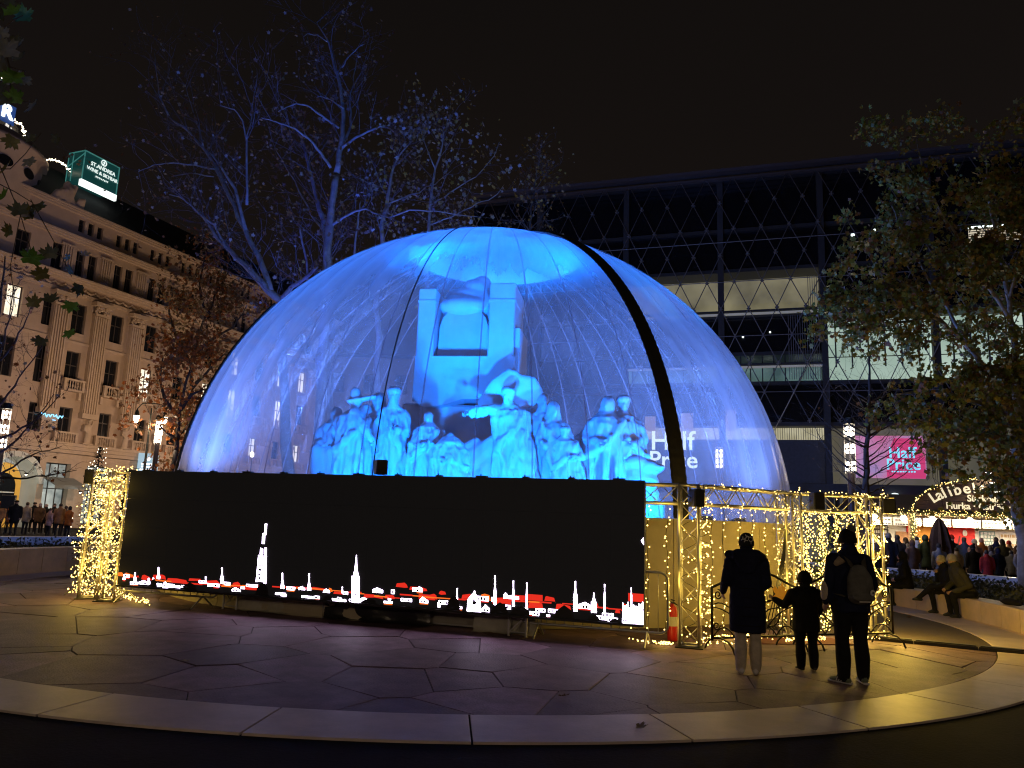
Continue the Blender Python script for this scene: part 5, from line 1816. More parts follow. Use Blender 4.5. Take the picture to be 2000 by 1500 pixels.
person('seated person in a pale grey hat leaning towards the woman in cream hat', (p.x, p.y, 0), rz - 0.1, 1.75, C_olive, C_blk, SK1, S_blk, ('beanie', cl('hat_grey', (0.34, 0.31, 0.3))), pose='sit', lean=(-0.16, -0.2), face=True, tilt=0.35, build_=1.2, legs=SITL(-0.03),
       arms=[[(-0.32, -0.2, 0.74), (-0.2, -0.42, 0.6)], [(0.27, -0.12, 0.7), (0.12, -0.4, 0.56)]])
p, rz = on_bench(bench_deg(1960, 1225))
q = MB()
rgb = random.Random(2)
F = Fig()
F.limb(0, [(-0.28, 0.05, 0.5), (0, 0, 0.5), (0.3, 0.06, 0.49)], [(0.09, 0.06), (0.14, 0.07), (0.09, 0.05)], side=(0, 1, 0))
o = link('bag', F.mesh([C_blk], 0.02, 2), None)
o.location = (p.x, p.y, 0); o.rotation_euler = (0, 0, rz)
tag(o, 'black bag lying on the bench beside the seated group', 'bag')

# crowd by the stall: (px of head, distance, height, coat, hat kind, hat colour, facing, label)
CROWD = [
 (1716, 25.5, 1.72, C_brown, 'longhair', H_brown, 2.8, 'standing woman with brown hair partly behind the last truss tower', 0),
 (1735, 26.5, 1.78, C_blk, 'beanie', C_grey, 2.6, 'standing person in a fluffy grey hat and black coat', 0),
 (1768, 28.0, 1.66, C_cream, 'longhair', H_brown, 3.3, 'standing woman in a cream coat with pink hat', 0),
 (1790, 30.5, 1.7, C_white, 'hair', H_dark, 3.0, 'standing person in white close to the garlanded stall post', 0),
 (1806, 27.2, 1.76, C_green, 'hood', C_green, 3.2, 'standing person in a green hooded parka', 0),
 (1822, 30.5, 1.7, C_pink, 'hair', H_grey, 2.9, 'grey-haired person in a pinkish coat behind the closed parasol', 0),
 (1857, 29.0, 1.8, C_blk, 'cap', C_red, 0.2, 'standing man in black with a dark red cap facing the square', 1),
 (1866, 26.2, 1.4, C_beige, 'hair', H_dark, 3.4, 'low person in a patterned beige jacket beside the closed parasol', 0),
 (1916, 30.2, 1.72, C_orange, 'beanie', C_pink, 3.1, 'standing person in an orange jacket at the stall counter', 0),
 (1944, 29.6, 1.78, C_navy, 'hair', H_brown, 3.0, 'standing man in navy jacket at the stall counter', 0),
 (1969, 30.4, 1.66, C_tan, 'beanie', C_red, 3.0, 'standing person in tan with a red knitted hat', 0),
 (1990, 29.0, 1.8, C_brown, 'longhair', H_dark, 0.4, 'standing woman with dark hair at the edge of the crowd', 1),
 (1932, 27.0, 1.5, C_beige, 'longhair', H_brown, 2.9, 'short person with light brown hair in front of the orange jacket', 0),
 (1946, 26.6, 1.42, C_navy, 'hood', C_navy, 3.2, 'short person in a dark blue hood', 0),
 (1972, 27.2, 1.36, C_grey, 'hair', H_dark, 2.6, 'child in grey beside the short person in dark blue hood', 0),
 (1988, 26.6, 1.5, C_beige, 'hair', H_grey, 0.3, 'person in a beige coat holding a white paper plate', 1),
 (1898, 26.4, 1.5, C_blk, 'pompom', C_blk, 3.0, 'person in black with a dark bobble hat behind the bench', 0),
]
CROWD += [
 (1752, 27.4, 1.74, C_dark, 'hair', H_dark, 2.9, 'dark-haired man in charcoal between the cream coat and the last tower', 0),
 (1780, 26.3, 1.58, C_brown, 'hood', C_brown, 3.3, 'short person in a brown hood behind the seated people', 0),
 (1832, 25.9, 1.5, C_grey, 'beanie', C_dark, 3.0, 'person in grey with a charcoal hat under the closed parasol', 0),
 (1882, 28.6, 1.74, C_jean, 'hair', H_brown, 2.8, 'person in a denim-blue coat left of the orange jacket', 0),
 (1902, 28.0, 1.68, C_pink, 'beanie', C_white, 3.2, 'person in pale pink with a white hat near the stall counter', 0),
 (1956, 28.2, 1.72, C_olive, 'longhair', H_dark, 3.0, 'long-haired person in olive green before the stall counter', 0),
 (1924, 25.6, 1.36, C_red, 'hair', H_dark, 2.9, 'child in a dark red jacket behind the planter coping', 0),
]
for (px, Y, hm, coat, hk, hc, fa, lb, face) in CROWD:
    p = aty(px, 1040, Y)
    person(lb, (p.x, Y, -0.05), fa, hm, coat, C_dark, SK1, S_blk, (hk, hc), voxel=0.032, hem=0.7, hands=False, group=None, face=bool(face), build_=1.1, hatmat2=hc)
# crowd in front of the arch
CROWD2 = [
 (3, 43.0, 1.7, C_tan, 'beanie', C_red, 0.4, 'person in tan half behind the loudspeaker on its stand'),
 (33, 40.0, 1.85, C_blk, 'flat', C_blk, 0.6, 'tall person in a black cape and wide dark hat'),
 (24, 43.5, 1.62, C_orange, 'hair', H_grey, 1.0, 'person with an orange sleeve behind the black cape'),
 (55, 43.0, 1.76, C_beige, 'hair', H_brown, 3.0, 'man in a grey-beige jacket with a white bag seen from behind'),
 (69, 45.0, 1.78, C_blk, 'flat', C_blk, 0.4, 'person in a dark wide-brimmed hat beside the beige jacket'),
 (80, 44.0, 1.74, C_brown, 'hair', H_grey, 0.2, 'grey-haired person in brown facing the square'),
 (92, 45.0, 1.7, C_blk, 'hair', H_grey, 0.1, 'grey-haired person in black clapping hands'),
 (108, 44.5, 1.74, C_dark, 'hair', H_dark, 0.3, 'dark-haired man in charcoal facing the square'),
 (101, 41.5, 1.5, C_pink, 'hair', H_brown, 2.7, 'small person with a pale rucksack'),
 (120, 42.0, 1.76, C_tan, 'hair', H_dark, 3.3, 'man in a tan jacket seen from behind'),
 (131, 43.0, 1.64, C_brown, 'hair', H_brown, 3.0, 'brown-haired woman beside the tan jacket'),
 (139, 41.5, 1.62, C_orange, 'hood', C_dark, 2.8, 'person in an orange jacket next to the light-covered towers'),
]
for (px, Y, hm, coat, hk, hc, fa, lb) in CROWD2:
    p = aty(px, 980, Y)
    person(lb, (p.x, Y, -0.05), fa, hm, coat, C_dark, SK1, S_blk, (hk, hc), voxel=0.035, hem=0.7, hands=False, build_=1.15)
p = aty(16, 985, 42.0)
speaker('dark loudspeaker on a stand among the crowd by the arch', (p.x, 42.0, 1.35), 0.4, 0.62, 0.72, 0.5, group=None)
q = MB(); q.tube([(0, 0, 0), (0, 0, 1.4)], 0.03)
for k in range(3):
    q.tube([(0, 0, 0.7), (0.5 * cos(k * 2.1), 0.5 * sin(k * 2.1), 0.02)], 0.02)
tag(q.build('speaker_stand', M_blk, None, loc=(p.x, 42.0, -0.05)), 'tripod stand under the loudspeaker by the crowd', 'stand')
# ------------------------------------------------------------------ sandstone building down the left
M_sand = mat('sandstone', (0.46, 0.34, 0.25), 0.8, var=0.14, vscale=0.8, bump=0.2, bscale=12)
M_sand2 = mat('sandstone_trim', (0.5, 0.38, 0.28), 0.75, var=0.14, vscale=1.6, bump=0.2, bscale=14)
M_roof = mat('slate_roof', (0.03, 0.028, 0.028), 0.8, var=0.2)
M_wfr = mat('window_frame', (0.05, 0.04, 0.035), 0.6)
M_glass = mat('dark_glass', (0.012, 0.013, 0.016), 0.12, spec=0.6)
E_win = lit_mat('lit_window', [(0.75, 0.6, 0.42), (1.0, 0.9, 0.72)], 1.6, 1.2)
P0 = Vector((-31.25, 58.0, -0.05))
LB = thing('sandstone_building', 'long sandstone palace with fluted pilasters, balconies and dark roof', 'building', P0, radians(68))

def wall_holes(q, u0, u1, z0, z1, holes, depth=0.28, mi=0, y=0.0):
    """front wall in the x-z plane at y with rectangular openings and their reveals"""
    us = sorted(set([u0, u1] + [h[0] for h in holes] + [h[1] for h in holes]))
    zs = sorted(set([z0, z1] + [h[2] for h in holes] + [h[3] for h in holes]))
    us = [u for u in us if u0 <= u <= u1]
    zs = [z for z in zs if z0 <= z <= z1]
    for j in range(len(zs) - 1):
        run = None
        for i in range(len(us) - 1):
            cu, cz = (us[i] + us[i + 1]) / 2, (zs[j] + zs[j + 1]) / 2
            inside = any(h[0] < cu < h[1] and h[2] < cz < h[3] for h in holes)
            if not inside:
                q.quad((us[i], y, zs[j]), (us[i + 1], y, zs[j]), (us[i + 1], y, zs[j + 1]), (us[i], y, zs[j + 1]), mi)
    for (a, b_, c, d) in holes:
        q.quad((a, y, c), (a, y + depth, c), (a, y + depth, d), (a, y, d), mi)
        q.quad((b_, y, c), (b_, y, d), (b_, y + depth, d), (b_, y + depth, c), mi)
        q.quad((a, y, c), (b_, y, c), (b_, y + depth, c), (a, y + depth, c), mi)
        q.quad((a, y, d), (a, y + depth, d), (b_, y + depth, d), (b_, y, d), mi)
_wm = {}
def window_meshes(w, h, lit, nx=2, transom=0.62):
    key = (round(w, 2), round(h, 2), lit, nx)
    if key not in _wm:
        q = MB()
        t = 0.07
        q.box((-w / 2, 0, -h / 2), (-w / 2 + t, 0.08, h / 2))
        q.box((w / 2 - t, 0, -h / 2), (w / 2, 0.08, h / 2))
        q.box((-w / 2 + t, 0, -h / 2), (w / 2 - t, 0.08, -h / 2 + t))
        q.box((-w / 2 + t, 0, h / 2 - t), (w / 2 - t, 0.08, h / 2))
        for k in range(1, nx):
            x = -w / 2 + w * k / nx
            q.box((x - 0.035, 0.01, -h / 2 + t), (x + 0.035, 0.07, h / 2 - t))
        if transom:
            z = -h / 2 + h * transom
            q.box((-w / 2 + t, 0.004, z - 0.035), (w / 2 - t, 0.075, z + 0.035))
        for k in range(2 * nx):
            pass
        fr = q.mesh('window', M_wfr)
        q = MB()
        q.quad((-w / 2 + t, 0.05, -h / 2 + t), (w / 2 - t, 0.05, -h / 2 + t), (w / 2 - t, 0.05, h / 2 - t), (-w / 2 + t, 0.05, h / 2 - t))
        pa = q.mesh('pane', lit or M_glass)
        _wm[key] = (fr, pa)
    return _wm[key]
def window(parent, u, z, w, h, lit=None, y=0.2, nx=2, transom=0.62):
    fr, pa = window_meshes(w, h, lit, nx, transom)
    f = link('window', fr, parent, (u, y, z))
    link('pane', pa, f)
    return f
BAY = 3.35
cent = [0.6 + BAY * k for k in range(-4, 7)]
cent = [-12.9, -10.3, -7.75, -5.05, -2.75] + [0.6 + BAY * k for k in range(0, 9)]
UL, UR = -16.0, 30.0
holes = []
wins = []
rg = random.Random(5)
litset = {(2, 2): 1, (6, 1): 1, (9, 2): 1, (9, 1): 1, (8, 1): 1, (11, 2): 1, (11, 1): 1, (12, 2): 1, (12, 0): 1, (10, 0): 1}
for i, c in enumerate(cent):
    for r, (z0, z1, w) in enumerate(((6.7, 8.65, 1.05), (10.1, 12.8, 1.15), (14.2, 16.4, 1.15))):
        holes.append((c - w / 2, c + w / 2, z0, z1))
        wins.append((c, (z0 + z1) / 2, w, z1 - z0, E_win if (i, r) in litset else None, 2))
    for du in ((-0.52, 0.52) if i > 3 else (0,)):
        w = 0.72 if i > 3 else 1.0
        holes.append((c + du - w / 2, c + du + w / 2, 18.45, 20.35))
        wins.append((c + du, 19.4, w, 1.9, None, 2))
    if i > 3:
        for du in (-0.8, 0.0, 0.8):
            holes.append((c + du - 0.25, c + du + 0.25, 21.75, 22.75))
            wins.append((c + du, 22.25, 0.5, 1.0, None, 1))
q = MB()
upper = [h for h in holes]
wall_holes(q, UL, UR, 5.3, 23.1, upper)
q.quad((UR, 0, -0.0), (UR, 14, 0), (UR, 14, 23.1), (UR, 0, 23.1))
q.build('wall', M_sand, LB)
for (u, z, w, h, lit, nx) in wins:
    window(LB, u, z, w, h, lit, 0.2, nx)
# ground floor: piers, shop fronts and the arched portal
E_shop = lit_mat('shop_interior', [(0.16, 0.2, 0.2), (0.5, 0.55, 0.5), (0.9, 0.95, 0.85)], 0.55, 0.9)
E_arch = lit_mat('arch_interior', [(0.4, 0.38, 0.36), (0.75, 0.8, 0.72)], 0.65, 0.7)
gh = [(c - 1.0, c + 1.05, 0.3, 4.6) for c in cent[5:]] + [(-3.7, -1.75, 0.3, 4.6)]
q = MB()
wall_holes(q, -4.2, UR, 0.0, 5.3, gh, 0.5)
wall_holes(q, UL, -4.2, 4.95, 5.3, [], 0.5)
q.build('ground_wall', M_sand2, LB)
for (a, b_, c, d) in gh:
    fr = window(LB, (a + b_) / 2, (c + d) / 2, b_ - a, d - c, E_shop if rg.random() < 0.7 else None, 0.42, 3, 0.58)
# the arch: white vault with a yellow door screen set in it
q = MB()
n = 20
R0, ZC = 1.75, 3.05
cu = -5.95
outer = [(-4.2, 0.0), (-4.2, 4.95), (-7.7, 4.95), (-7.7, 0.0)]
arc_ = [(cu + R0 * cos(pi * k / n), ZC + 0.0 + R0 * sin(pi * k / n)) for k in range(n + 1)]
for k in range(n):
    a, b_ = arc_[k], arc_[k + 1]
    oa = (-4.2 if a[0] > cu + 1.2 else (-7.7 if a[0] < cu - 1.2 else a[0]), a[1] if abs(a[0] - cu) > 1.2 else 4.95)
    ob = (-4.2 if b_[0] > cu + 1.2 else (-7.7 if b_[0] < cu - 1.2 else b_[0]), b_[1] if abs(b_[0] - cu) > 1.2 else 4.95)
    q.add([(a[0], 0, a[1]), (oa[0], 0, oa[1]), (ob[0], 0, ob[1]), (b_[0], 0, b_[1])], [(0, 1, 2, 3)])
    q.add([(a[0], 0, a[1]), (b_[0], 0, b_[1]), (b_[0], 1.6, b_[1]), (a[0], 1.6, a[1])], [(0, 1, 2, 3)])
q.quad((cu + R0, 0, 0), (-4.2, 0, 0), (-4.2, 0, ZC), (cu + R0, 0, ZC))
q.quad((-7.7, 0, 0), (cu - R0, 0, 0), (cu - R0, 0, ZC), (-7.7, 0, ZC))
q.quad((cu + R0, 0, 0), (cu + R0, 0, ZC), (cu + R0, 1.6, ZC), (cu + R0, 1.6, 0))
q.quad((cu - R0, 0, 0), (cu - R0, 1.6, 0), (cu - R0, 1.6, ZC), (cu - R0, 0, ZC))
q.build('arch_surround', mat('pale_plaster', (0.6, 0.6, 0.55), 0.7, var=0.08, vscale=1), LB)
for k in range(11):
    a0, a1 = pi * k / 11 + 0.01, pi * (k + 1) / 11 - 0.01
    P = [(cu + (R0 + 0.02) * cos(a0), ZC + (R0 + 0.02) * sin(a0)), (cu + (R0 + 0.4) * cos(a0), ZC + (R0 + 0.4) * sin(a0)), (cu + (R0 + 0.4) * cos(a1), ZC + (R0 + 0.4) * sin(a1)), (cu + (R0 + 0.02) * cos(a1), ZC + (R0 + 0.02) * sin(a1))]
    q = MB()
    q.xprism(P[::-1], -0.14, -0.002)
    q.build('arch_stone', MATS['pale_plaster'], LB)
E_yel = mat('yellow_portal', (0.5, 0.28, 0.05), 0.5, emit=(1.0, 0.5, 0.07), estr=0.32, sampled=False)
q = MB()
# door screen: yellow field with the dark arched window and two slots under it
yd = [(cu + 1.25 * cos(pi * k / 16), ZC - 0.05 + 1.4 * sin(pi * k / 16)) for k in range(17)]
P = [(cu + 1.25, 0.0)] + yd + [(cu - 1.25, 0.0)]
q.xprism(P[::-1], 0.9, 1.0)
q.build('yellow_portal', E_yel, LB)
q = MB()
wd = [(cu + 0.85 * cos(pi * k / 16), ZC - 0.3 + 0.95 * sin(pi * k / 16)) for k in range(17)]
q.xprism(([(cu + 0.85, 1.75)] + wd + [(cu - 0.85, 1.75)])[::-1], 0.86, 0.897)
for sx in (-1, 1):
    q.xprism([(cu + sx * 0.6 - 0.2, 0.95), (cu + sx * 0.6 + 0.2, 0.95), (cu + sx * 0.6 + 0.2, 1.76), (cu + sx * 0.6 - 0.2, 1.76)], 0.86, 0.897)
q.build('portal_window', M_glass, LB)
q = MB(); q.box((cu - 0.8, 0.83, 2.35), (cu + 0.8, 0.858, 2.43)); q.build('portal_bar', MATS['pale_plaster'], LB)
q = MB(); q.quad((-7.7, 1.62, 0), (-4.2, 1.62, 0), (-4.2, 1.62, 4.9), (-7.7, 1.62, 4.9)); q.build('portal_back', E_arch, LB)
# shop front left of the arch
q = MB(); q.quad((UL, 0.5, 0), (-7.75, 0.5, 0), (-7.75, 0.5, 4.95), (UL, 0.5, 4.95)); q.build('shop_front', E_arch, LB)
for u in (-9.0, -10.6, -12.4):
    q = MB(); q.box((u - 0.25, 0.1, 0), (u + 0.25, 0.5, 4.95)); q.build('pier', MATS['pale_plaster'], LB)
# awnings
for (a, b_) in ((-3.9, -1.4), (-9.6, -7.9)):
    q = MB()
    q.add([(a, -0.02, 3.6), (b_, -0.02, 3.6), (b_, -1.4, 3.05), (a, -1.4, 3.05), (a, -1.4, 2.8), (b_, -1.4, 2.8), (a, -0.02, 3.56), (b_, -0.02, 3.56), (b_, -1.38, 3.01), (a, -1.38, 3.01)], [(0, 1, 2, 3), (3, 2, 5, 4), (6, 9, 8, 7)])
    q.build('awning', mat('grey_awning', (0.2, 0.22, 0.22), 0.8, var=0.1), LB)
# mouldings
def band(name, z0, z1, proj, u0=UL, u1=UR):
    q = MB()
    h = z1 - z0
    for (f0, f1, p) in ((0, 0.35, 0.55), (0.352, 0.7, 0.8), (0.702, 1.0, 1.0)):
        q.box((u0, -proj * p, z0 + h * f0), (u1, -0.002, z0 + h * f1))
    return q.build(name, M_sand2, LB)
band('base_cornice', 5.35, 6.1, 0.45)
band('frieze_band', 16.9, 17.15, 0.22)
band('main_cornice', 17.75, 18.15, 0.75)
band('attic_cornice', 20.85, 21.25, 0.5)
band('eaves', 22.95, 23.3, 0.55)
band('string_course', 13.35, 13.55, 0.1)
# garland frieze: small swags between the bands
sw_me = None
for k in range(30):
    if sw_me is None:
        q = MB()
        q.tube([(-0.35 + 0.1 * i, -0.06 - 0.03 * sin(i), 0.18 - 0.16 * sin(pi * i / 7)) for i in range(8)], [0.05, 0.08, 0.1, 0.12, 0.12, 0.1, 0.08, 0.05], n=8)
        q.ell((-0.42, -0.05, 0.22), (0.09, 0.08, 0.09), 8, 6)
        sw_me = q.mesh('frieze_swag', M_sand2, True)
    link('frieze_swag', sw_me, LB, (-8 + k * 0.84, 0, 17.3))
# pilasters with flutes and leafy capitals
q = MB()
for k in range(6):
    x = -0.5 + k * 0.2
    q.box((x - 0.055, -0.42, 8.4), (x + 0.055, -0.3, 15.75))
q.box((-0.6, -0.32, 8.2), (0.6, -0.002, 15.8))
q.box((-0.68, -0.48, 8.0), (0.68, -0.002, 8.38))
pil_me = q.mesh('pilaster', M_sand2)
q = MB()
q.box((-0.64, -0.46, 15.82), (0.64, -0.002, 15.98))
rg2 = random.Random(3)
for k in range(26):
    q.ell((rg2.uniform(-0.62, 0.62), -0.4 + rg2.uniform(-0.06, 0.06), 16.02 + rg2.random() * 0.5), (0.1, 0.09, 0.14), 7, 5)
q.box((-0.8, -0.6, 16.55), (0.8, -0.002, 16.85))
cap_me = q.mesh('capital', M_sand2, False)
q = MB()
for k in range(5):
    q.box((-0.44 + k * 0.2, -0.14, 18.6), (-0.34 + k * 0.2, -0.002, 20.35))
q.box((-0.55, -0.18, 20.37), (0.55, -0.002, 20.5))
att_me = q.mesh('attic_pilaster', M_sand2)
for i in range(4, len(cent)):
    u = cent[i] - BAY / 2
    link('pilaster', pil_me, LB, (u, 0, 0))
    link('capital', cap_me, LB, (u, 0, 0))
    link('attic_pilaster', att_me, LB, (u, 0, 0))
# statue reliefs at the feet of the pilasters, balconies
for j, i in enumerate((5, 6, 7)):
    u = cent[i] - BAY / 2
    F = Fig()
    F.limb(0, [(u, -0.4, 6.15), (u + 0.05, -0.42, 6.9), (u - 0.04, -0.42, 7.4), (u, -0.4, 7.6)], [(0.26, 0.16), (0.24, 0.16), (0.27, 0.16), (0.16, 0.1)])
    F.ell(0, (u + 0.02, -0.45, 7.82), (0.12, 0.12, 0.16))
    F.limb(0, [(u - 0.25, -0.4, 7.5), (u - 0.34, -0.45, 7.15), (u - 0.1, -0.55, 6.95)], [0.08, 0.07, 0.06])
    F.limb(0, [(u + 0.25, -0.4, 7.5), (u + 0.36, -0.4, 7.8), (u + 0.2, -0.42, 8.0)], [0.08, 0.07, 0.06])
    link('facade_statue', F.mesh([M_sand2], 0.05, 2), LB)
    q = MB(); q.bevbox((u - 0.45, -0.62, 6.1), (u + 0.45, -0.35, 6.2), 0.01); q.build('statue_base', M_sand2, LB)
def balcony(u, z, w, dep):
    q = MB()
    q.box((u - w / 2, -dep, z - 0.14), (u + w / 2, -0.002, z))
    q.box((u - w / 2, -dep, z + 0.62), (u + w / 2, -dep + 0.2, z + 0.75))
    for s_ in (-1, 1):
        x = u + s_ * (w / 2 - 0.11)
        q.box((x - 0.1, -dep + 0.01, z + 0.001), (x + 0.1, -dep + 0.19, z + 0.619))
        q.xprism([(x - 0.1, z - 0.7), (x + 0.1, z - 0.7), (x + 0.1, z - 0.141), (x - 0.1, z - 0.141)], -dep * 0.5, -0.003)
    o = q.build('balcony', M_sand2, LB)
    n = int((w - 0.44) / 0.2)
    q = MB()
    for k in range(n):
        x = u - w / 2 + 0.22 + (w - 0.44) * (k + 0.5) / n
        q.lathe([(0.05, 0), (0.05, 0.06), (0.03, 0.1), (0.065, 0.25), (0.03, 0.45), (0.05, 0.56), (0.05, 0.62)], 7, (x, -dep + 0.1, z))
    q.build('balusters', M_sand2, o)
for i in range(4, len(cent)):
    balcony(cent[i], 9.95, 1.7, 0.55)
    balcony(cent[i], 6.12, 1.9, 0.42)
# roof
q = MB()
q.add([(UL, -0.3, 23.3), (UR, -0.3, 23.3), (UR, 3.2, 27.0), (UL, 3.2, 27.0), (UR, 14, 27.4), (UL, 14, 27.4), (UR, 14, 23.3)], [(0, 1, 2, 3), (3, 2, 4, 5), (1, 6, 4, 2)])
q.build('roof', M_roof, LB)
# corner drum with oval windows and the terrace above it
q = MB()
q.lathe([(5.4, 21.2), (5.4, 25.6), (5.7, 25.7), (5.75, 26.0), (5.3, 26.05), (5.2, 26.6), (0.1, 26.7)], 40, (-10.5, 4.6, 0))
q.build('corner_drum', M_sand, LB, True)
for a in (-112, -88, -66, -45):
    q = MB()
    q.tube([(0, 0.06, 0), (0, -0.05, 0)], [(0.55, 0.36)] * 2, n=18, side=(1, 0, 0))
    an = radians(a)
    q.build('oval_window', M_glass, LB, loc=(-10.5 + 5.4 * cos(an), 4.6 + 5.4 * sin(an), 24.2), rot=(0, 0, an + pi / 2))
q = MB()
q.lathe([(4.2, 26.7), (4.2, 28.3), (4.35, 28.35), (0.1, 28.6)], 32, (-10.8, 5.5, 0))
q.build('roof_pavilion', mat('pavilion_wall', (0.1, 0.09, 0.085), 0.7, var=0.2), LB)
q = MB()
an = radians(-62)
q.box((-0.35, -0.05, 0), (0.35, 0.02, 1.0))
q.build('lit_curtain_window', mat('curtain_glow', (0.3, 0.3, 0.3), 0.6, emit=(0.9, 0.85, 0.78), estr=0.9, sampled=False), LB, loc=(-10.8 + 4.22 * cos(an), 5.5 + 4.22 * sin(an), 26.9), rot=(0, 0, an + pi / 2))
# roof-edge ornament on the drum's side
F = Fig()
rg2 = random.Random(17)
for k in range(26):
    u = -5.2 + rg2.uniform(-1.1, 1.4)
    hz = 0.5 + 1.1 * max(0, 1 - abs(u + 5.1) / 1.3)
    F.limb(0, [(u, -0.2 + rg2.uniform(-0.2, 0.2), 23.3), (u + rg2.uniform(-0.3, 0.3), -0.3 + rg2.uniform(-0.2, 0.1), 23.3 + hz * rg2.uniform(0.6, 1.1))], [rg2.uniform(0.12, 0.26), rg2.uniform(0.06, 0.2)])
link('roof_ornament', F.mesh([M_sand2], 0.09, 1), LB)

# things on and near the facade: top-level, placed through the facade's frame
LBM = Matrix.Translation(P0) @ Matrix.Rotation(radians(68), 4, 'Z')
def on_left(u, y, z):
    return LBM @ Vector((u, y, z))
# illuminated rooftop sign box
t = thing('rooftop_sign', 'lit green glass box on the roof reading St. Andrea Wine & Skybar', 'sign', on_left(-2.1, 0.6, 25.85), radians(68))
M_teal = mat('teal_glass', (0.02, 0.09, 0.09), 0.15, emit=(0.02, 0.2, 0.18), estr=0.13, sampled=False)
E_sign = mat('sign_glow', (0.8, 0.8, 0.8), 0.5, emit=(0.9, 1.0, 0.95), estr=1.3, sampled=False)
E_letter = mat('letter_glow', (0.8, 0.8, 0.8), 0.5, emit=(0.85, 1.0, 0.95), estr=0.95, sampled=False)
q = MB(); q.box((-1.55, 0.02, 0.2), (1.55, 1.7, 2.5)); q.build('glass_box', M_teal, t)
for (a, b_) in (((-1.6, -0.05, -0.3), (1.6, 0.2, 0.19)),):
    q = MB(); q.box(a, b_); q.build('light_trough', E_sign, t)
M_dkf = mat('dark_steel', (0.03, 0.035, 0.035), 0.4, metal=0.5)
for (a, b_) in (((-1.55, 0, 0.2), (-1.55, 0, 2.5)), ((1.55, 0, 0.2), (1.55, 0, 2.5)), ((-1.55, 0, 2.5), (1.55, 0, 2.5)), ((-1.55, 0, 2.5), (-1.55, 1.7, 2.5)), ((-1.55, 1.7, 0.2), (-1.55, 1.7, 2.5)), ((-1.55, 1.2, 0.2), (-1.55, 1.2, 2.5)), ((-1.55, 1.7, 1.4), (-1.55, 0, 2.3))):
    q = MB(); q.tube([a, b_], 0.05, n=6); q.build('frame_bar', mat('teal_bar', (0.1, 0.3, 0.3), 0.4, emit=(0.1, 0.5, 0.45), estr=0.25, sampled=False), t)
for body, sz, z in (('ST.ANDREA', 0.42, 1.72), ('WINE & SKYBAR', 0.38, 1.26), ('B U D A P E S T', 0.17, 0.86)):
    o = link('lettering', text_mesh(body, sz, 0.012, mats=E_letter, bold=0.006), t, (0.1, -0.06, z), UP)
q = MB(); q.tube([(0.22 * cos(2 * pi * k / 18), 0, 0.22 * sin(2 * pi * k / 18)) for k in range(18)], 0.04, closed=True); q.tube([(-0.09, 0, -0.14), (0.07, 0, -0.02), (-0.05, 0, 0.06), (0.1, 0, 0.15)], 0.04); q.build('emblem', E_letter, t, loc=(0.1, -0.06, 2.22))
# rooftop letter and terrace lights
t = thing('rooftop_letter', 'glowing white letter R with blue halo on the corner roof', 'sign', on_left(-10.3, -0.2, 27.35), radians(68))
link('lettering', text_mesh('R', 1.35, 0.06, mats=mat('letter_blue', (0.8, 0.8, 0.8), 0.5, emit=(0.8, 0.92, 1.0), estr=2.0, sampled=False), bold=0.03), t, (0, 0, 0.45), UP)
q = MB(); q.box((-0.62, 0.1, -0.25), (0.62, 0.16, 1.1)); q.build('backing', mat('letter_back', (0.02, 0.04, 0.1), 0.6, emit=(0.03, 0.09, 0.35), estr=0.5, sampled=False), t)
q = MB(); q.tube([(-0.4, 0.13, -0.24), (-0.4, 0.13, -1.2)], 0.05); q.tube([(0.4, 0.13, -0.24), (0.4, 0.13, -1.2)], 0.05); q.build('stand', M_dkf, t)
t = thing('light_string', 'string of tiny lights along the curved roof terrace', 'light string', on_left(-10.8, 5.5, 0), radians(68))
q = MB()
pts = []
rg = random.Random(9)
for k in range(60):
    a = radians(-100 + k * 1.75)
    pts.append((4.7 * cos(a), 4.7 * sin(a), 28.55 - 0.35 * abs(sin(k * 0.35)) - 0.9 * max(0, (k - 46) / 14) ** 2))
q.tube(pts, 0.012, n=4, mi=0)
for p in pts:
    for _ in range(2):
        bulbs(q, (p[0] + rg.gauss(0, 0.05), p[1] + rg.gauss(0, 0.05), p[2] + rg.gauss(0, 0.05)), 0.05, 2)
for k in range(55):
    bulbs(q, (-0.2 + rg.gauss(0, 0.35), -4.7 + rg.gauss(0, 0.2), 28.0 + rg.random() * 2.4), 0.045, 2)
finish_string(t, q)
t = thing('light_string', 'string of tiny lights beside the rooftop sign box', 'light string', on_left(-7.0, 0.2, 25.9), radians(68))
q = MB()
q.tube([(0.1 * k, 0.1, 0.5 * sin(pi * k / 24)) for k in range(22)], 0.01, n=4, mi=0)
for k in range(44):
    bulbs(q, (0.05 * k + rg.gauss(0, 0.03), 0.1, 0.5 * sin(pi * k / 48) + rg.gauss(0, 0.05)), 0.045, 2)
finish_string(t, q)
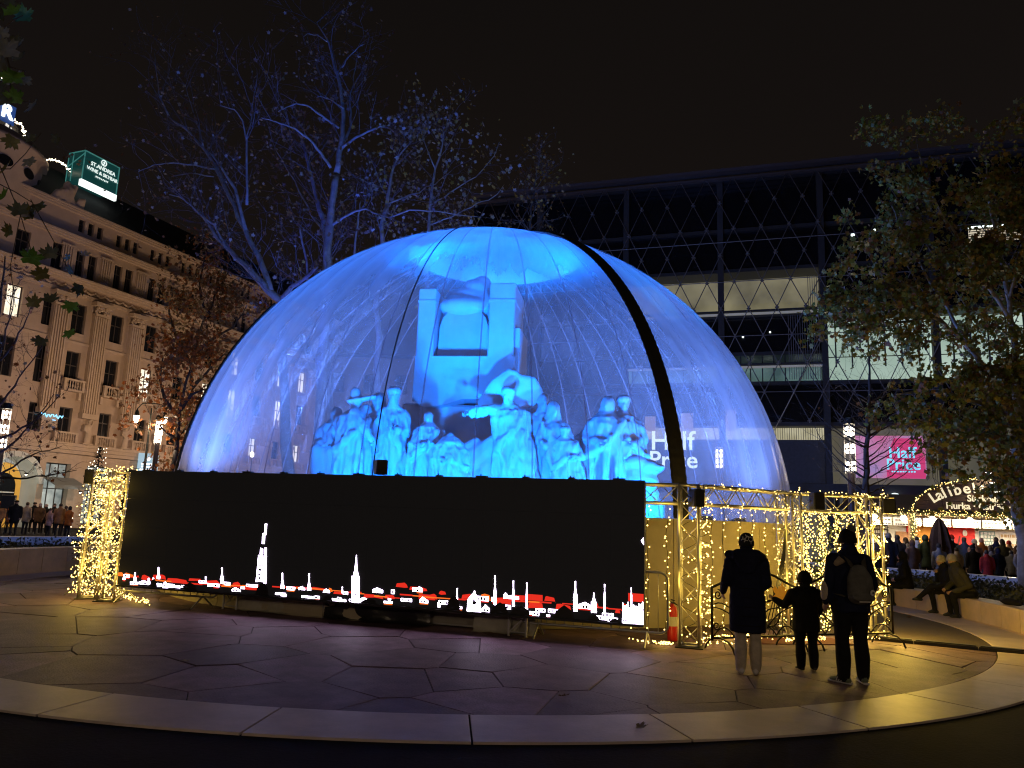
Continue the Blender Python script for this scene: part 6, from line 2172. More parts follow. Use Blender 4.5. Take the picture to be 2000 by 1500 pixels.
# shop signs
t = thing('shop_sign', 'pale blue lit hanging sign panel on the facade near the lamp post', 'sign', on_left(4.3, -0.9, 5.0), radians(68) - 0.6)
q = MB(); q.box((-0.75, -0.06, -0.95), (0.75, 0.06, 0.95)); q.build('panel', mat('sign_blue', (0.3, 0.45, 0.55), 0.5, emit=(0.3, 0.55, 0.75), estr=0.6, sampled=False), t)
E_wt = mat('white_glow', (0.8, 0.8, 0.8), 0.5, emit=(1, 1, 1), estr=1.2, sampled=False)
for (z, w) in ((0.1, 0.5), (-0.12, 0.48), (-0.35, 0.58), (-0.62, 0.55)):
    q = MB()
    for k in range(6):
        x = -w + 2 * w * k / 6
        q.box((x, -0.075, z - 0.06), (x + w * 0.26, -0.062, z + 0.06))
    q.build('text_line', E_wt, t)
q = MB(); q.lathe([(0.001, 0), (0.13, 0), (0.13, 0.012)], 16); q.build('emblem', E_wt, t, loc=(0, -0.062, 0.5), rot=(pi / 2, 0, 0))
t = thing('neon_sign', 'small blue neon script sign on the first floor', 'sign', on_left(-3.9, -0.1, 7.9), radians(68))
q = MB(); q.tube([(-0.9 + 0.09 * k, 0, 0.12 * sin(k * 1.9) + 0.06 * sin(k * 0.7)) for k in range(21)], 0.035, n=5); q.tube([(0.1, 0, -0.3), (0.35, 0, -0.3)], 0.03)
q.build('neon_tube', mat('neon_blue', (0.2, 0.5, 0.8), 0.4, emit=(0.25, 0.65, 1.0), estr=1.8, sampled=False), t)
# dark block and bright shop far behind the dome
FB = thing('far_building', 'dark building with one bright shop front far behind the dome', 'building', (-14.0, 84.0, -0.05))
q = MB(); wh = [(x0, x0 + 1.4, z0, z0 + 2.2) for x0 in (-6, -2.5, 1, 4.5, 8, 11.5, 15) for z0 in (7, 11, 15)]
wall_holes(q, -10, 20, 0, 19, wh + [(-3.2, 2.4, 0.3, 6.2)], 0.3)
q.quad((-10, 0, 19), (20, 0, 19), (20, 8, 21), (-10, 8, 21))
q.build('wall', mat('dim_wall', (0.12, 0.11, 0.1), 0.8, var=0.2), FB)
for i, h in enumerate(wh):
    window(FB, (h[0] + h[1]) / 2, (h[2] + h[3]) / 2, 1.4, 2.2, E_win if i in (0, 1, 7, 11) else None, 0.2)
q = MB(); q.quad((-3.2, 0.3, 0.3), (2.4, 0.3, 0.3), (2.4, 0.3, 6.2), (-3.2, 0.3, 6.2)); q.build('shop_front', lit_mat('bright_shop', [(0.4, 0.4, 0.36), (0.9, 0.9, 0.82)], 0.9, 0.5), FB)
for (a, b_) in (((-2.4, -0.05, 4.4), (-1.0, -0.02, 6.0)), ((-2.6, -0.05, 2.9), (-1.6, -0.02, 4.1)), ((-1.3, -0.05, 2.2), (0.1, -0.02, 4.2)), ((-2.6, -0.05, 1.0), (0.2, -0.02, 1.9))):
    q = MB(); q.box(a, b_); q.build('lit_panel', E_wt, FB)
# ------------------------------------------------------------------ glass building with a diagonal lattice
RB = thing('glass_building', 'dark glass building wrapped in a diamond steel lattice', 'building', (16.07, 48.0, -0.05), radians(-18))
M_gl = mat('facade_glass', (0.008, 0.009, 0.012), 0.18, spec=0.5, var=0.3, vscale=0.4)
M_rod = mat('lattice_steel', (0.24, 0.235, 0.24), 0.5, metal=0.2)
M_slabd = mat('floor_edge', (0.045, 0.045, 0.046), 0.6)
V0, V1, ZT, ZB = -20.5, 22.0, 25.4, 8.45
YB = 1.0
# storeys: dark glass panels cell by cell, lit rooms where the photograph shows them
cols_v = [-20.5, -15.35, -9.0, -2.65, 3.65, 9.95, 16.25, 22.0]
rows_z = [4.6, 8.4, 11.1, 13.0, 15.55, 18.75, 21.6, 25.2]
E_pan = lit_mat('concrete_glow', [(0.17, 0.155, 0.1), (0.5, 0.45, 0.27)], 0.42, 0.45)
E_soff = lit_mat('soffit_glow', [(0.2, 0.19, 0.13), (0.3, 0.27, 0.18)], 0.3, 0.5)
E_off = lit_mat('office_glow', [(0.05, 0.1, 0.1), (0.16, 0.28, 0.27)], 0.6, 0.8)
E_brt = lit_mat('bright_floor', [(0.42, 0.6, 0.5), (0.75, 0.95, 0.8)], 0.6, 0.25)
E_warm = lit_mat('warm_shop', [(0.5, 0.45, 0.26), (0.95, 0.88, 0.6)], 0.6, 0.9)
E_brick = lit_mat('upper_room', [(0.55, 0.42, 0.28), (0.9, 0.8, 0.6)], 0.8, 1.2)
for i in range(len(cols_v) - 1):
    for j in range(len(rows_z) - 1):
        a, b_, z0, z1 = cols_v[i], cols_v[i + 1], rows_z[j], rows_z[j + 1]
        m, y = M_gl, YB
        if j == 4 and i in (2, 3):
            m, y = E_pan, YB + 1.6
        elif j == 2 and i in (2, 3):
            m, y = E_off, YB + 2.5
        elif j in (2, 3) and i in (4, 5):
            m, y = E_brt, YB + 1.5
        elif j == 0 and i in (2, 3):
            m, y = None, 0
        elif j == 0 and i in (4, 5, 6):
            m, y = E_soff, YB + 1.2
        if m is None:
            continue
        q = MB()
        q.quad((a + 0.03, y, z0 + 0.03), (b_ - 0.03, y, z0 + 0.03), (b_ - 0.03, y, z1 - 0.03), (a + 0.03, y, z1 - 0.03))
        if y > YB:
            for (u0, u1) in ((a, a), (b_, b_)):
                q.quad((u0, YB, z0), (u0, y, z0), (u0, y, z1), (u0, YB, z1))
        q.build('glass_panel' if m is M_gl else 'lit_room', m if True else None, RB)
# shop band 4.6-8.4: sign zone behind the dome
q = MB(); q.quad((-9, YB + 0.8, 4.6), (3.65, YB + 0.8, 4.6), (3.65, YB + 0.8, 7.5), (-9, YB + 0.8, 7.5)); q.build('shop_wall', mat('shop_wall', (0.1, 0.1, 0.11), 0.7, var=0.2), RB)
q = MB(); q.quad((-9, YB + 0.9, 7.5), (3.65, YB + 0.9, 7.5), (3.65, YB + 0.9, 8.35), (-9, YB + 0.9, 8.35)); q.build('shop_light_band', E_warm, RB)
for k in range(22):
    v = 0.6 + k * 0.14
    q = MB(); q.box((v, YB + 0.7, 7.5), (v + 0.03, YB + 0.75, 8.35)); q.build('shop_mullion', M_slabd, RB)
# soffit strip under the concrete panel, slabs
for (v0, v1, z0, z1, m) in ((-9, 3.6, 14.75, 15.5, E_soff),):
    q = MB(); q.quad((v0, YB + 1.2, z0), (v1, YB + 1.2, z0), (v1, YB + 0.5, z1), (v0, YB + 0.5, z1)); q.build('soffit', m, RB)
for z in (8.4, 11.05, 13.02, 15.6, 18.75, 21.6, 25.2):
    q = MB(); q.box((V0, YB - 0.25, z - 0.12), (V1 if z != 13.02 else 3.6, YB + 2.6, z + 0.12)); q.build('floor_slab', M_slabd, RB)
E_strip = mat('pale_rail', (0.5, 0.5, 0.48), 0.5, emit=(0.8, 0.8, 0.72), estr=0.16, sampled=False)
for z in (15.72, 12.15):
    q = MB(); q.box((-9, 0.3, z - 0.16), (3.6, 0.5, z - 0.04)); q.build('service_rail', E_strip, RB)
    q = MB(); q.box((-9, 0.2, z), (3.6, 0.55, z + 0.12)); q.build('service_walkway', M_slabd, RB)
# office ceiling lights, mullions, small lamps
E_tube = mat('tube_light', (0.9, 0.9, 0.9), 0.5, emit=(0.85, 1.0, 0.95), estr=2.2, sampled=False)
for v in (-8.2, -7.2, -5.2, -3.9, -1.2, 0.0, 1.9, 3.0):
    q = MB(); q.box((v, YB + 1.4, 12.55), (v + 0.62, YB + 1.5, 12.62)); q.build('ceiling_light', E_tube, RB)
for v in (-8.6, -7.5, -6.3, -5.2, -4.0, -1.5, -0.9, -0.15, 0.55, 1.25):
    q = MB(); q.box((v, YB - 0.05, 11.15), (v + 0.07, YB + 0.05, 13.0)); q.build('mullion', M_slabd, RB)
for k in range(15):
    v = 1.5 + k * 0.14
    q = MB(); q.box((v, 0.35, 11.2), (v + 0.035, 0.45, 15.4)); q.build('fin', M_rod, RB)
for k in range(6):
    v = 2.75 + k * 0.13
    q = MB(); q.box((v, 0.35, 15.8), (v + 0.03, 0.45, 18.0)); q.build('fin', M_rod, RB)
for (v, z, r) in ((-1.3, 14.2, 0.07), (0.4, 14.45, 0.06), (5.6, 20.7, 0.12), (6.9, 20.9, 0.1), (3.1, 14.3, 0.08)):
    q = MB(); q.ell((v, YB - 0.15, z), (r, r, r), 8, 6); q.build('small_lamp', E_tube, RB)
# bright floor: mullions and back partition; upper room with blinds
for k in range(13):
    v = 4.3 + k * 0.95
    q = MB(); q.box((v, YB - 0.02, 12.05), (v + 0.08, YB + 0.1, 15.2)); q.build('mullion', M_slabd, RB)
q = MB(); q.quad((12.2, YB - 0.02, 19.7), (21, YB - 0.02, 19.7), (21, YB - 0.02, 20.6), (12.2, YB - 0.02, 20.6)); q.build('lit_room', E_brick, RB)
q = MB(); q.box((12.2, YB - 0.1, 20.62), (21, YB - 0.03, 20.72)); q.build('ceiling_light', E_tube, RB)
for k in range(6):
    q = MB(); q.box((12.2, YB - 0.12, 19.75 + k * 0.15), (21, YB - 0.06, 19.79 + k * 0.15)); q.build('blind_slat', M_slabd, RB)
q = MB(); q.quad((5.6, YB - 0.02, 19.7), (7.0, YB - 0.02, 19.7), (7.0, YB - 0.02, 20.3), (5.6, YB - 0.02, 20.3)); q.build('lit_room', E_soff, RB)
# columns
for v in cols_v[1:-1]:
    q = MB(); q.box((v - 0.19, 0.25, 0), (v + 0.19, 0.85, 25.3)); q.build('column', mat('column_grey', (0.05, 0.05, 0.052), 0.6, var=0.1), RB)
# roof edge
q = MB(); q.box((V0, -0.5, 25.35), (V1, 0.3, 25.55)); q.box((V0, -0.2, 24.95), (V1, 0.2, 25.05)); q.build('roof_edge', mat('roof_edge', (0.14, 0.12, 0.12), 0.5, metal=0.3), RB)
q = MB(); q.quad((V0, 0.3, 25.3), (V1, 0.3, 25.3), (V1, 18, 25.3), (V0, 18, 25.3)); q.quad((V0, 0.3, 0), (V0, 0.3, 25.3), (V0, 18, 25.3), (V0, 18, 0)); q.quad((V1, 0.3, 0), (V1, 18, 0), (V1, 18, 25.3), (V1, 0.3, 25.3)); q.build('roof', M_roof, RB)
# diagonal lattice
dz, dv = 1.85, 1.745
zk0 = 15.9
sl = dz / (dv / 2)
def lattice(sgn):
    k = -60
    for k in range(-60, 60):
        # line through (v = -0.9 + dv*k at z = zk0), slope sgn*sl
        vb = -0.9 + dv * k
        pts = []
        z0, z1 = ZB, ZT - 0.4
        va = vb + (z0 - zk0) / (sgn * sl)
        vc = vb + (z1 - zk0) / (sgn * sl)
        lo, hi = (va, z0), (vc, z1)
        def cut(p, qn, lim, keep_greater):
            (u0, a), (u1, b_) = p, qn
            if (u0 < lim) == (u1 < lim):
                return (p, qn) if ((u0 >= lim) == keep_greater) else None
            t = (lim - u0) / (u1 - u0)
            m = (lim, a + (b_ - a) * t)
            if keep_greater:
                return (m, qn) if u0 < lim else (p, m)
            return (p, m) if u0 < lim else (m, qn)
        r_ = cut(lo, hi, V0 + 0.1, True)
        if r_:
            r_ = cut(r_[0], r_[1], V1 - 0.1, False)
        if not r_:
            continue
        (a, za), (c, zc) = r_
        if abs(zc - za) < 0.5:
            continue
        bar('lattice_rod', (a, -0.03 * sgn, za), (c, -0.03 * sgn, zc), 0.032, M_rod, RB, 6)
lattice(1)
lattice(-1)
q = MB()
for row in range(-4, 6):
    z = zk0 + row * dz
    for k in range(-12, 14):
        v = -0.9 + dv * k + (dv / 2 if row % 2 else 0)
        if V0 + 0.5 < v < V1 - 0.5 and ZB < z < ZT - 0.5:
            q.box((v - 0.13, -0.06, z - 0.015), (v + 0.13, 0.2, z + 0.015))
            q.box((v - 0.03, -0.12, z - 0.13), (v + 0.03, 0.02, z + 0.13))
q.build('lattice_nodes', M_rod, RB)['kind'] = 'stuff'
for row in (-3, -1, 1, 2):
    z = zk0 + row * dz + (0.0 if row != 2 else 0.9)
    q = MB(); q.tube([(V0, -0.02, z), (V1, -0.02, z)], 0.03, n=6); q.build('lattice_rail', M_rod, RB)
# canopy and ground storey
q = MB(); q.box((V0, -1.6, 3.95), (V1, 1.2, 4.55)); q.build('canopy', mat('canopy_dark', (0.045, 0.045, 0.05), 0.6, var=0.1), RB)
q = MB(); q.quad((V0, 1.5, 0), (V1, 1.5, 0), (V1, 1.5, 3.95), (V0, 1.5, 3.95)); q.build('ground_storey', lit_mat('ground_storey', [(0.12, 0.12, 0.11), (0.2, 0.21, 0.2)], 0.28, 0.3), RB)
for v in (-18, -14.5, -11, -7.5, -4, 0, 4, 8, 12, 16):
    q = MB(); q.box((v, 1.2, 0), (v + 0.25, 1.49, 3.95)); q.build('ground_pier', M_slabd, RB)
# slanted stays seen at the corner
bar('stay', (3.9, -0.5, 14.5), (-0.2, -0.5, 6.5), 0.03, mat('stay_steel', (0.6, 0.55, 0.45), 0.4, metal=0.5), RB)

RBM = Matrix.Translation((16.07, 48.0, -0.05)) @ Matrix.Rotation(radians(-18), 4, 'Z')
def on_right(v, y, z):
    return RBM @ Vector((v, y, z))
# advertising screen
t = thing('advertising_screen', 'pink and violet lit advertising panel reading Half Price', 'sign', on_right(7.0, 0.3, 5.05), radians(-18))
q = MB(); q.box((-1.85, 0, 0), (2.0, 0.12, 2.55)); q.build('panel', lit_mat('ad_pink', [(0.3, 0.35, 0.8), (0.75, 0.3, 0.6), (0.85, 0.08, 0.3)], 0.62, 0.45), t)
q = MB(); q.add([(-0.15, -0.012, 0.0), (1.95, -0.012, 0.0), (1.95, -0.012, 1.3), (1.5, -0.012, 2.4), (0.3, -0.012, 2.4), (-0.15, -0.012, 1.2)], [(0, 1, 2, 3, 4, 5)]); q.build('pink_field', mat('ad_red', (0.3, 0.02, 0.1), 0.5, emit=(0.85, 0.07, 0.25), estr=0.65, sampled=False), t)
E_cy = mat('ad_cyan', (0.2, 0.5, 0.6), 0.5, emit=(0.2, 0.75, 1.0), estr=1.1, sampled=False)
for body, z in (('Half', 1.55), ('Price', 0.85)):
    word(t, body, 0.92, 0.012, E_cy, 0.75, -0.035, z, 0.012)
q = MB()
for k in range(9):
    q.box((0.1 + k * 0.15, -0.03, 0.36), (0.2 + k * 0.15, -0.014, 0.44))
q.build('small_print', E_cy, t)
t = thing('advertising_lettering', 'big white lit lettering Half Price seen through the dome film', 'sign', on_right(-5.9, 0.4, 5.3), radians(-18))
for body, z in (('Half', 2.0), ('Price', 0.75)):
    word(t, body, 1.75 if z > 1 else 1.55, 0.03, mat('ad_white', (0.8, 0.8, 0.8), 0.5, emit=(0.85, 0.95, 1.0), estr=1.25, sampled=False), 0.1, 0, z, 0.02)
for (v, w, h) in ((-1.75, 0.7, 1.0), (0.6, 0.8, 1.2), (3.2, 0.9, 1.4)):
    q = MB(); q.box((v, 0.1, 2.6), (v + w, 0.2, 2.6 + h)); q.build('poster_figure', mat('poster_skin', (0.4, 0.3, 0.22), 0.6, emit=(0.7, 0.5, 0.36), estr=0.35, sampled=False), t)
# cafe sign
t = thing('cafe_sign', 'red lit CAFE lettering around a white disc with a green V', 'sign', on_right(6.9, -1.9, 3.62), radians(-18))
E_rd = mat('red_glow', (0.5, 0.02, 0.02), 0.5, emit=(1.0, 0.03, 0.03), estr=1.2, sampled=False)
for ch, x in (('C', -0.95), ('A', -0.55), ('F', 0.55), ('E', 0.95)):
    link('lettering', text_mesh(ch, 0.42, 0.02, mats=E_rd, bold=0.02), t, (x, 0, 0), UP)
q = MB(); q.lathe([(0.001, 0.03), (0.33, 0.03), (0.34, 0.0)], 24); q.build('disc', mat('disc_glow', (0.8, 0.8, 0.8), 0.5, emit=(0.85, 1.0, 0.95), estr=1.3, sampled=False), t, loc=(0, 0, 0.12), rot=(pi / 2, 0, 0))
link('lettering', text_mesh('V', 0.52, 0.012, mats=mat('green_glow', (0.02, 0.3, 0.2), 0.5, emit=(0.02, 0.45, 0.25), estr=0.9, sampled=False), bold=0.03), t, (0, -0.05, 0.11), UP)
t = thing('kiosk', 'pale green shuttered kiosk under the cafe sign', 'kiosk', on_right(6.9, -2.6, 0), radians(-18))
q = MB(); q.box((-1.7, 0, 0), (1.9, 1.4, 3.3)); q.build('kiosk_body', mat('kiosk_green', (0.22, 0.28, 0.25), 0.6, var=0.1), t)
for k in range(16):
    q = MB(); q.box((-1.6, -0.03, 0.1 + k * 0.2), (1.8, -0.002, 0.27 + k * 0.2)); q.build('shutter_slat', MATS['kiosk_green'], t)

# ------------------------------------------------------------------ market stall
SX, SY = 19.4, 32.6
st = thing('market_stall', 'wooden sausage stall with arched sign, garlands and lit counter', 'market stall', (SX, SY, -0.05), radians(-6))
M_wood = mat('dark_wood', (0.1, 0.06, 0.035), 0.65, var=0.3, vscale=5, stretch=(0.3, 1, 3), rnd=0.25)
M_woodl = mat('pale_wood', (0.36, 0.24, 0.12), 0.6, var=0.2, vscale=5, rnd=0.1)
M_white = mat('white_board', (0.62, 0.6, 0.55), 0.6, var=0.08)
HW = 4.1
for x in (-HW, -2.35, HW):
    q = MB(); q.bevbox((x - 0.1, -0.1, 0), (x + 0.1, 0.1, 2.6), 0.01); q.build('post', M_woodl, st)
q = MB(); q.box((-HW, 1.9, 0), (HW, 2.0, 2.75)); q.build('back_wall', M_white, st)
for x in (-HW - 0.05, HW):
    q = MB(); q.box((x, 0.1, 0), (x + 0.05, 1.9, 2.7)); q.build('side_wall', M_wood, st)
q = MB(); q.box((-HW - 0.2, -0.4, 2.6), (HW + 0.2, 2.1, 2.68)); q.build('ceiling', M_woodl, st)
q = MB(); q.add([(-HW - 0.5, -0.7, 2.69), (HW + 0.5, -0.7, 2.69), (HW + 0.5, 1.0, 3.5), (-HW - 0.5, 1.0, 3.5), (HW + 0.5, 2.4, 2.69), (-HW - 0.5, 2.4, 2.69)], [(0, 1, 2, 3), (3, 2, 4, 5)]); q.build('roof', M_wood, st)
for k in range(24):
    x = -HW + 0.02 + k * (2 * HW / 24)
    q = MB(); q.box((x, -0.06, 0), (x + 2 * HW / 24 - 0.02, 0.0, 0.98)); q.build('counter_plank', M_woodl, st)
q = MB(); q.box((-HW, -0.25, 1.0), (HW, 0.45, 1.06)); q.build('counter_top', M_woodl, st)
# menu boards on the back wall and the hanging ones
rg = random.Random(77)
M_chalk = mat('chalkboard', (0.05, 0.05, 0.05), 0.8, var=0.2)
M_chalkw = mat('chalk', (0.6, 0.6, 0.58), 0.8)
def menu(x, z, w, h, y=1.88, m=None, lm=None, rows=4):
    b_ = MB(); b_.box((x - w / 2, y - 0.03, z - h / 2), (x + w / 2, y, z + h / 2))
    o = b_.build('menu_board', m or M_chalk, st)
    t_ = MB()
    for r in range(rows):
        zz = z + h / 2 - h * (r + 0.7) / rows
        xx = x - w * 0.44
        while xx < x + w * 0.4:
            l = rg.uniform(0.05, 0.14)
            t_.box((xx, y - 0.036, zz - h * 0.08), (min(xx + l, x + w * 0.45), y - 0.031, zz + h * 0.08))
            xx += l + 0.035
    t_.build('writing', lm or M_chalkw, o)
for k in range(7):
    menu(-3.6 + k * 1.2, 2.32, 1.12, 0.34, 0.3, M_white, M_chalk, 2)
menu(-3.0, 1.8, 0.75, 0.8)
menu(-3.75, 1.75, 0.5, 0.5, rows=3)
menu(1.55, 1.7, 0.65, 0.7, m=mat('menu_green', (0.1, 0.2, 0.2), 0.7), rows=5)
menu(2.5, 1.75, 0.9, 0.8, m=M_white, lm=M_woodl, rows=2)
for (x, z, w, h, m, nm) in ((0.35, 1.72, 1.35, 0.92, mat('red_cloth', (0.6, 0.02, 0.02), 0.7, var=0.12, vscale=4), 'red_flag'), (-1.1, 1.75, 0.8, 0.95, mat('orange_panel', (0.8, 0.32, 0.03), 0.6, var=0.1), 'orange_panel'), (-2.0, 1.6, 0.6, 0.6, mat('picture_brown', (0.4, 0.2, 0.08), 0.6, var=0.4, vscale=6), 'food_picture'), (-1.7, 2.0, 0.28, 0.5, MATS['red_cloth'], 'red_pennant'),
                           (3.35, 1.95, 0.7, 0.55, mat('picture_red', (0.4, 0.12, 0.08), 0.6, var=0.5, vscale=7), 'food_picture'), (3.5, 1.4, 0.9, 0.4, mat('cream_board', (0.6, 0.55, 0.35), 0.6), 'board')):
    q = MB(); q.box((x - w / 2, 1.84, z - h / 2), (x + w / 2, 1.88, z + h / 2)); q.build(nm, m, st)
q = MB(); q.add([(0.18, 1.832, 1.28), (0.3, 1.832, 1.28), (0.42, 1.832, 1.78), (0.36, 1.832, 1.8)], [(0, 1, 2, 3)]); q.build('flag_dark_strip', mat('flag_dark_strip', (0.1, 0.02, 0.02), 0.8), st)  # flat, darker red strip laid over the flag
q = MB(); q.ell((0.6, 1.82, 1.93), (0.1, 0.02, 0.14), 10, 8); q.build('crest', M_white, st)
q = MB(); q.box((-0.35, -0.1, 1.07), (0.75, 0.3, 1.32)); q.build('food_case', mat('case_pale', (0.6, 0.6, 0.5), 0.4, var=0.5, vscale=9), st)  # pale, mottled surface colour
q = MB(); q.box((-0.4, 1.6, 1.16), (1.1, 1.83, 1.22)); q.build('shelf', M_woodl, st)
# globe lamps
GL = ['globe lamp at the outer end of the stall, close to the last truss tower', 'globe lamp just left of the garlanded inner stall post', 'globe lamp just right of the garlanded inner stall post', 'globe lamp above the orange panel and the parasol tip', 'globe lamp above the red cloth in the stall', 'globe lamp above the white menu board', 'globe lamp nearest the outer garlanded post of the stall']
E_globe = mat('globe_glow', (0.9, 0.9, 0.9), 0.4, emit=(1.0, 0.95, 0.82), estr=5, sampled=False)
for k, x in enumerate((-3.9, -2.75, -1.6, -0.1, 1.4, 2.9, 3.4)):
    g_ = thing('globe_lamp', GL[k], 'lamp', (SX + x * cos(radians(-6)), SY + x * sin(radians(-6)) - 0.2, 2.4), 0, 'globe lamps under the stall roof')
    q = MB(); q.ell((0, 0, 0), (0.13, 0.13, 0.13), 14, 10); q.build('globe', E_globe, g_, True)
    q = MB(); q.tube([(0, 0, 0.12), (0, 0, 0.22)], 0.02); q.build('holder', M_dkf, g_)
    if k in (0, 2, 3, 4, 5):
        lamp('globe_light', 'POINT', (0, -0.05, -0.18), 210, (1.0, 0.8, 0.52), g_, 0.12)
# arched sign board of planks
AH = 1.3
np_ = 7
def arch_w(z):
    f = min(max(z / AH, 0), 1)
    return 3.05 * sqrt(max(1e-4, 1 - f ** 2.0)) * 0.98 + 0.03
sg = thing('stall_sign', 'arched plank sign over the stall with pale painted lettering', 'sign', (SX + 0.5, SY - 0.75, 2.78), radians(-6))
for k in range(np_):
    z0, z1 = AH * k / np_ + 0.008, AH * (k + 1) / np_ - 0.008
    w0, w1 = arch_w(z0), arch_w(z1)
    q = MB(); q.xprism([(-w0, z0), (w0, z0), (w1, z1), (-w1, z1)], 0, 0.06)
    q.build('plank', M_wood, sg)
E_let = mat('sign_paint_glow', (0.75, 0.68, 0.5), 0.6, emit=(1.0, 0.85, 0.5), estr=0.8, sampled=False)  # painted letters given a glow in place of light falling on them
txt = 'Lalibela'
for k, ch in enumerate(txt):
    a = radians(150 - k * (9.0 if k < 1 else 7.4) - (0, 1, 0, -0.5, 0, 1.5, 1, 0.5)[k])
    o = link('letter', text_mesh(ch, 0.62, 0.015, mats=E_let, bold=0.008, base=True), sg, (2.5 * cos(a), -0.02, -0.1 + 0.88 * sin(a)), (pi / 2, -(a - pi / 2) * 0.55, 0))
    if ch in ' ':
        pass
o = link('letter', text_mesh('Z', 0.62, 0.015, mats=E_let, bold=0.008), sg, (0.62, -0.02, 0.95), (pi / 2, -0.05, 0))
link('lettering', text_mesh('Sültkolbász', 0.38, 0.015, mats=E_let, bold=0.004), sg, (-0.1, -0.02, 0.5), UP)
link('lettering', text_mesh('Hurka · Csülök · Fle', 0.38, 0.015, mats=E_let, bold=0.004), sg, (-0.25, -0.02, 0.18), UP)
F = Fig()       # the white pot painted beside the name, its brightness put in as glow
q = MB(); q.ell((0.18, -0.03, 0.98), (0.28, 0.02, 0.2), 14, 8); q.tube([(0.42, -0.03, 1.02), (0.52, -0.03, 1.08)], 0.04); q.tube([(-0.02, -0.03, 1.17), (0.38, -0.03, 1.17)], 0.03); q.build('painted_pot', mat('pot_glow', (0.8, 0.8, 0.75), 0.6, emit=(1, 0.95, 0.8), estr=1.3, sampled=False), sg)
# spot over the sign
t = thing('sign_spot', 'small black spotlight over the top of the stall sign', 'spotlight', (SX + 0.3, SY - 1.05, 4.35))
q = MB(); q.bevbox((-0.2, -0.12, 0), (0.2, 0.12, 0.16), 0.02); q.build('housing', M_fix, t)
q = MB(); q.box((-0.16, -0.08, -0.02), (0.16, 0.08, -0.003)); q.build('lens', M_lensw, t)
q = MB(); q.tube([(0, 0.1, 0.1), (0, 0.5, -0.1), (0, 0.7, -0.5)], 0.02); q.build('arm', M_fix, t)
lamp('sign_beam', 'SPOT', (0, -0.05, -0.05), 120, (1, 0.85, 0.6), t, 0.08, None, 120).rotation_euler = (radians(12), 0, 0)
# garlands
def fir_garland(label, path, nb, nl, rgs, thick=0.13, group='fir garlands on the stall', lights=()):
    rg = random.Random(rgs)
    P = [Vector(p) for p in path]
    c = P[0].copy()
    t = thing('fir_garland', label, 'garland', c, 0, group)
    gq, bq = MB(), MB()
    seg = [(P[i + 1] - P[i]).length for i in range(len(P) - 1)]
    tot = sum(seg)
    def pick():
        u = rg.random() * tot
        for i, l in enumerate(seg):
            if u <= l:
                return P[i].lerp(P[i + 1], u / l)
            u -= l
        return P[-1]
    for k in range(nl):
        p = pick() - c + Vector((rg.gauss(0, thick * 0.5), rg.gauss(0, thick * 0.5), rg.gauss(0, thick * 0.5)))
        d = Vector((rg.gauss(0, 1), rg.gauss(0, 1), rg.gauss(-0.3, 1))).normalized()
        e = d.cross(Vector((0.2, 0.9, 0.4))).normalized()
        gq.add([p - e * 0.012, p + d * 0.13, p + e * 0.012], [(0, 1, 2)])
    for k in range(nb):
        p = pick() - c + Vector((rg.gauss(0, thick * 0.6), rg.gauss(-0.05, thick * 0.4), rg.gauss(0, thick * 0.6)))
        bulbs(bq, p, 0.02, 0)
    gq.build('needles', mat('fir_green', (0.06, 0.09, 0.03), 0.7, var=0.4), t)['kind'] = 'stuff'
    bq.build('bulbs', M_bulb, t)['kind'] = 'stuff'
    return t
R6 = Matrix.Translation((SX, SY, -0.05)) @ Matrix.Rotation(radians(-6), 4, 'Z')
def sl_(x, y, z):
    return R6 @ Vector((x, y, z))
fir_garland('thick fir garland with lights along the stall eaves', [sl_(-HW - 0.6, -0.55, 2.72), sl_(0, -0.6, 2.68), sl_(HW + 0.5, -0.55, 2.72)], 420, 2600, 1)
fir_garland('fir garland with lights on the inner stall post', [sl_(-2.35, -0.2, 2.6), sl_(-2.35, -0.2, 1.0)], 90, 600, 2)
fir_garland('fir garland with lights on the outer stall post', [sl_(HW, -0.2, 2.6), sl_(HW + 0.05, -0.2, 0.9)], 110, 600, 3)
fir_garland('fir garland with lights edging the arched sign', [sl_(0.5 + 3.1 * cos(radians(180 - k * 7.5)), -0.85, 2.83 + 1.33 * sin(radians(180 - k * 7.5))) for k in range(25)], 170, 300, 4, 0.06)
fir_garland('fir garland with lights along the neighbouring stall roof', [sl_(-HW - 2.6, 0.2, 2.6), sl_(-HW - 0.7, 0.2, 2.6)], 60, 300, 5)
# people serving are hidden; closed parasol before the stall
p = aty(1836, 1050, 27.0)
t = thing('closed_parasol', 'tall closed dark parasol standing in front of the stall', 'parasol', (p.x, 27.0, -0.05))
q = MB()
n = 16
for (r, z) in ((0.34, 1.08), (0.36, 1.2), (0.3, 1.6), (0.2, 2.05), (0.09, 2.32), (0.02, 2.38)):
    for j in range(n):
        k = 1 + (0.2 if j % 2 else -0.15)
        q.v.append((r * k * cos(2 * pi * j / n), r * k * sin(2 * pi * j / n), z))
for i in range(5):
    for j in range(n):
        j2 = (j + 1) % n
        q.f.append((i * n + j, i * n + j2, (i + 1) * n + j2, (i + 1) * n + j)); q.m.append(0)
q.f.append(tuple(range(n - 1, -1, -1))); q.m.append(0)
q.build('canopy', cl('parasol_cloth', (0.05, 0.032, 0.025)), t)
q = MB(); q.tube([(0, 0, 0), (0, 0, 2.42)], 0.025); q.build('pole', M_woodl, t)
q = MB(); q.lathe([(0.3, 0), (0.3, 0.06), (0.06, 0.1), (0.05, 0.25)], 14); q.build('base', M_galv, t)
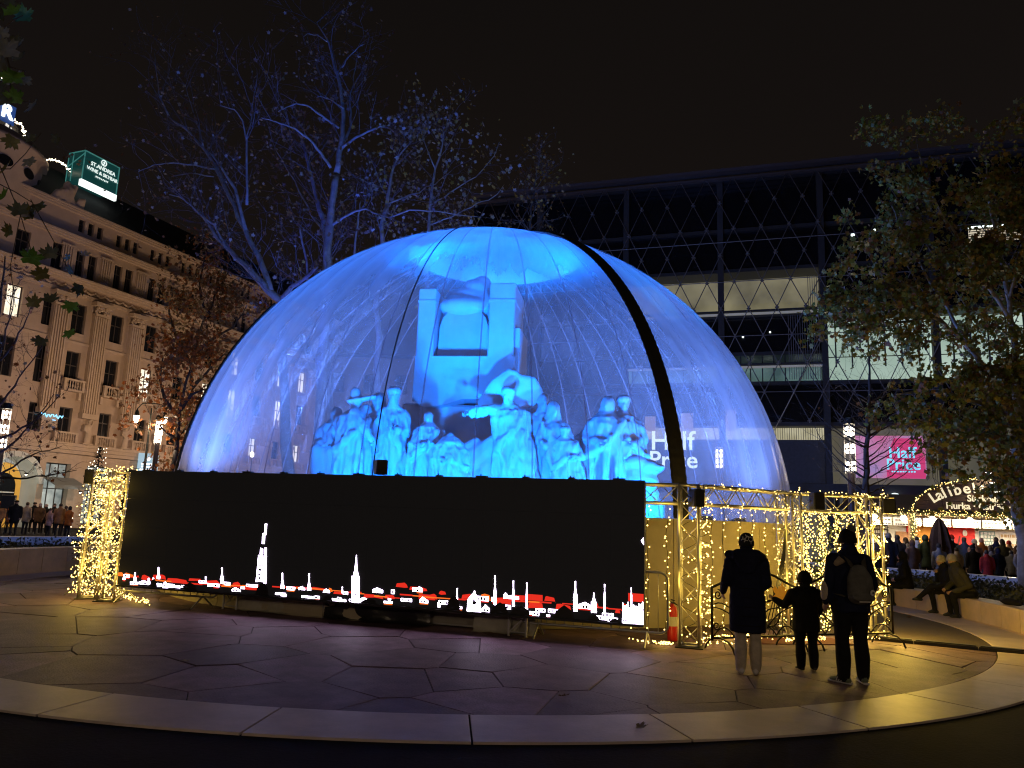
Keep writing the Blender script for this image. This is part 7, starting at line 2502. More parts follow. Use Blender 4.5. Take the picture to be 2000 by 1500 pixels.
# ------------------------------------------------------------------ trees
def leaf_mat(name, col, var=0.35):
    if name in MATS:
        return MATS[name]
    m = bpy.data.materials.new(name)
    m.use_nodes = True
    t = m.node_tree
    t.nodes.clear()
    N, L = t.nodes.new, t.links.new
    o = N('ShaderNodeOutputMaterial')
    d = N('ShaderNodeBsdfPrincipled'); d.inputs['Roughness'].default_value = 0.5
    tl = N('ShaderNodeBsdfTranslucent')
    mx = N('ShaderNodeMixShader'); mx.inputs[0].default_value = 0.3
    tc = N('ShaderNodeTexCoord')
    n = N('ShaderNodeTexNoise'); n.inputs['Scale'].default_value = 2.3; n.inputs['Detail'].default_value = 4
    L(tc.outputs['Object'], n.inputs['Vector'])
    mr = N('ShaderNodeMapRange'); mr.inputs[1].default_value = 0.3; mr.inputs[2].default_value = 0.7; mr.inputs[3].default_value = 1 - var; mr.inputs[4].default_value = 1 + var
    L(n.outputs[0], mr.inputs[0])
    vm = N('ShaderNodeVectorMath'); vm.operation = 'SCALE'; vm.inputs[0].default_value = col
    L(mr.outputs[0], vm.inputs['Scale'])
    L(vm.outputs[0], d.inputs['Base Color']); L(vm.outputs[0], tl.inputs[0])
    L(d.outputs[0], mx.inputs[1]); L(tl.outputs[0], mx.inputs[2]); L(mx.outputs[0], o.inputs[0])
    MATS[name] = m
    return m
M_bark = mat('plane_bark', (0.26, 0.24, 0.2), 0.8, var=0.5, vscale=3.5, bump=0.5, bscale=12)
M_barkd = mat('dark_bark', (0.05, 0.04, 0.035), 0.85, var=0.4, vscale=5, bump=0.4, bscale=20)
M_twig = mat('twig_bark', (0.11, 0.09, 0.08), 0.8, var=0.3, vscale=4)
L_br = leaf_mat('leaf_brown', (0.16, 0.085, 0.035))
L_tan = leaf_mat('leaf_tan', (0.26, 0.2, 0.1))
L_yel = leaf_mat('leaf_yellow', (0.3, 0.2, 0.035))
L_gre = leaf_mat('leaf_green', (0.13, 0.17, 0.03))
L_gre2 = leaf_mat('leaf_olive', (0.2, 0.18, 0.035))
L_rust = leaf_mat('leaf_rust', (0.3, 0.1, 0.025))
L_grey = leaf_mat('leaf_grey', (0.3, 0.28, 0.24))
LP = leaf_poly(1.0)
LP_S = [(0, 1.0), (0.18, 0.6), (0.5, 0.62), (0.38, 0.3), (0.3, 0.0), (0, 0.08), (-0.3, 0.0), (-0.38, 0.3), (-0.5, 0.62), (-0.18, 0.6)]

class Tree:
    def __init__(s, name, label, loc, seed, bark, cat='tree', group=None):
        s.o = Vector(loc)
        s.root = thing(name, label, cat, loc, 0, group)
        s.rg = random.Random(seed)
        s.tr, s.tw = MB(), MB()
        s.ends = []
        s.limbs = []
        s.bark = bark
        s.prune = None
        s.thin = 0.72 if group == 'plane trees behind the dome' else 1.0
    def limb(s, pts, r0, r1, n=8):
        P = [Vector(p) - s.o for p in pts]
        # finer, slightly crooked path
        Q = []
        for i in range(len(P) - 1):
            k = 3
            for j in range(k):
                q = P[i].lerp(P[i + 1], j / k)
                if j:
                    q += Vector((s.rg.gauss(0, 1), s.rg.gauss(0, 1), s.rg.gauss(0, 1))) * 0.02 * (P[i + 1] - P[i]).length
                Q.append(q)
        Q.append(P[-1])
        R = [r0 + (r1 - r0) * i / (len(Q) - 1) for i in range(len(Q))]
        R = [r * s.rg.uniform(0.9, 1.08) * s.thin for r in R]
        s.tr.tube(Q, R, n=n)
        s.limbs.append((Q, R))
        return Q
    def twigs(s, nper, length, r, lift=0.35, spread=1.0, levels=2, start=0.15, leaf_end=True, kids=(2, 4), only=None):
        for (Q, R) in (s.limbs if only is None else only):
            tot = sum((Q[i + 1] - Q[i]).length for i in range(len(Q) - 1))
            for k in range(max(1, int(nper * tot))):
                u = start + (1 - start) * s.rg.random()
                i = min(int(u * (len(Q) - 1)), len(Q) - 2)
                p = Q[i].lerp(Q[i + 1], s.rg.random())
                t = (Q[i + 1] - Q[i]).normalized()
                d = Vector((s.rg.gauss(0, 1), s.rg.gauss(0, 1), s.rg.gauss(0, 1)))
                d = (d - t * d.dot(t)).normalized() * spread + t * 0.55 + Vector((0, 0, lift))
                s.twig(p, d.normalized(), length * s.rg.uniform(0.5, 1.2), min(r, R[i] * 0.6), levels, lift, kids)
    def twig(s, p, d, L, r, lev, lift, kids):
        n = 4
        pts = [p]
        dd = d.copy()
        for k in range(n):
            dd = (dd + Vector((s.rg.gauss(0, 0.16), s.rg.gauss(0, 0.16), s.rg.gauss(0.06 * lift, 0.14)))).normalized()
            pts.append(pts[-1] + dd * (L / n))
        s.tw.tube(pts, [r * (1 - 0.7 * k / n) for k in range(n + 1)], n=3 if r < 0.02 else 5, caps=False)
        if lev <= 1:
            s.ends.append((pts[-1], dd))
            s.ends.append((pts[2], dd))
        if lev > 0:
            for k in range(s.rg.randint(*kids)):
                i = s.rg.randint(1, n)
                e = Vector((s.rg.gauss(0, 1), s.rg.gauss(0, 1), s.rg.gauss(0, 1)))
                e = (e - dd * e.dot(dd)).normalized()
                s.twig(pts[i], (dd * 0.8 + e * 0.7 + Vector((0, 0, 0.15 * lift))).normalized(), L * s.rg.uniform(0.45, 0.7), r * 0.55, lev - 1, lift, kids)
    def leaves(s, n, size, mats, scat=0.25, poly=LP_S, where=None, parts=0):
        q = MB()
        pm = {}
        ends = s.ends if where is None else [e for e in s.ends if where(e[0])]
        if not ends:
            ends = s.ends
        singles = []
        for k in range(n):
            p, d = ends[s.rg.randrange(len(ends))]
            p = p + Vector((s.rg.gauss(0, scat), s.rg.gauss(0, scat), s.rg.gauss(-0.05, scat)))
            nrm = Vector((s.rg.gauss(0, 1), s.rg.gauss(0, 1), s.rg.gauss(0.3, 0.8))).normalized()
            a = nrm.cross(Vector((s.rg.gauss(0, 1), s.rg.gauss(0, 1), s.rg.gauss(0, 1)))).normalized()
            b_ = nrm.cross(a)
            sz = size * s.rg.uniform(0.6, 1.25)
            if s.prune and s.prune(p + s.o):
                continue
            f = s.rg.uniform(-0.35, 0.35)
            mi = s.rg.randrange(len(mats))
            if k < parts:
                singles.append((p, a, b_, nrm, sz, mi))
                continue
            vs = [p + a * (x * sz) + b_ * (y * sz) + nrm * (f * abs(x) * sz) for x, y in poly]
            q.add(vs, [tuple(range(len(vs)))], mi)
        s.lq = (q, mats)
        for (p, a, b_, nrm, sz, mi) in singles:
            if mi not in pm:
                pm[mi] = leaf_mesh('leaf', mats[mi], 1.0, 0.25)
            o = link('leaf', pm[mi], s.root)
            M = Matrix((a, b_, nrm)).transposed().to_4x4() * 1.0
            M = Matrix.Translation(p) @ M @ Matrix.Scale(sz, 4)
            o.matrix_local = M
        return q
    def finish(s, twig_mat=None):
        s.tr.build('trunk', s.bark, s.root, True)
        q, mats = getattr(s, 'lq', (MB(), []))
        cm = MB()
        cm.v, cm.f = list(s.tw.v), list(s.tw.f)
        cm.m = [len(mats)] * len(s.tw.f)
        cm.add(q.v, q.f)
        cm.m[len(s.tw.f):] = q.m
        cm.build('crown', list(mats) + [twig_mat or M_twig], s.root)

def px(pts, Y, dY=None):
    return [aty(a, b_, Y + (dY[i] if dY else 0)) for i, (a, b_) in enumerate(pts)]

def ground_at(pxx, Y):
    p = aty(pxx, 1050, Y)
    return Vector((p.x, Y, -0.05))
# the big blue-lit plane trees behind the dome
Y = 32.0
g0 = ground_at(630, Y)
T = Tree('plane_tree', 'tall plane tree with a blue-lit trunk rising highest behind the dome', g0, 1, M_bark, group='plane trees behind the dome')
T.limb([g0] + px([(628, 760), (634, 600), (639, 488), (648, 400), (657, 340)], Y), 0.34, 0.2, 10)
T.limb(px([(657, 340), (666, 285), (671, 224), (661, 152), (642, 82), (616, 40)], Y, [0, .1, .2, .3, .3, .3]), 0.2, 0.03)
T.limb(px([(667, 290), (686, 275), (718, 257), (742, 247), (760, 250), (770, 258)], Y, [0, -.2, -.4, -.7, -.8, -.9]), 0.1, 0.025)
T.limb(px([(668, 288), (682, 255), (686, 222), (682, 200), (690, 150), (700, 95)], Y, [0, .2, .4, .5, .8, 1]), 0.1, 0.02)
T.limb(px([(662, 250), (645, 238), (622, 222), (600, 206), (578, 202), (558, 210), (543, 218)], Y, [0, -.3, -.6, -.8, -1, -1.1, -1.2]), 0.08, 0.02)
T.limb(px([(646, 328), (628, 300), (602, 270), (578, 252), (555, 243), (530, 235), (510, 230)], Y, [0, -.3, -.6, -.9, -1.2, -1.3, -1.5]), 0.1, 0.02)
T.limb(px([(668, 132), (680, 112), (700, 92), (712, 86)], Y), 0.05, 0.015)
T.limb(px([(640, 82), (620, 68), (600, 66), (592, 72)], Y), 0.04, 0.012)
T.limb(px([(672, 212), (650, 196), (628, 188), (618, 190)], Y), 0.05, 0.012)
T.limb(px([(648, 440), (670, 425), (695, 412), (716, 408), (738, 418), (765, 428)], Y, [0, -.4, -.8, -1.2, -1.6, -2]), 0.09, 0.03)
T.twigs(2.4, 2.2, 0.016, levels=2)
T.leaves(800, 0.17, [L_tan, L_br, L_br], 0.1)
T.finish()
Y = 33.5
g0 = ground_at(560, Y)
T = Tree('plane_tree', 'wide forked plane tree with blue-lit limbs nearest the sandstone building', g0, 2, M_bark, group='plane trees behind the dome')
T.limb([g0] + px([(556, 760), (550, 590), (515, 556), (477, 516), (440, 480), (398, 425), (370, 395)], Y), 0.36, 0.04, 10)
T.limb(px([(548, 588), (570, 560), (600, 540), (620, 520)], Y), 0.18, 0.1)
T.limb(px([(530, 575), (505, 500), (464, 424), (440, 368), (408, 304), (372, 260), (328, 226)], Y, [0, .3, .6, .8, 1, 1, 1]), 0.2, 0.06)
T.limb(px([(480, 450), (460, 370), (432, 326), (405, 290)], Y, [.5, .2, 0, 0]), 0.13, 0.05)
T.limb(px([(398, 290), (385, 240), (372, 200), (360, 160)], Y, [1, 1.2, 1.3, 1.4]), 0.07, 0.02)
T.limb(px([(330, 226), (312, 190), (305, 140), (300, 95)], Y, [1, 1, 1, 1]), 0.06, 0.015)
T.limb(px([(482, 400), (482, 330), (482, 276), (474, 236), (458, 214), (430, 206)], Y, [-.5, -.5, -.5, -.6, -.8, -1]), 0.09, 0.02)
T.limb(px([(482, 276), (490, 240), (494, 200), (502, 150)], Y, [-.5, -.5, -.4, -.4]), 0.05, 0.015)
T.limb(px([(420, 330), (380, 322), (340, 318), (300, 322), (270, 335)], Y, [.8, .2, -.3, -.8, -1]), 0.06, 0.02)
T.limb(px([(418, 345), (370, 338), (335, 345)], Y, [.8, .4, 0]), 0.05, 0.015)
T.limb(px([(440, 480), (420, 440), (398, 425), (372, 400), (352, 385), (330, 380)], Y, [0, -.3, -.6, -.9, -1, -1.2]), 0.08, 0.02)
T.twigs(2.3, 2.3, 0.016, levels=2)
T.leaves(900, 0.17, [L_tan, L_grey, L_br, L_br], 0.12)
T.finish()
Y = 35.0
g0 = ground_at(640, Y)
T = Tree('plane_tree', 'slim plane tree with grey limbs between the two big blue-lit ones', g0, 3, M_bark, group='plane trees behind the dome')
T.limb([g0] + px([(640, 700), (645, 520), (632, 430), (614, 370), (602, 318), (593, 278), (570, 240)], Y), 0.25, 0.04)
T.limb(px([(640, 470), (600, 400), (560, 330), (530, 270)], Y, [0, .4, .8, 1]), 0.09, 0.02)
T.limb(px([(600, 560), (592, 480), (586, 440)], Y, [-1.5, -1.5, -1.5]), 0.08, 0.06)
T.twigs(1.3, 2.0, 0.02, levels=2)
T.leaves(500, 0.2, [L_br, L_tan], 0.3)
T.finish()
Y = 30.5
g0 = ground_at(735, Y)
T = Tree('plane_tree', 'low-branched plane tree with tan leaves just over the dome top', g0, 4, M_bark, group='plane trees behind the dome')
T.limb([g0] + px([(735, 720), (738, 540), (745, 440), (758, 380), (768, 328), (782, 300), (806, 275)], Y), 0.2, 0.03)
T.limb(px([(690, 520), (694, 470), (700, 420), (706, 390)], Y, [1, 1, 1, 1]), 0.07, 0.04)
T.limb(px([(760, 425), (800, 410), (850, 412), (900, 420), (940, 425)], Y, [0, -.3, -.5, -.6, -.7]), 0.06, 0.015)
T.limb(px([(752, 400), (800, 380), (850, 360), (880, 335)], Y, [0, .3, .5, .7]), 0.06, 0.015)
T.twigs(1.1, 1.8, 0.018, levels=2)
T.leaves(900, 0.17, [L_tan, L_tan, L_grey, L_yel], 0.3)
T.finish()
Y = 31.0
g0 = ground_at(840, Y)
T = Tree('plane_tree', 'plane tree with a short bright blue limb above the dome edge', g0, 5, M_bark, group='plane trees behind the dome')
T.limb([g0] + px([(840, 700), (834, 520), (838, 440), (843, 376), (850, 330), (866, 260), (880, 225)], Y), 0.17, 0.02)
T.limb(px([(838, 440), (880, 425), (920, 405), (970, 380), (985, 360)], Y, [0, -.2, -.3, -.4, -.4]), 0.05, 0.012)
T.limb(px([(842, 400), (880, 375), (930, 345), (965, 305), (980, 270)], Y, [0, .2, .3, .4, .5]), 0.05, 0.012)
T.limb(px([(850, 330), (830, 280), (820, 240)], Y), 0.04, 0.012)
T.twigs(1.2, 1.7, 0.016, levels=2)
T.leaves(650, 0.17, [L_tan, L_yel, L_grey], 0.3)
T.finish()
Y = 34.0
g0 = ground_at(1030, Y)
T = Tree('plane_tree', 'small leafy plane tree peeping over the crest of the dome', g0, 6, M_barkd, group='plane trees behind the dome')
T.limb([g0] + px([(1030, 700), (1030, 520), (1035, 440), (1040, 390), (1048, 340), (1055, 318)], Y), 0.12, 0.015)
T.limb(px([(1034, 450), (1060, 420), (1080, 395)], Y), 0.04, 0.012)
T.limb(px([(1034, 450), (1005, 420), (985, 380)], Y), 0.04, 0.012)
T.twigs(2.0, 1.2, 0.013, levels=2)
T.leaves(420, 0.16, [L_tan, L_br, L_yel], 0.3)
T.finish()
# brown-leaved trees before the sandstone building
for (bx, Yt, lab, seed, limbs, n) in (
    (372, 46.0, 'brown-leaved tree standing before the far windows of the sandstone building', 11, [[(372, 800), (375, 700), (400, 620), (430, 560), (455, 515)], [(375, 720), (345, 660), (330, 610), (335, 560)], [(380, 690), (420, 660), (455, 640), (480, 600)], [(400, 620), (390, 560), (400, 500)], [(374, 760), (410, 720), (440, 690)]], 2600),
    (338, 40.0, 'rust-leaved tree beside the lamp post and the dome edge', 12, [[(345, 880), (350, 800), (365, 740), (380, 690)], [(350, 820), (322, 780), (312, 740), (318, 700)], [(352, 800), (375, 770), (400, 760)], [(348, 850), (370, 830), (390, 800)], [(348, 860), (325, 845), (312, 830)]], 1500)):
    g0 = ground_at(bx, Yt)
    T = Tree('broadleaf_tree', lab, g0, seed, M_barkd, group='trees before the sandstone building')
    base_ = aty(limbs[0][0][0], limbs[0][0][1], Yt)
    T.limb([g0, (g0 + base_) / 2, base_], 0.22, 0.16)
    for L_ in limbs:
        T.limb(px(L_, Yt, [T.rg.uniform(-1.5, 1.5) * i / len(L_) for i in range(len(L_))]), 0.12, 0.03)
    T.twigs(1.3, 1.7, 0.02, levels=2)
    T.leaves(int(n * 1.4), 0.23, [L_br, L_rust, L_br, L_tan] if seed == 11 else [L_rust, L_rust, L_br], 0.35)
    T.finish()
# small thin tree at the picture's edge before the arch, lit violet
Y = 19.0
g0 = ground_at(-40, Y)
T = Tree('young_tree', 'thin young tree with bare violet-lit twigs beside the arch', g0, 21, M_barkd)
T.limb([g0] + px([(-30, 900), (-20, 800), (-10, 700), (0, 600), (10, 500)], Y), 0.09, 0.015)
for L_ in ([(-28, 900), (20, 870), (60, 830), (105, 770)], [(-22, 820), (15, 770), (50, 720), (92, 655)], [(-16, 760), (0, 690), (20, 620), (30, 560)], [(-20, 930), (40, 935), (90, 930), (150, 918)], [(-24, 860), (30, 845), (70, 820), (118, 770)], [(-12, 720), (20, 680), (45, 640), (60, 600)], [(-28, 950), (10, 920), (60, 890), (120, 872)]):
    T.limb(px(L_, Y, [0, -.3, -.6, -.8]), 0.035, 0.008, 6)
T.twigs(2.4, 0.75, 0.008, levels=2, start=0.1)
T.leaves(260, 0.085, [L_br, L_rust, L_grey], 0.12)
T.finish(M_barkd)
# leaves of a near branch hanging into the top corner
Y = 7.6
t = thing('overhanging_branch', 'near branch with large green and grey leaves hanging into the top corner', 'branch', aty(-60, 60, Y))
o0 = aty(-60, 60, Y)
q = MB()
for pth, r in (([(-60, -60), (-25, 0), (0, 60), (18, 130), (22, 190)], 0.018), ([(0, 60), (25, 40), (45, 30)], 0.007), ([(10, 100), (40, 90)], 0.006), ([(18, 130), (50, 140)], 0.006), ([(-20, 0), (10, 10)], 0.007), ([(20, 180), (50, 200), (62, 195)], 0.006),
               ([(-20, 330), (20, 330), (50, 300), (80, 260)], 0.006), ([(-20, 350), (30, 375), (62, 395)], 0.006), ([(-10, 300), (40, 420), (70, 520)], 0.006), ([(60, 390), (110, 480), (140, 540)], 0.005), ([(40, 420), (20, 520), (30, 600)], 0.005)):
    q.tube([p - o0 for p in px(pth, Y)], [r * (1 - 0.15 * i) for i in range(len(pth))], n=6)
q.build('twig', M_barkd, t)
nleaf = [(22, 30, 44, 'g'), (46, 42, 44, 't'), (42, 76, 36, 'y'), (8, 74, 30, 'y'), (18, 112, 50, 'y'), (30, 140, 52, 'g'), (10, 138, 46, 'y'), (48, 148, 34, 'y'), (24, 165, 48, 'y'), (6, 160, 44, 'd'), (30, 202, 40, 'g'), (66, 200, 38, 'y'), (4, 40, 40, 'd'), (8, 8, 40, 'd'), (26, 90, 36, 'd'), (14, 190, 36, 'd'), (36, 118, 34, 'd'),
         (28, 268, 36, 'o'), (16, 320, 40, 'o'), (56, 310, 28, 'y'), (4, 390, 34, 'g'), (62, 262, 30, 'd'), (60, 412, 34, 'v'), (58, 428, 40, 'o'), (74, 398, 34, 'd'), (108, 280, 26, 'd'), (60, 515, 40, 'g'), (98, 505, 34, 'd'), (134, 497, 18, 'b'), (165, 500, 20, 'v'), (140, 535, 24, 'b'), (155, 555, 32, 'd'), (85, 545, 34, 'o'), (140, 590, 30, 'g'), (90, 590, 34, 'd'), (65, 600, 32, 'o'), (136, 645, 26, 'g'), (84, 660, 30, 'd'), (40, 420, 36, 'd'), (20, 460, 34, 'o')]
lm_ = {'g': leaf_mat('near_leaf_green', (0.09, 0.2, 0.03)), 't': leaf_mat('near_leaf_teal', (0.05, 0.2, 0.14)), 'y': leaf_mat('near_leaf_grey', (0.16, 0.17, 0.14)), 'd': leaf_mat('near_leaf_dark', (0.07, 0.08, 0.05)), 'o': leaf_mat('near_leaf_olive', (0.12, 0.11, 0.03)), 'v': leaf_mat('near_leaf_pale', (0.25, 0.25, 0.3)), 'b': leaf_mat('near_leaf_blue', (0.12, 0.25, 0.5))}
lme = {k: leaf_mesh('leaf', m, 1.0, 0.3) for k, m in lm_.items()}
rg = random.Random(41)
for (a, b_, sz, k) in nleaf:
    p = aty(a, b_, Y + rg.uniform(-0.3, 0.3)) - o0
    o = link('leaf', lme[k], t, p)
    s_ = sz / FPX * Y * 0.95
    o.scale = (s_, s_, s_)
    o.rotation_euler = (pi / 2 + rg.uniform(-0.7, 0.7), rg.uniform(-0.5, 0.5) + pi * (rg.random() < 0.6), rg.uniform(-0.6, 0.6))
# the tree with many thin upright stems, right of the dome
Y = 24.0
g0 = ground_at(1690, Y)
T = Tree('bare_tree', 'bare dark tree with a fan of thin branches beside the dome', g0, 31, M_barkd)
T.limb([g0] + px([(1691, 960), (1692, 900), (1694, 820), (1698, 740), (1700, 690)], Y), 0.13, 0.02)
rg = random.Random(6)
for k in range(34):
    sd = -1 if k % 2 else 1
    y0 = rg.uniform(780, 975)
    reach = rg.uniform(40, 150) * (1 if sd > 0 else 1.05) * (0.55 + 0.45 * (y0 - 760) / 210)
    rise = rg.uniform(0.55, 1.15) * reach
    dY = rg.uniform(-1.5, 1.5)
    T.limb(px([(1693, y0), (1693 + sd * reach * 0.35, y0 - rise * 0.22), (1693 + sd * reach * 0.7, y0 - rise * 0.55), (1693 + sd * reach, y0 - rise)], Y, [0, dY * 0.3, dY * 0.7, dY]), 0.026, 0.007, 5)
T.twigs(1.3, 1.1, 0.008, levels=2, lift=0.5)
T.leaves(40, 0.06, [L_br], 0.1)
T.finish(M_barkd)
# the big leafy tree on the stall side
Y = 20.5
g0 = ground_at(2004, Y)
T = Tree('plane_tree', 'big plane tree with green and brown leaves overhanging the sausage stall', g0, 51, M_bark)
T.limb([g0] + px([(1990, 1000), (1986, 860), (1992, 800), (1984, 750), (1974, 738)], Y), 0.2, 0.1, 10)
T.limb(px([(1974, 738), (1950, 725), (1912, 707), (1885, 672), (1845, 632), (1810, 610), (1770, 600), (1720, 590)], Y, [0, -.2, -.4, -.6, -.8, -1, -1.2, -1.4]), 0.08, 0.015)
T.limb(px([(1988, 830), (1950, 800), (1912, 787), (1860, 770), (1800, 765), (1750, 770)], Y, [0, -.3, -.6, -.8, -1, -1.2]), 0.08, 0.015)
T.limb(px([(1984, 750), (1982, 680), (1972, 590), (1950, 480), (1930, 380), (1925, 300)], Y, [0, .2, .3, .4, .4, .4]), 0.1, 0.015)
T.limb(px([(1980, 640), (1930, 560), (1880, 480), (1830, 400), (1800, 330), (1790, 270)], Y, [.2, 0, -.2, -.4, -.5, -.5]), 0.06, 0.01)
T.limb(px([(1900, 690), (1850, 600), (1800, 520), (1760, 450), (1740, 400)], Y, [-.5, -.3, 0, .2, .3]), 0.05, 0.01)
T.limb(px([(1990, 860), (1960, 850), (1900, 850), (1850, 870), (1810, 900)], Y, [0, -.5, -1, -1.3, -1.5]), 0.06, 0.01)
T.limb(px([(1990, 880), (1970, 900), (1930, 930), (1900, 960)], Y, [0, -.6, -1.1, -1.4]), 0.05, 0.01)
T.limb(px([(1845, 632), (1780, 560), (1700, 520), (1650, 530)], Y, [-.8, -.8, -.9, -1]), 0.04, 0.01)
T.limb(px([(1830, 620), (1750, 630), (1690, 650), (1650, 600)], Y, [-.8, -1, -1.2, -1.2]), 0.04, 0.01)
T.limb(px([(1985, 740), (2030, 640), (2060, 500), (2050, 380)], Y, [0, .2, .5, .6]), 0.09, 0.015)
T.limb(px([(1988, 850), (2040, 800), (2100, 760)], Y), 0.07, 0.015)
T.limb(px([(1970, 580), (2000, 470), (2010, 380), (2020, 290)], Y, [.3, .4, .5, .5]), 0.06, 0.012)
T.twigs(3.3, 1.05, 0.011, levels=2, lift=0.15, kids=(2, 3))
def gap(p):          # this crown opens above the stall's sign and the advertising panel
    v = p - Vector((0, 0, H))
    k = v.dot(_f)
    X, Y_ = 1000 + FPX * v.dot(_r) / k, 750 - FPX * v.dot(_u) / k
    return (X < 1905 and Y_ > 932 and T.rg.random() < 0.9) or (X < 1812 and Y_ > 838 and T.rg.random() < 0.65) or (X < 1660 and Y_ > 700)
T.prune = gap
T.leaves(21000, 0.14, [L_gre, L_gre, L_yel, L_gre2, L_gre2, L_br], 0.13, parts=290)
T.finish(M_barkd)

# ------------------------------------------------------------------ lamps of the square
def column_lamp(label, loc, h, zl, e, n=3, w=0.28, group='column lamps with stacked clusters of bulbs'):
    t = thing('column_lamp', label, 'street lamp', loc, 0.3, group)
    q = MB(); q.lathe([(0.16, 0), (0.14, 0.1), (0.12, zl), (0.11, zl + 0.02)], 16); q.build('pole', mat('lamp_pole', (0.04, 0.03, 0.035), 0.4, metal=0.5), t, True)
    q = MB()
    for a in range(4):
        an = pi / 4 + a * pi / 2
        q.tube([(w * 0.62 * cos(an), w * 0.62 * sin(an), zl), (w * 0.62 * cos(an), w * 0.62 * sin(an), h)], 0.015, n=5)
    q.build('cage', M_galv, t)
    q = MB(); q.lathe([(0.001, h + 0.25), (w * 0.5, h + 0.22), (w * 0.68, h), (0.001, h)], 16); q.build('cap', M_dkf, t)
    for k in range(n):
        z = zl + 0.25 + (h - zl - 0.5) * k / max(1, n - 1)
        q = MB()
        for a in range(4):
            an = a * pi / 2 + 0.4
            for dz_ in (-0.1, 0.1):
                q.ell((w * 0.4 * cos(an), w * 0.4 * sin(an), z + dz_), (0.042, 0.042, 0.075), 8, 6)
        q.build('bulb_cluster', mat('cluster_glow', (0.9, 0.9, 0.9), 0.4, emit=(1.0, 0.92, 0.78), estr=6, sampled=False), t)
        lamp('cluster_light', 'POINT', (0, 0, z), e, (1.0, 0.8, 0.55), t, 0.3)
    return t
p = aty(1661, 900, 27.0)
column_lamp('column lamp with three bulb clusters behind the bare tree', (p.x, 27.0, -0.05), aty(1661, 826, 27).z, aty(1661, 922, 27).z, 130)
p = aty(14, 900, 30.0)
column_lamp('column lamp with three bulb clusters beside the thin young tree', (p.x - 0.3, 30.0, -0.05), aty(14, 796, 30).z, aty(14, 876, 30).z, 90)
p = aty(303, 900, 40.0)
column_lamp('dark column lamp with a lit glass top beside the lantern post', (p.x, 40.0, -0.05), aty(306, 818, 40).z, aty(304, 866, 40).z, 130, 3, 0.34)
p = aty(1405, 900, 36.0)
column_lamp('column lamp shining through the dome film near the white lettering', (p.x, 36.0, -0.05), aty(1405, 872, 36).z, aty(1405, 915, 36).z, 40)
# lantern post
p = aty(284, 900, 47.0)
t = thing('lantern_post', 'old-fashioned post with two hanging bell lanterns before the facade', 'street lamp', (p.x, 47.0, -0.05), 0.2)
zt = aty(284, 795, 47).z
q = MB(); q.lathe([(0.16, 0), (0.14, 0.8), (0.07, 1.0), (0.055, 4.0), (0.08, 4.05), (0.045, zt)], 12); q.tube([(-0.8, 0, zt - 0.1), (-0.55, 0, zt + 0.25), (0, 0, zt + 0.3), (0.55, 0, zt + 0.25), (0.8, 0, zt - 0.1)], 0.035, n=6)
q.tube([(-0.4, 0, zt + 0.2), (0, 0, zt - 0.5), (0.4, 0, zt + 0.2)], 0.02, n=5); q.build('post', M_dkf, t)
for sx in (-1, 1):
    q = MB(); q.lathe([(0.03, 0.1), (0.05, 0), (0.12, -0.15), (0.14, -0.3), (0.2, -0.36)], 12, (sx * 0.8, 0, zt - 0.15)); o = q.build('lantern', M_dkf, t, True)
    q = MB(); q.lathe([(0.001, -0.82), (0.08, -0.78), (0.17, -0.6), (0.19, -0.37), (0.001, -0.36)], 12, (sx * 0.8, 0, zt - 0.15)); q.build('glass', mat('lantern_glow', (0.9, 0.85, 0.75), 0.4, emit=(1.0, 0.85, 0.6), estr=5, sampled=False), o, True)
    lamp('lantern_light', 'POINT', (sx * 0.8, 0, zt - 1.05), 400, (1.0, 0.66, 0.36), t, 0.25)
# further lamps along the facade (hidden by trees and dome, outside the frame) light the street
for lab_, (u, y, z, e) in zip(('lantern post in the street by the corner drum', 'lantern post in the street before the arch', 'lantern post in the street behind the brown-leaved trees', 'lantern post in the street beyond the trees'), ((-14, -9, 6.5, 520), (-2.5, -9, 6.5, 800), (8, -8, 6.0, 1000), (19, -9, 6.5, 700))):
    p = on_left(u, y, 0)
    t = thing('lantern_post', lab_, 'street lamp', p, 0, 'lantern posts along the facade')
    q = MB(); q.lathe([(0.12, 0), (0.1, 0.8), (0.05, 1.0), (0.04, z)], 10); q.build('post', M_dkf, t)
    q = MB(); q.ell((0, 0, z + 0.2), (0.16, 0.16, 0.22), 10, 8); q.build('glass', MATS['lantern_glow'], t, True)
    lamp('lantern_light', 'POINT', (0, 0, z + 0.55), e * 1.35, (1.0, 0.68, 0.45), t, 0.3)
# lamps on the near side of the square, behind the viewer
for lab_, (x, y, e) in zip(('tall lantern post behind the viewer, on the facade side', 'tall lantern post behind the viewer, on the stall side'), ((-9.0, -10.0, 1000), (9.0, -11.0, 900))):
    t = thing('lantern_post', lab_, 'street lamp', (x, y, -0.05), 0, 'lantern posts behind the viewer')
    q = MB(); q.lathe([(0.12, 0), (0.1, 0.8), (0.05, 1.0), (0.04, 5.6)], 10); q.build('post', M_dkf, t)
    q = MB(); q.ell((0, 0, 5.8), (0.18, 0.18, 0.25), 10, 8); q.build('glass', MATS['lantern_glow'], t, True)
    lamp('lantern_light', 'POINT', (0, 0, 6.2), e, (1.0, 0.72, 0.45), t, 0.3)
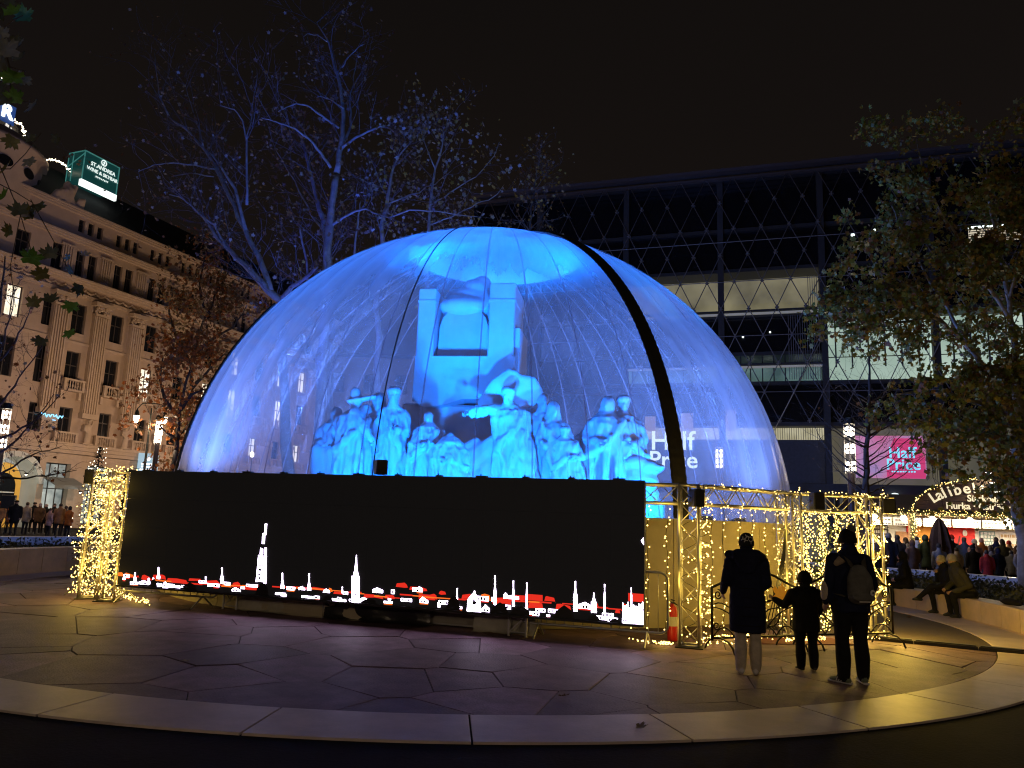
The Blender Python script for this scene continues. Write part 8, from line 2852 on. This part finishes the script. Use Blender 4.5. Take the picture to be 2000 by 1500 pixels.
# lights in the arch and its shops
for lab_, (u, y, z, e, c) in zip(('shop lamp hanging in front of the arch', 'shop lamp over the pale shop front beside the arch', 'shop lamp over the grey awning', 'shop lamp near the pale blue sign panel'), ((-5.95, -1.2, 3.6, 60, (0.85, 1.0, 0.9)), (-9.5, -1.0, 3.4, 60, (0.9, 0.92, 1.0)), (-2.0, -1.6, 2.6, 30, (0.9, 1, 0.9)), (7.5, -1.2, 3.2, 60, (1, 0.92, 0.75)))):
    t = thing('shop_lamp', lab_, 'lamp', on_left(u, y, z), radians(68), 'lamps over the shop fronts')
    q = MB(); q.lathe([(0.001, 0.12), (0.1, 0.1), (0.16, 0.0)], 12); q.tube([(0, 0, 0.1), (0, 0.3, 0.25), (0, -y - 0.0, 0.25)], 0.02); q.build('shade', M_dkf, t)
    q = MB(); q.ell((0, 0, 0.0), (0.08, 0.08, 0.06), 8, 6); q.build('bulb', MATS['lantern_glow'], t)
    lamp('shop_light', 'POINT', (0, 0, -0.15), e, c, t, 0.15)
flood('violet floodlight at the foot of the thin young tree', (-13.2, 17.6, 1.3), (-12.6, 19, 5.0), 70, (0.25, 0.2, 1.0), 80)
# a small lit conifer behind the light-covered towers
p = aty(180, 1000, 19.0)
t = thing('small_conifer', 'little dark conifer sprinkled with pale lights behind the light-covered towers', 'conifer', (p.x, 19.0, 0.3))
rg = random.Random(15)
q, bq = MB(), MB()
zt = aty(176, 872, 19.0).z - 0.3
for k in range(900):
    f = rg.random() ** 0.8
    z = 0.15 + f * (zt - 0.15)
    r = (1 - f) * 0.55 + 0.03
    a = rg.uniform(0, 2 * pi)
    p0 = Vector((r * cos(a) * rg.uniform(0.3, 1), r * sin(a) * rg.uniform(0.3, 1), z))
    d = Vector((cos(a), sin(a), rg.uniform(-0.5, 0.4))).normalized()
    e = d.cross(Vector((0, 0, 1))).normalized()
    q.add([p0 - e * 0.02, p0 + d * 0.14, p0 + e * 0.02], [(0, 1, 2)])
    if rg.random() < 0.12:
        bulbs(bq, p0 + d * 0.12, 0.012, 0)
q.build('foliage', mat('fir_green2', (0.03, 0.05, 0.03), 0.8, var=0.3), t)
bq.build('bulbs', M_bulbw, t)['kind'] = 'stuff'
q = MB(); q.tube([(0, 0, -0.3), (0, 0, zt)], [0.05, 0.01], n=6); q.build('trunk', M_barkd, t)
# fallen leaves on the paving
lfm = {k: leaf_mesh('fallen_leaf', m, 0.11, 0.4) for k, m in enumerate((L_br, L_tan, L_yel))}
rg = random.Random(55)
for k, (a, b_, lb) in enumerate(((1780, 1205, 'pale dry leaf lying on the dark asphalt near the seated people'), (1243, 1420, 'crumpled brown leaf lying on the stone ring, nearest the viewer'), (700, 1190, 'dry leaf in the shadow under the middle of the screen'), (1100, 1360, 'small dry leaf lying on the paving before the screen'), (355, 1290, 'dry leaf on the paving in front of the light-covered towers'))):
    p = atz(a, b_, 0.012)
    o = link('fallen_leaf', lfm[k % 3], None, p, (rg.uniform(-0.3, 0.3), rg.uniform(-0.3, 0.3), rg.uniform(0, 6)))
    tag(o, lb, 'leaf', 'fallen leaves on the paving')

for o in list(COL.objects):        # letters too small to pick apart
    if o.name.split('.')[0] in ('writing', 'small_print', 'text_line') or (o.name.split('.')[0] == 'lettering' and o.parent and o.parent.name in ('stall_sign', 'rooftop_sign')):
        o['kind'] = 'stuff'
bpy.data.scenes.remove(_ts)
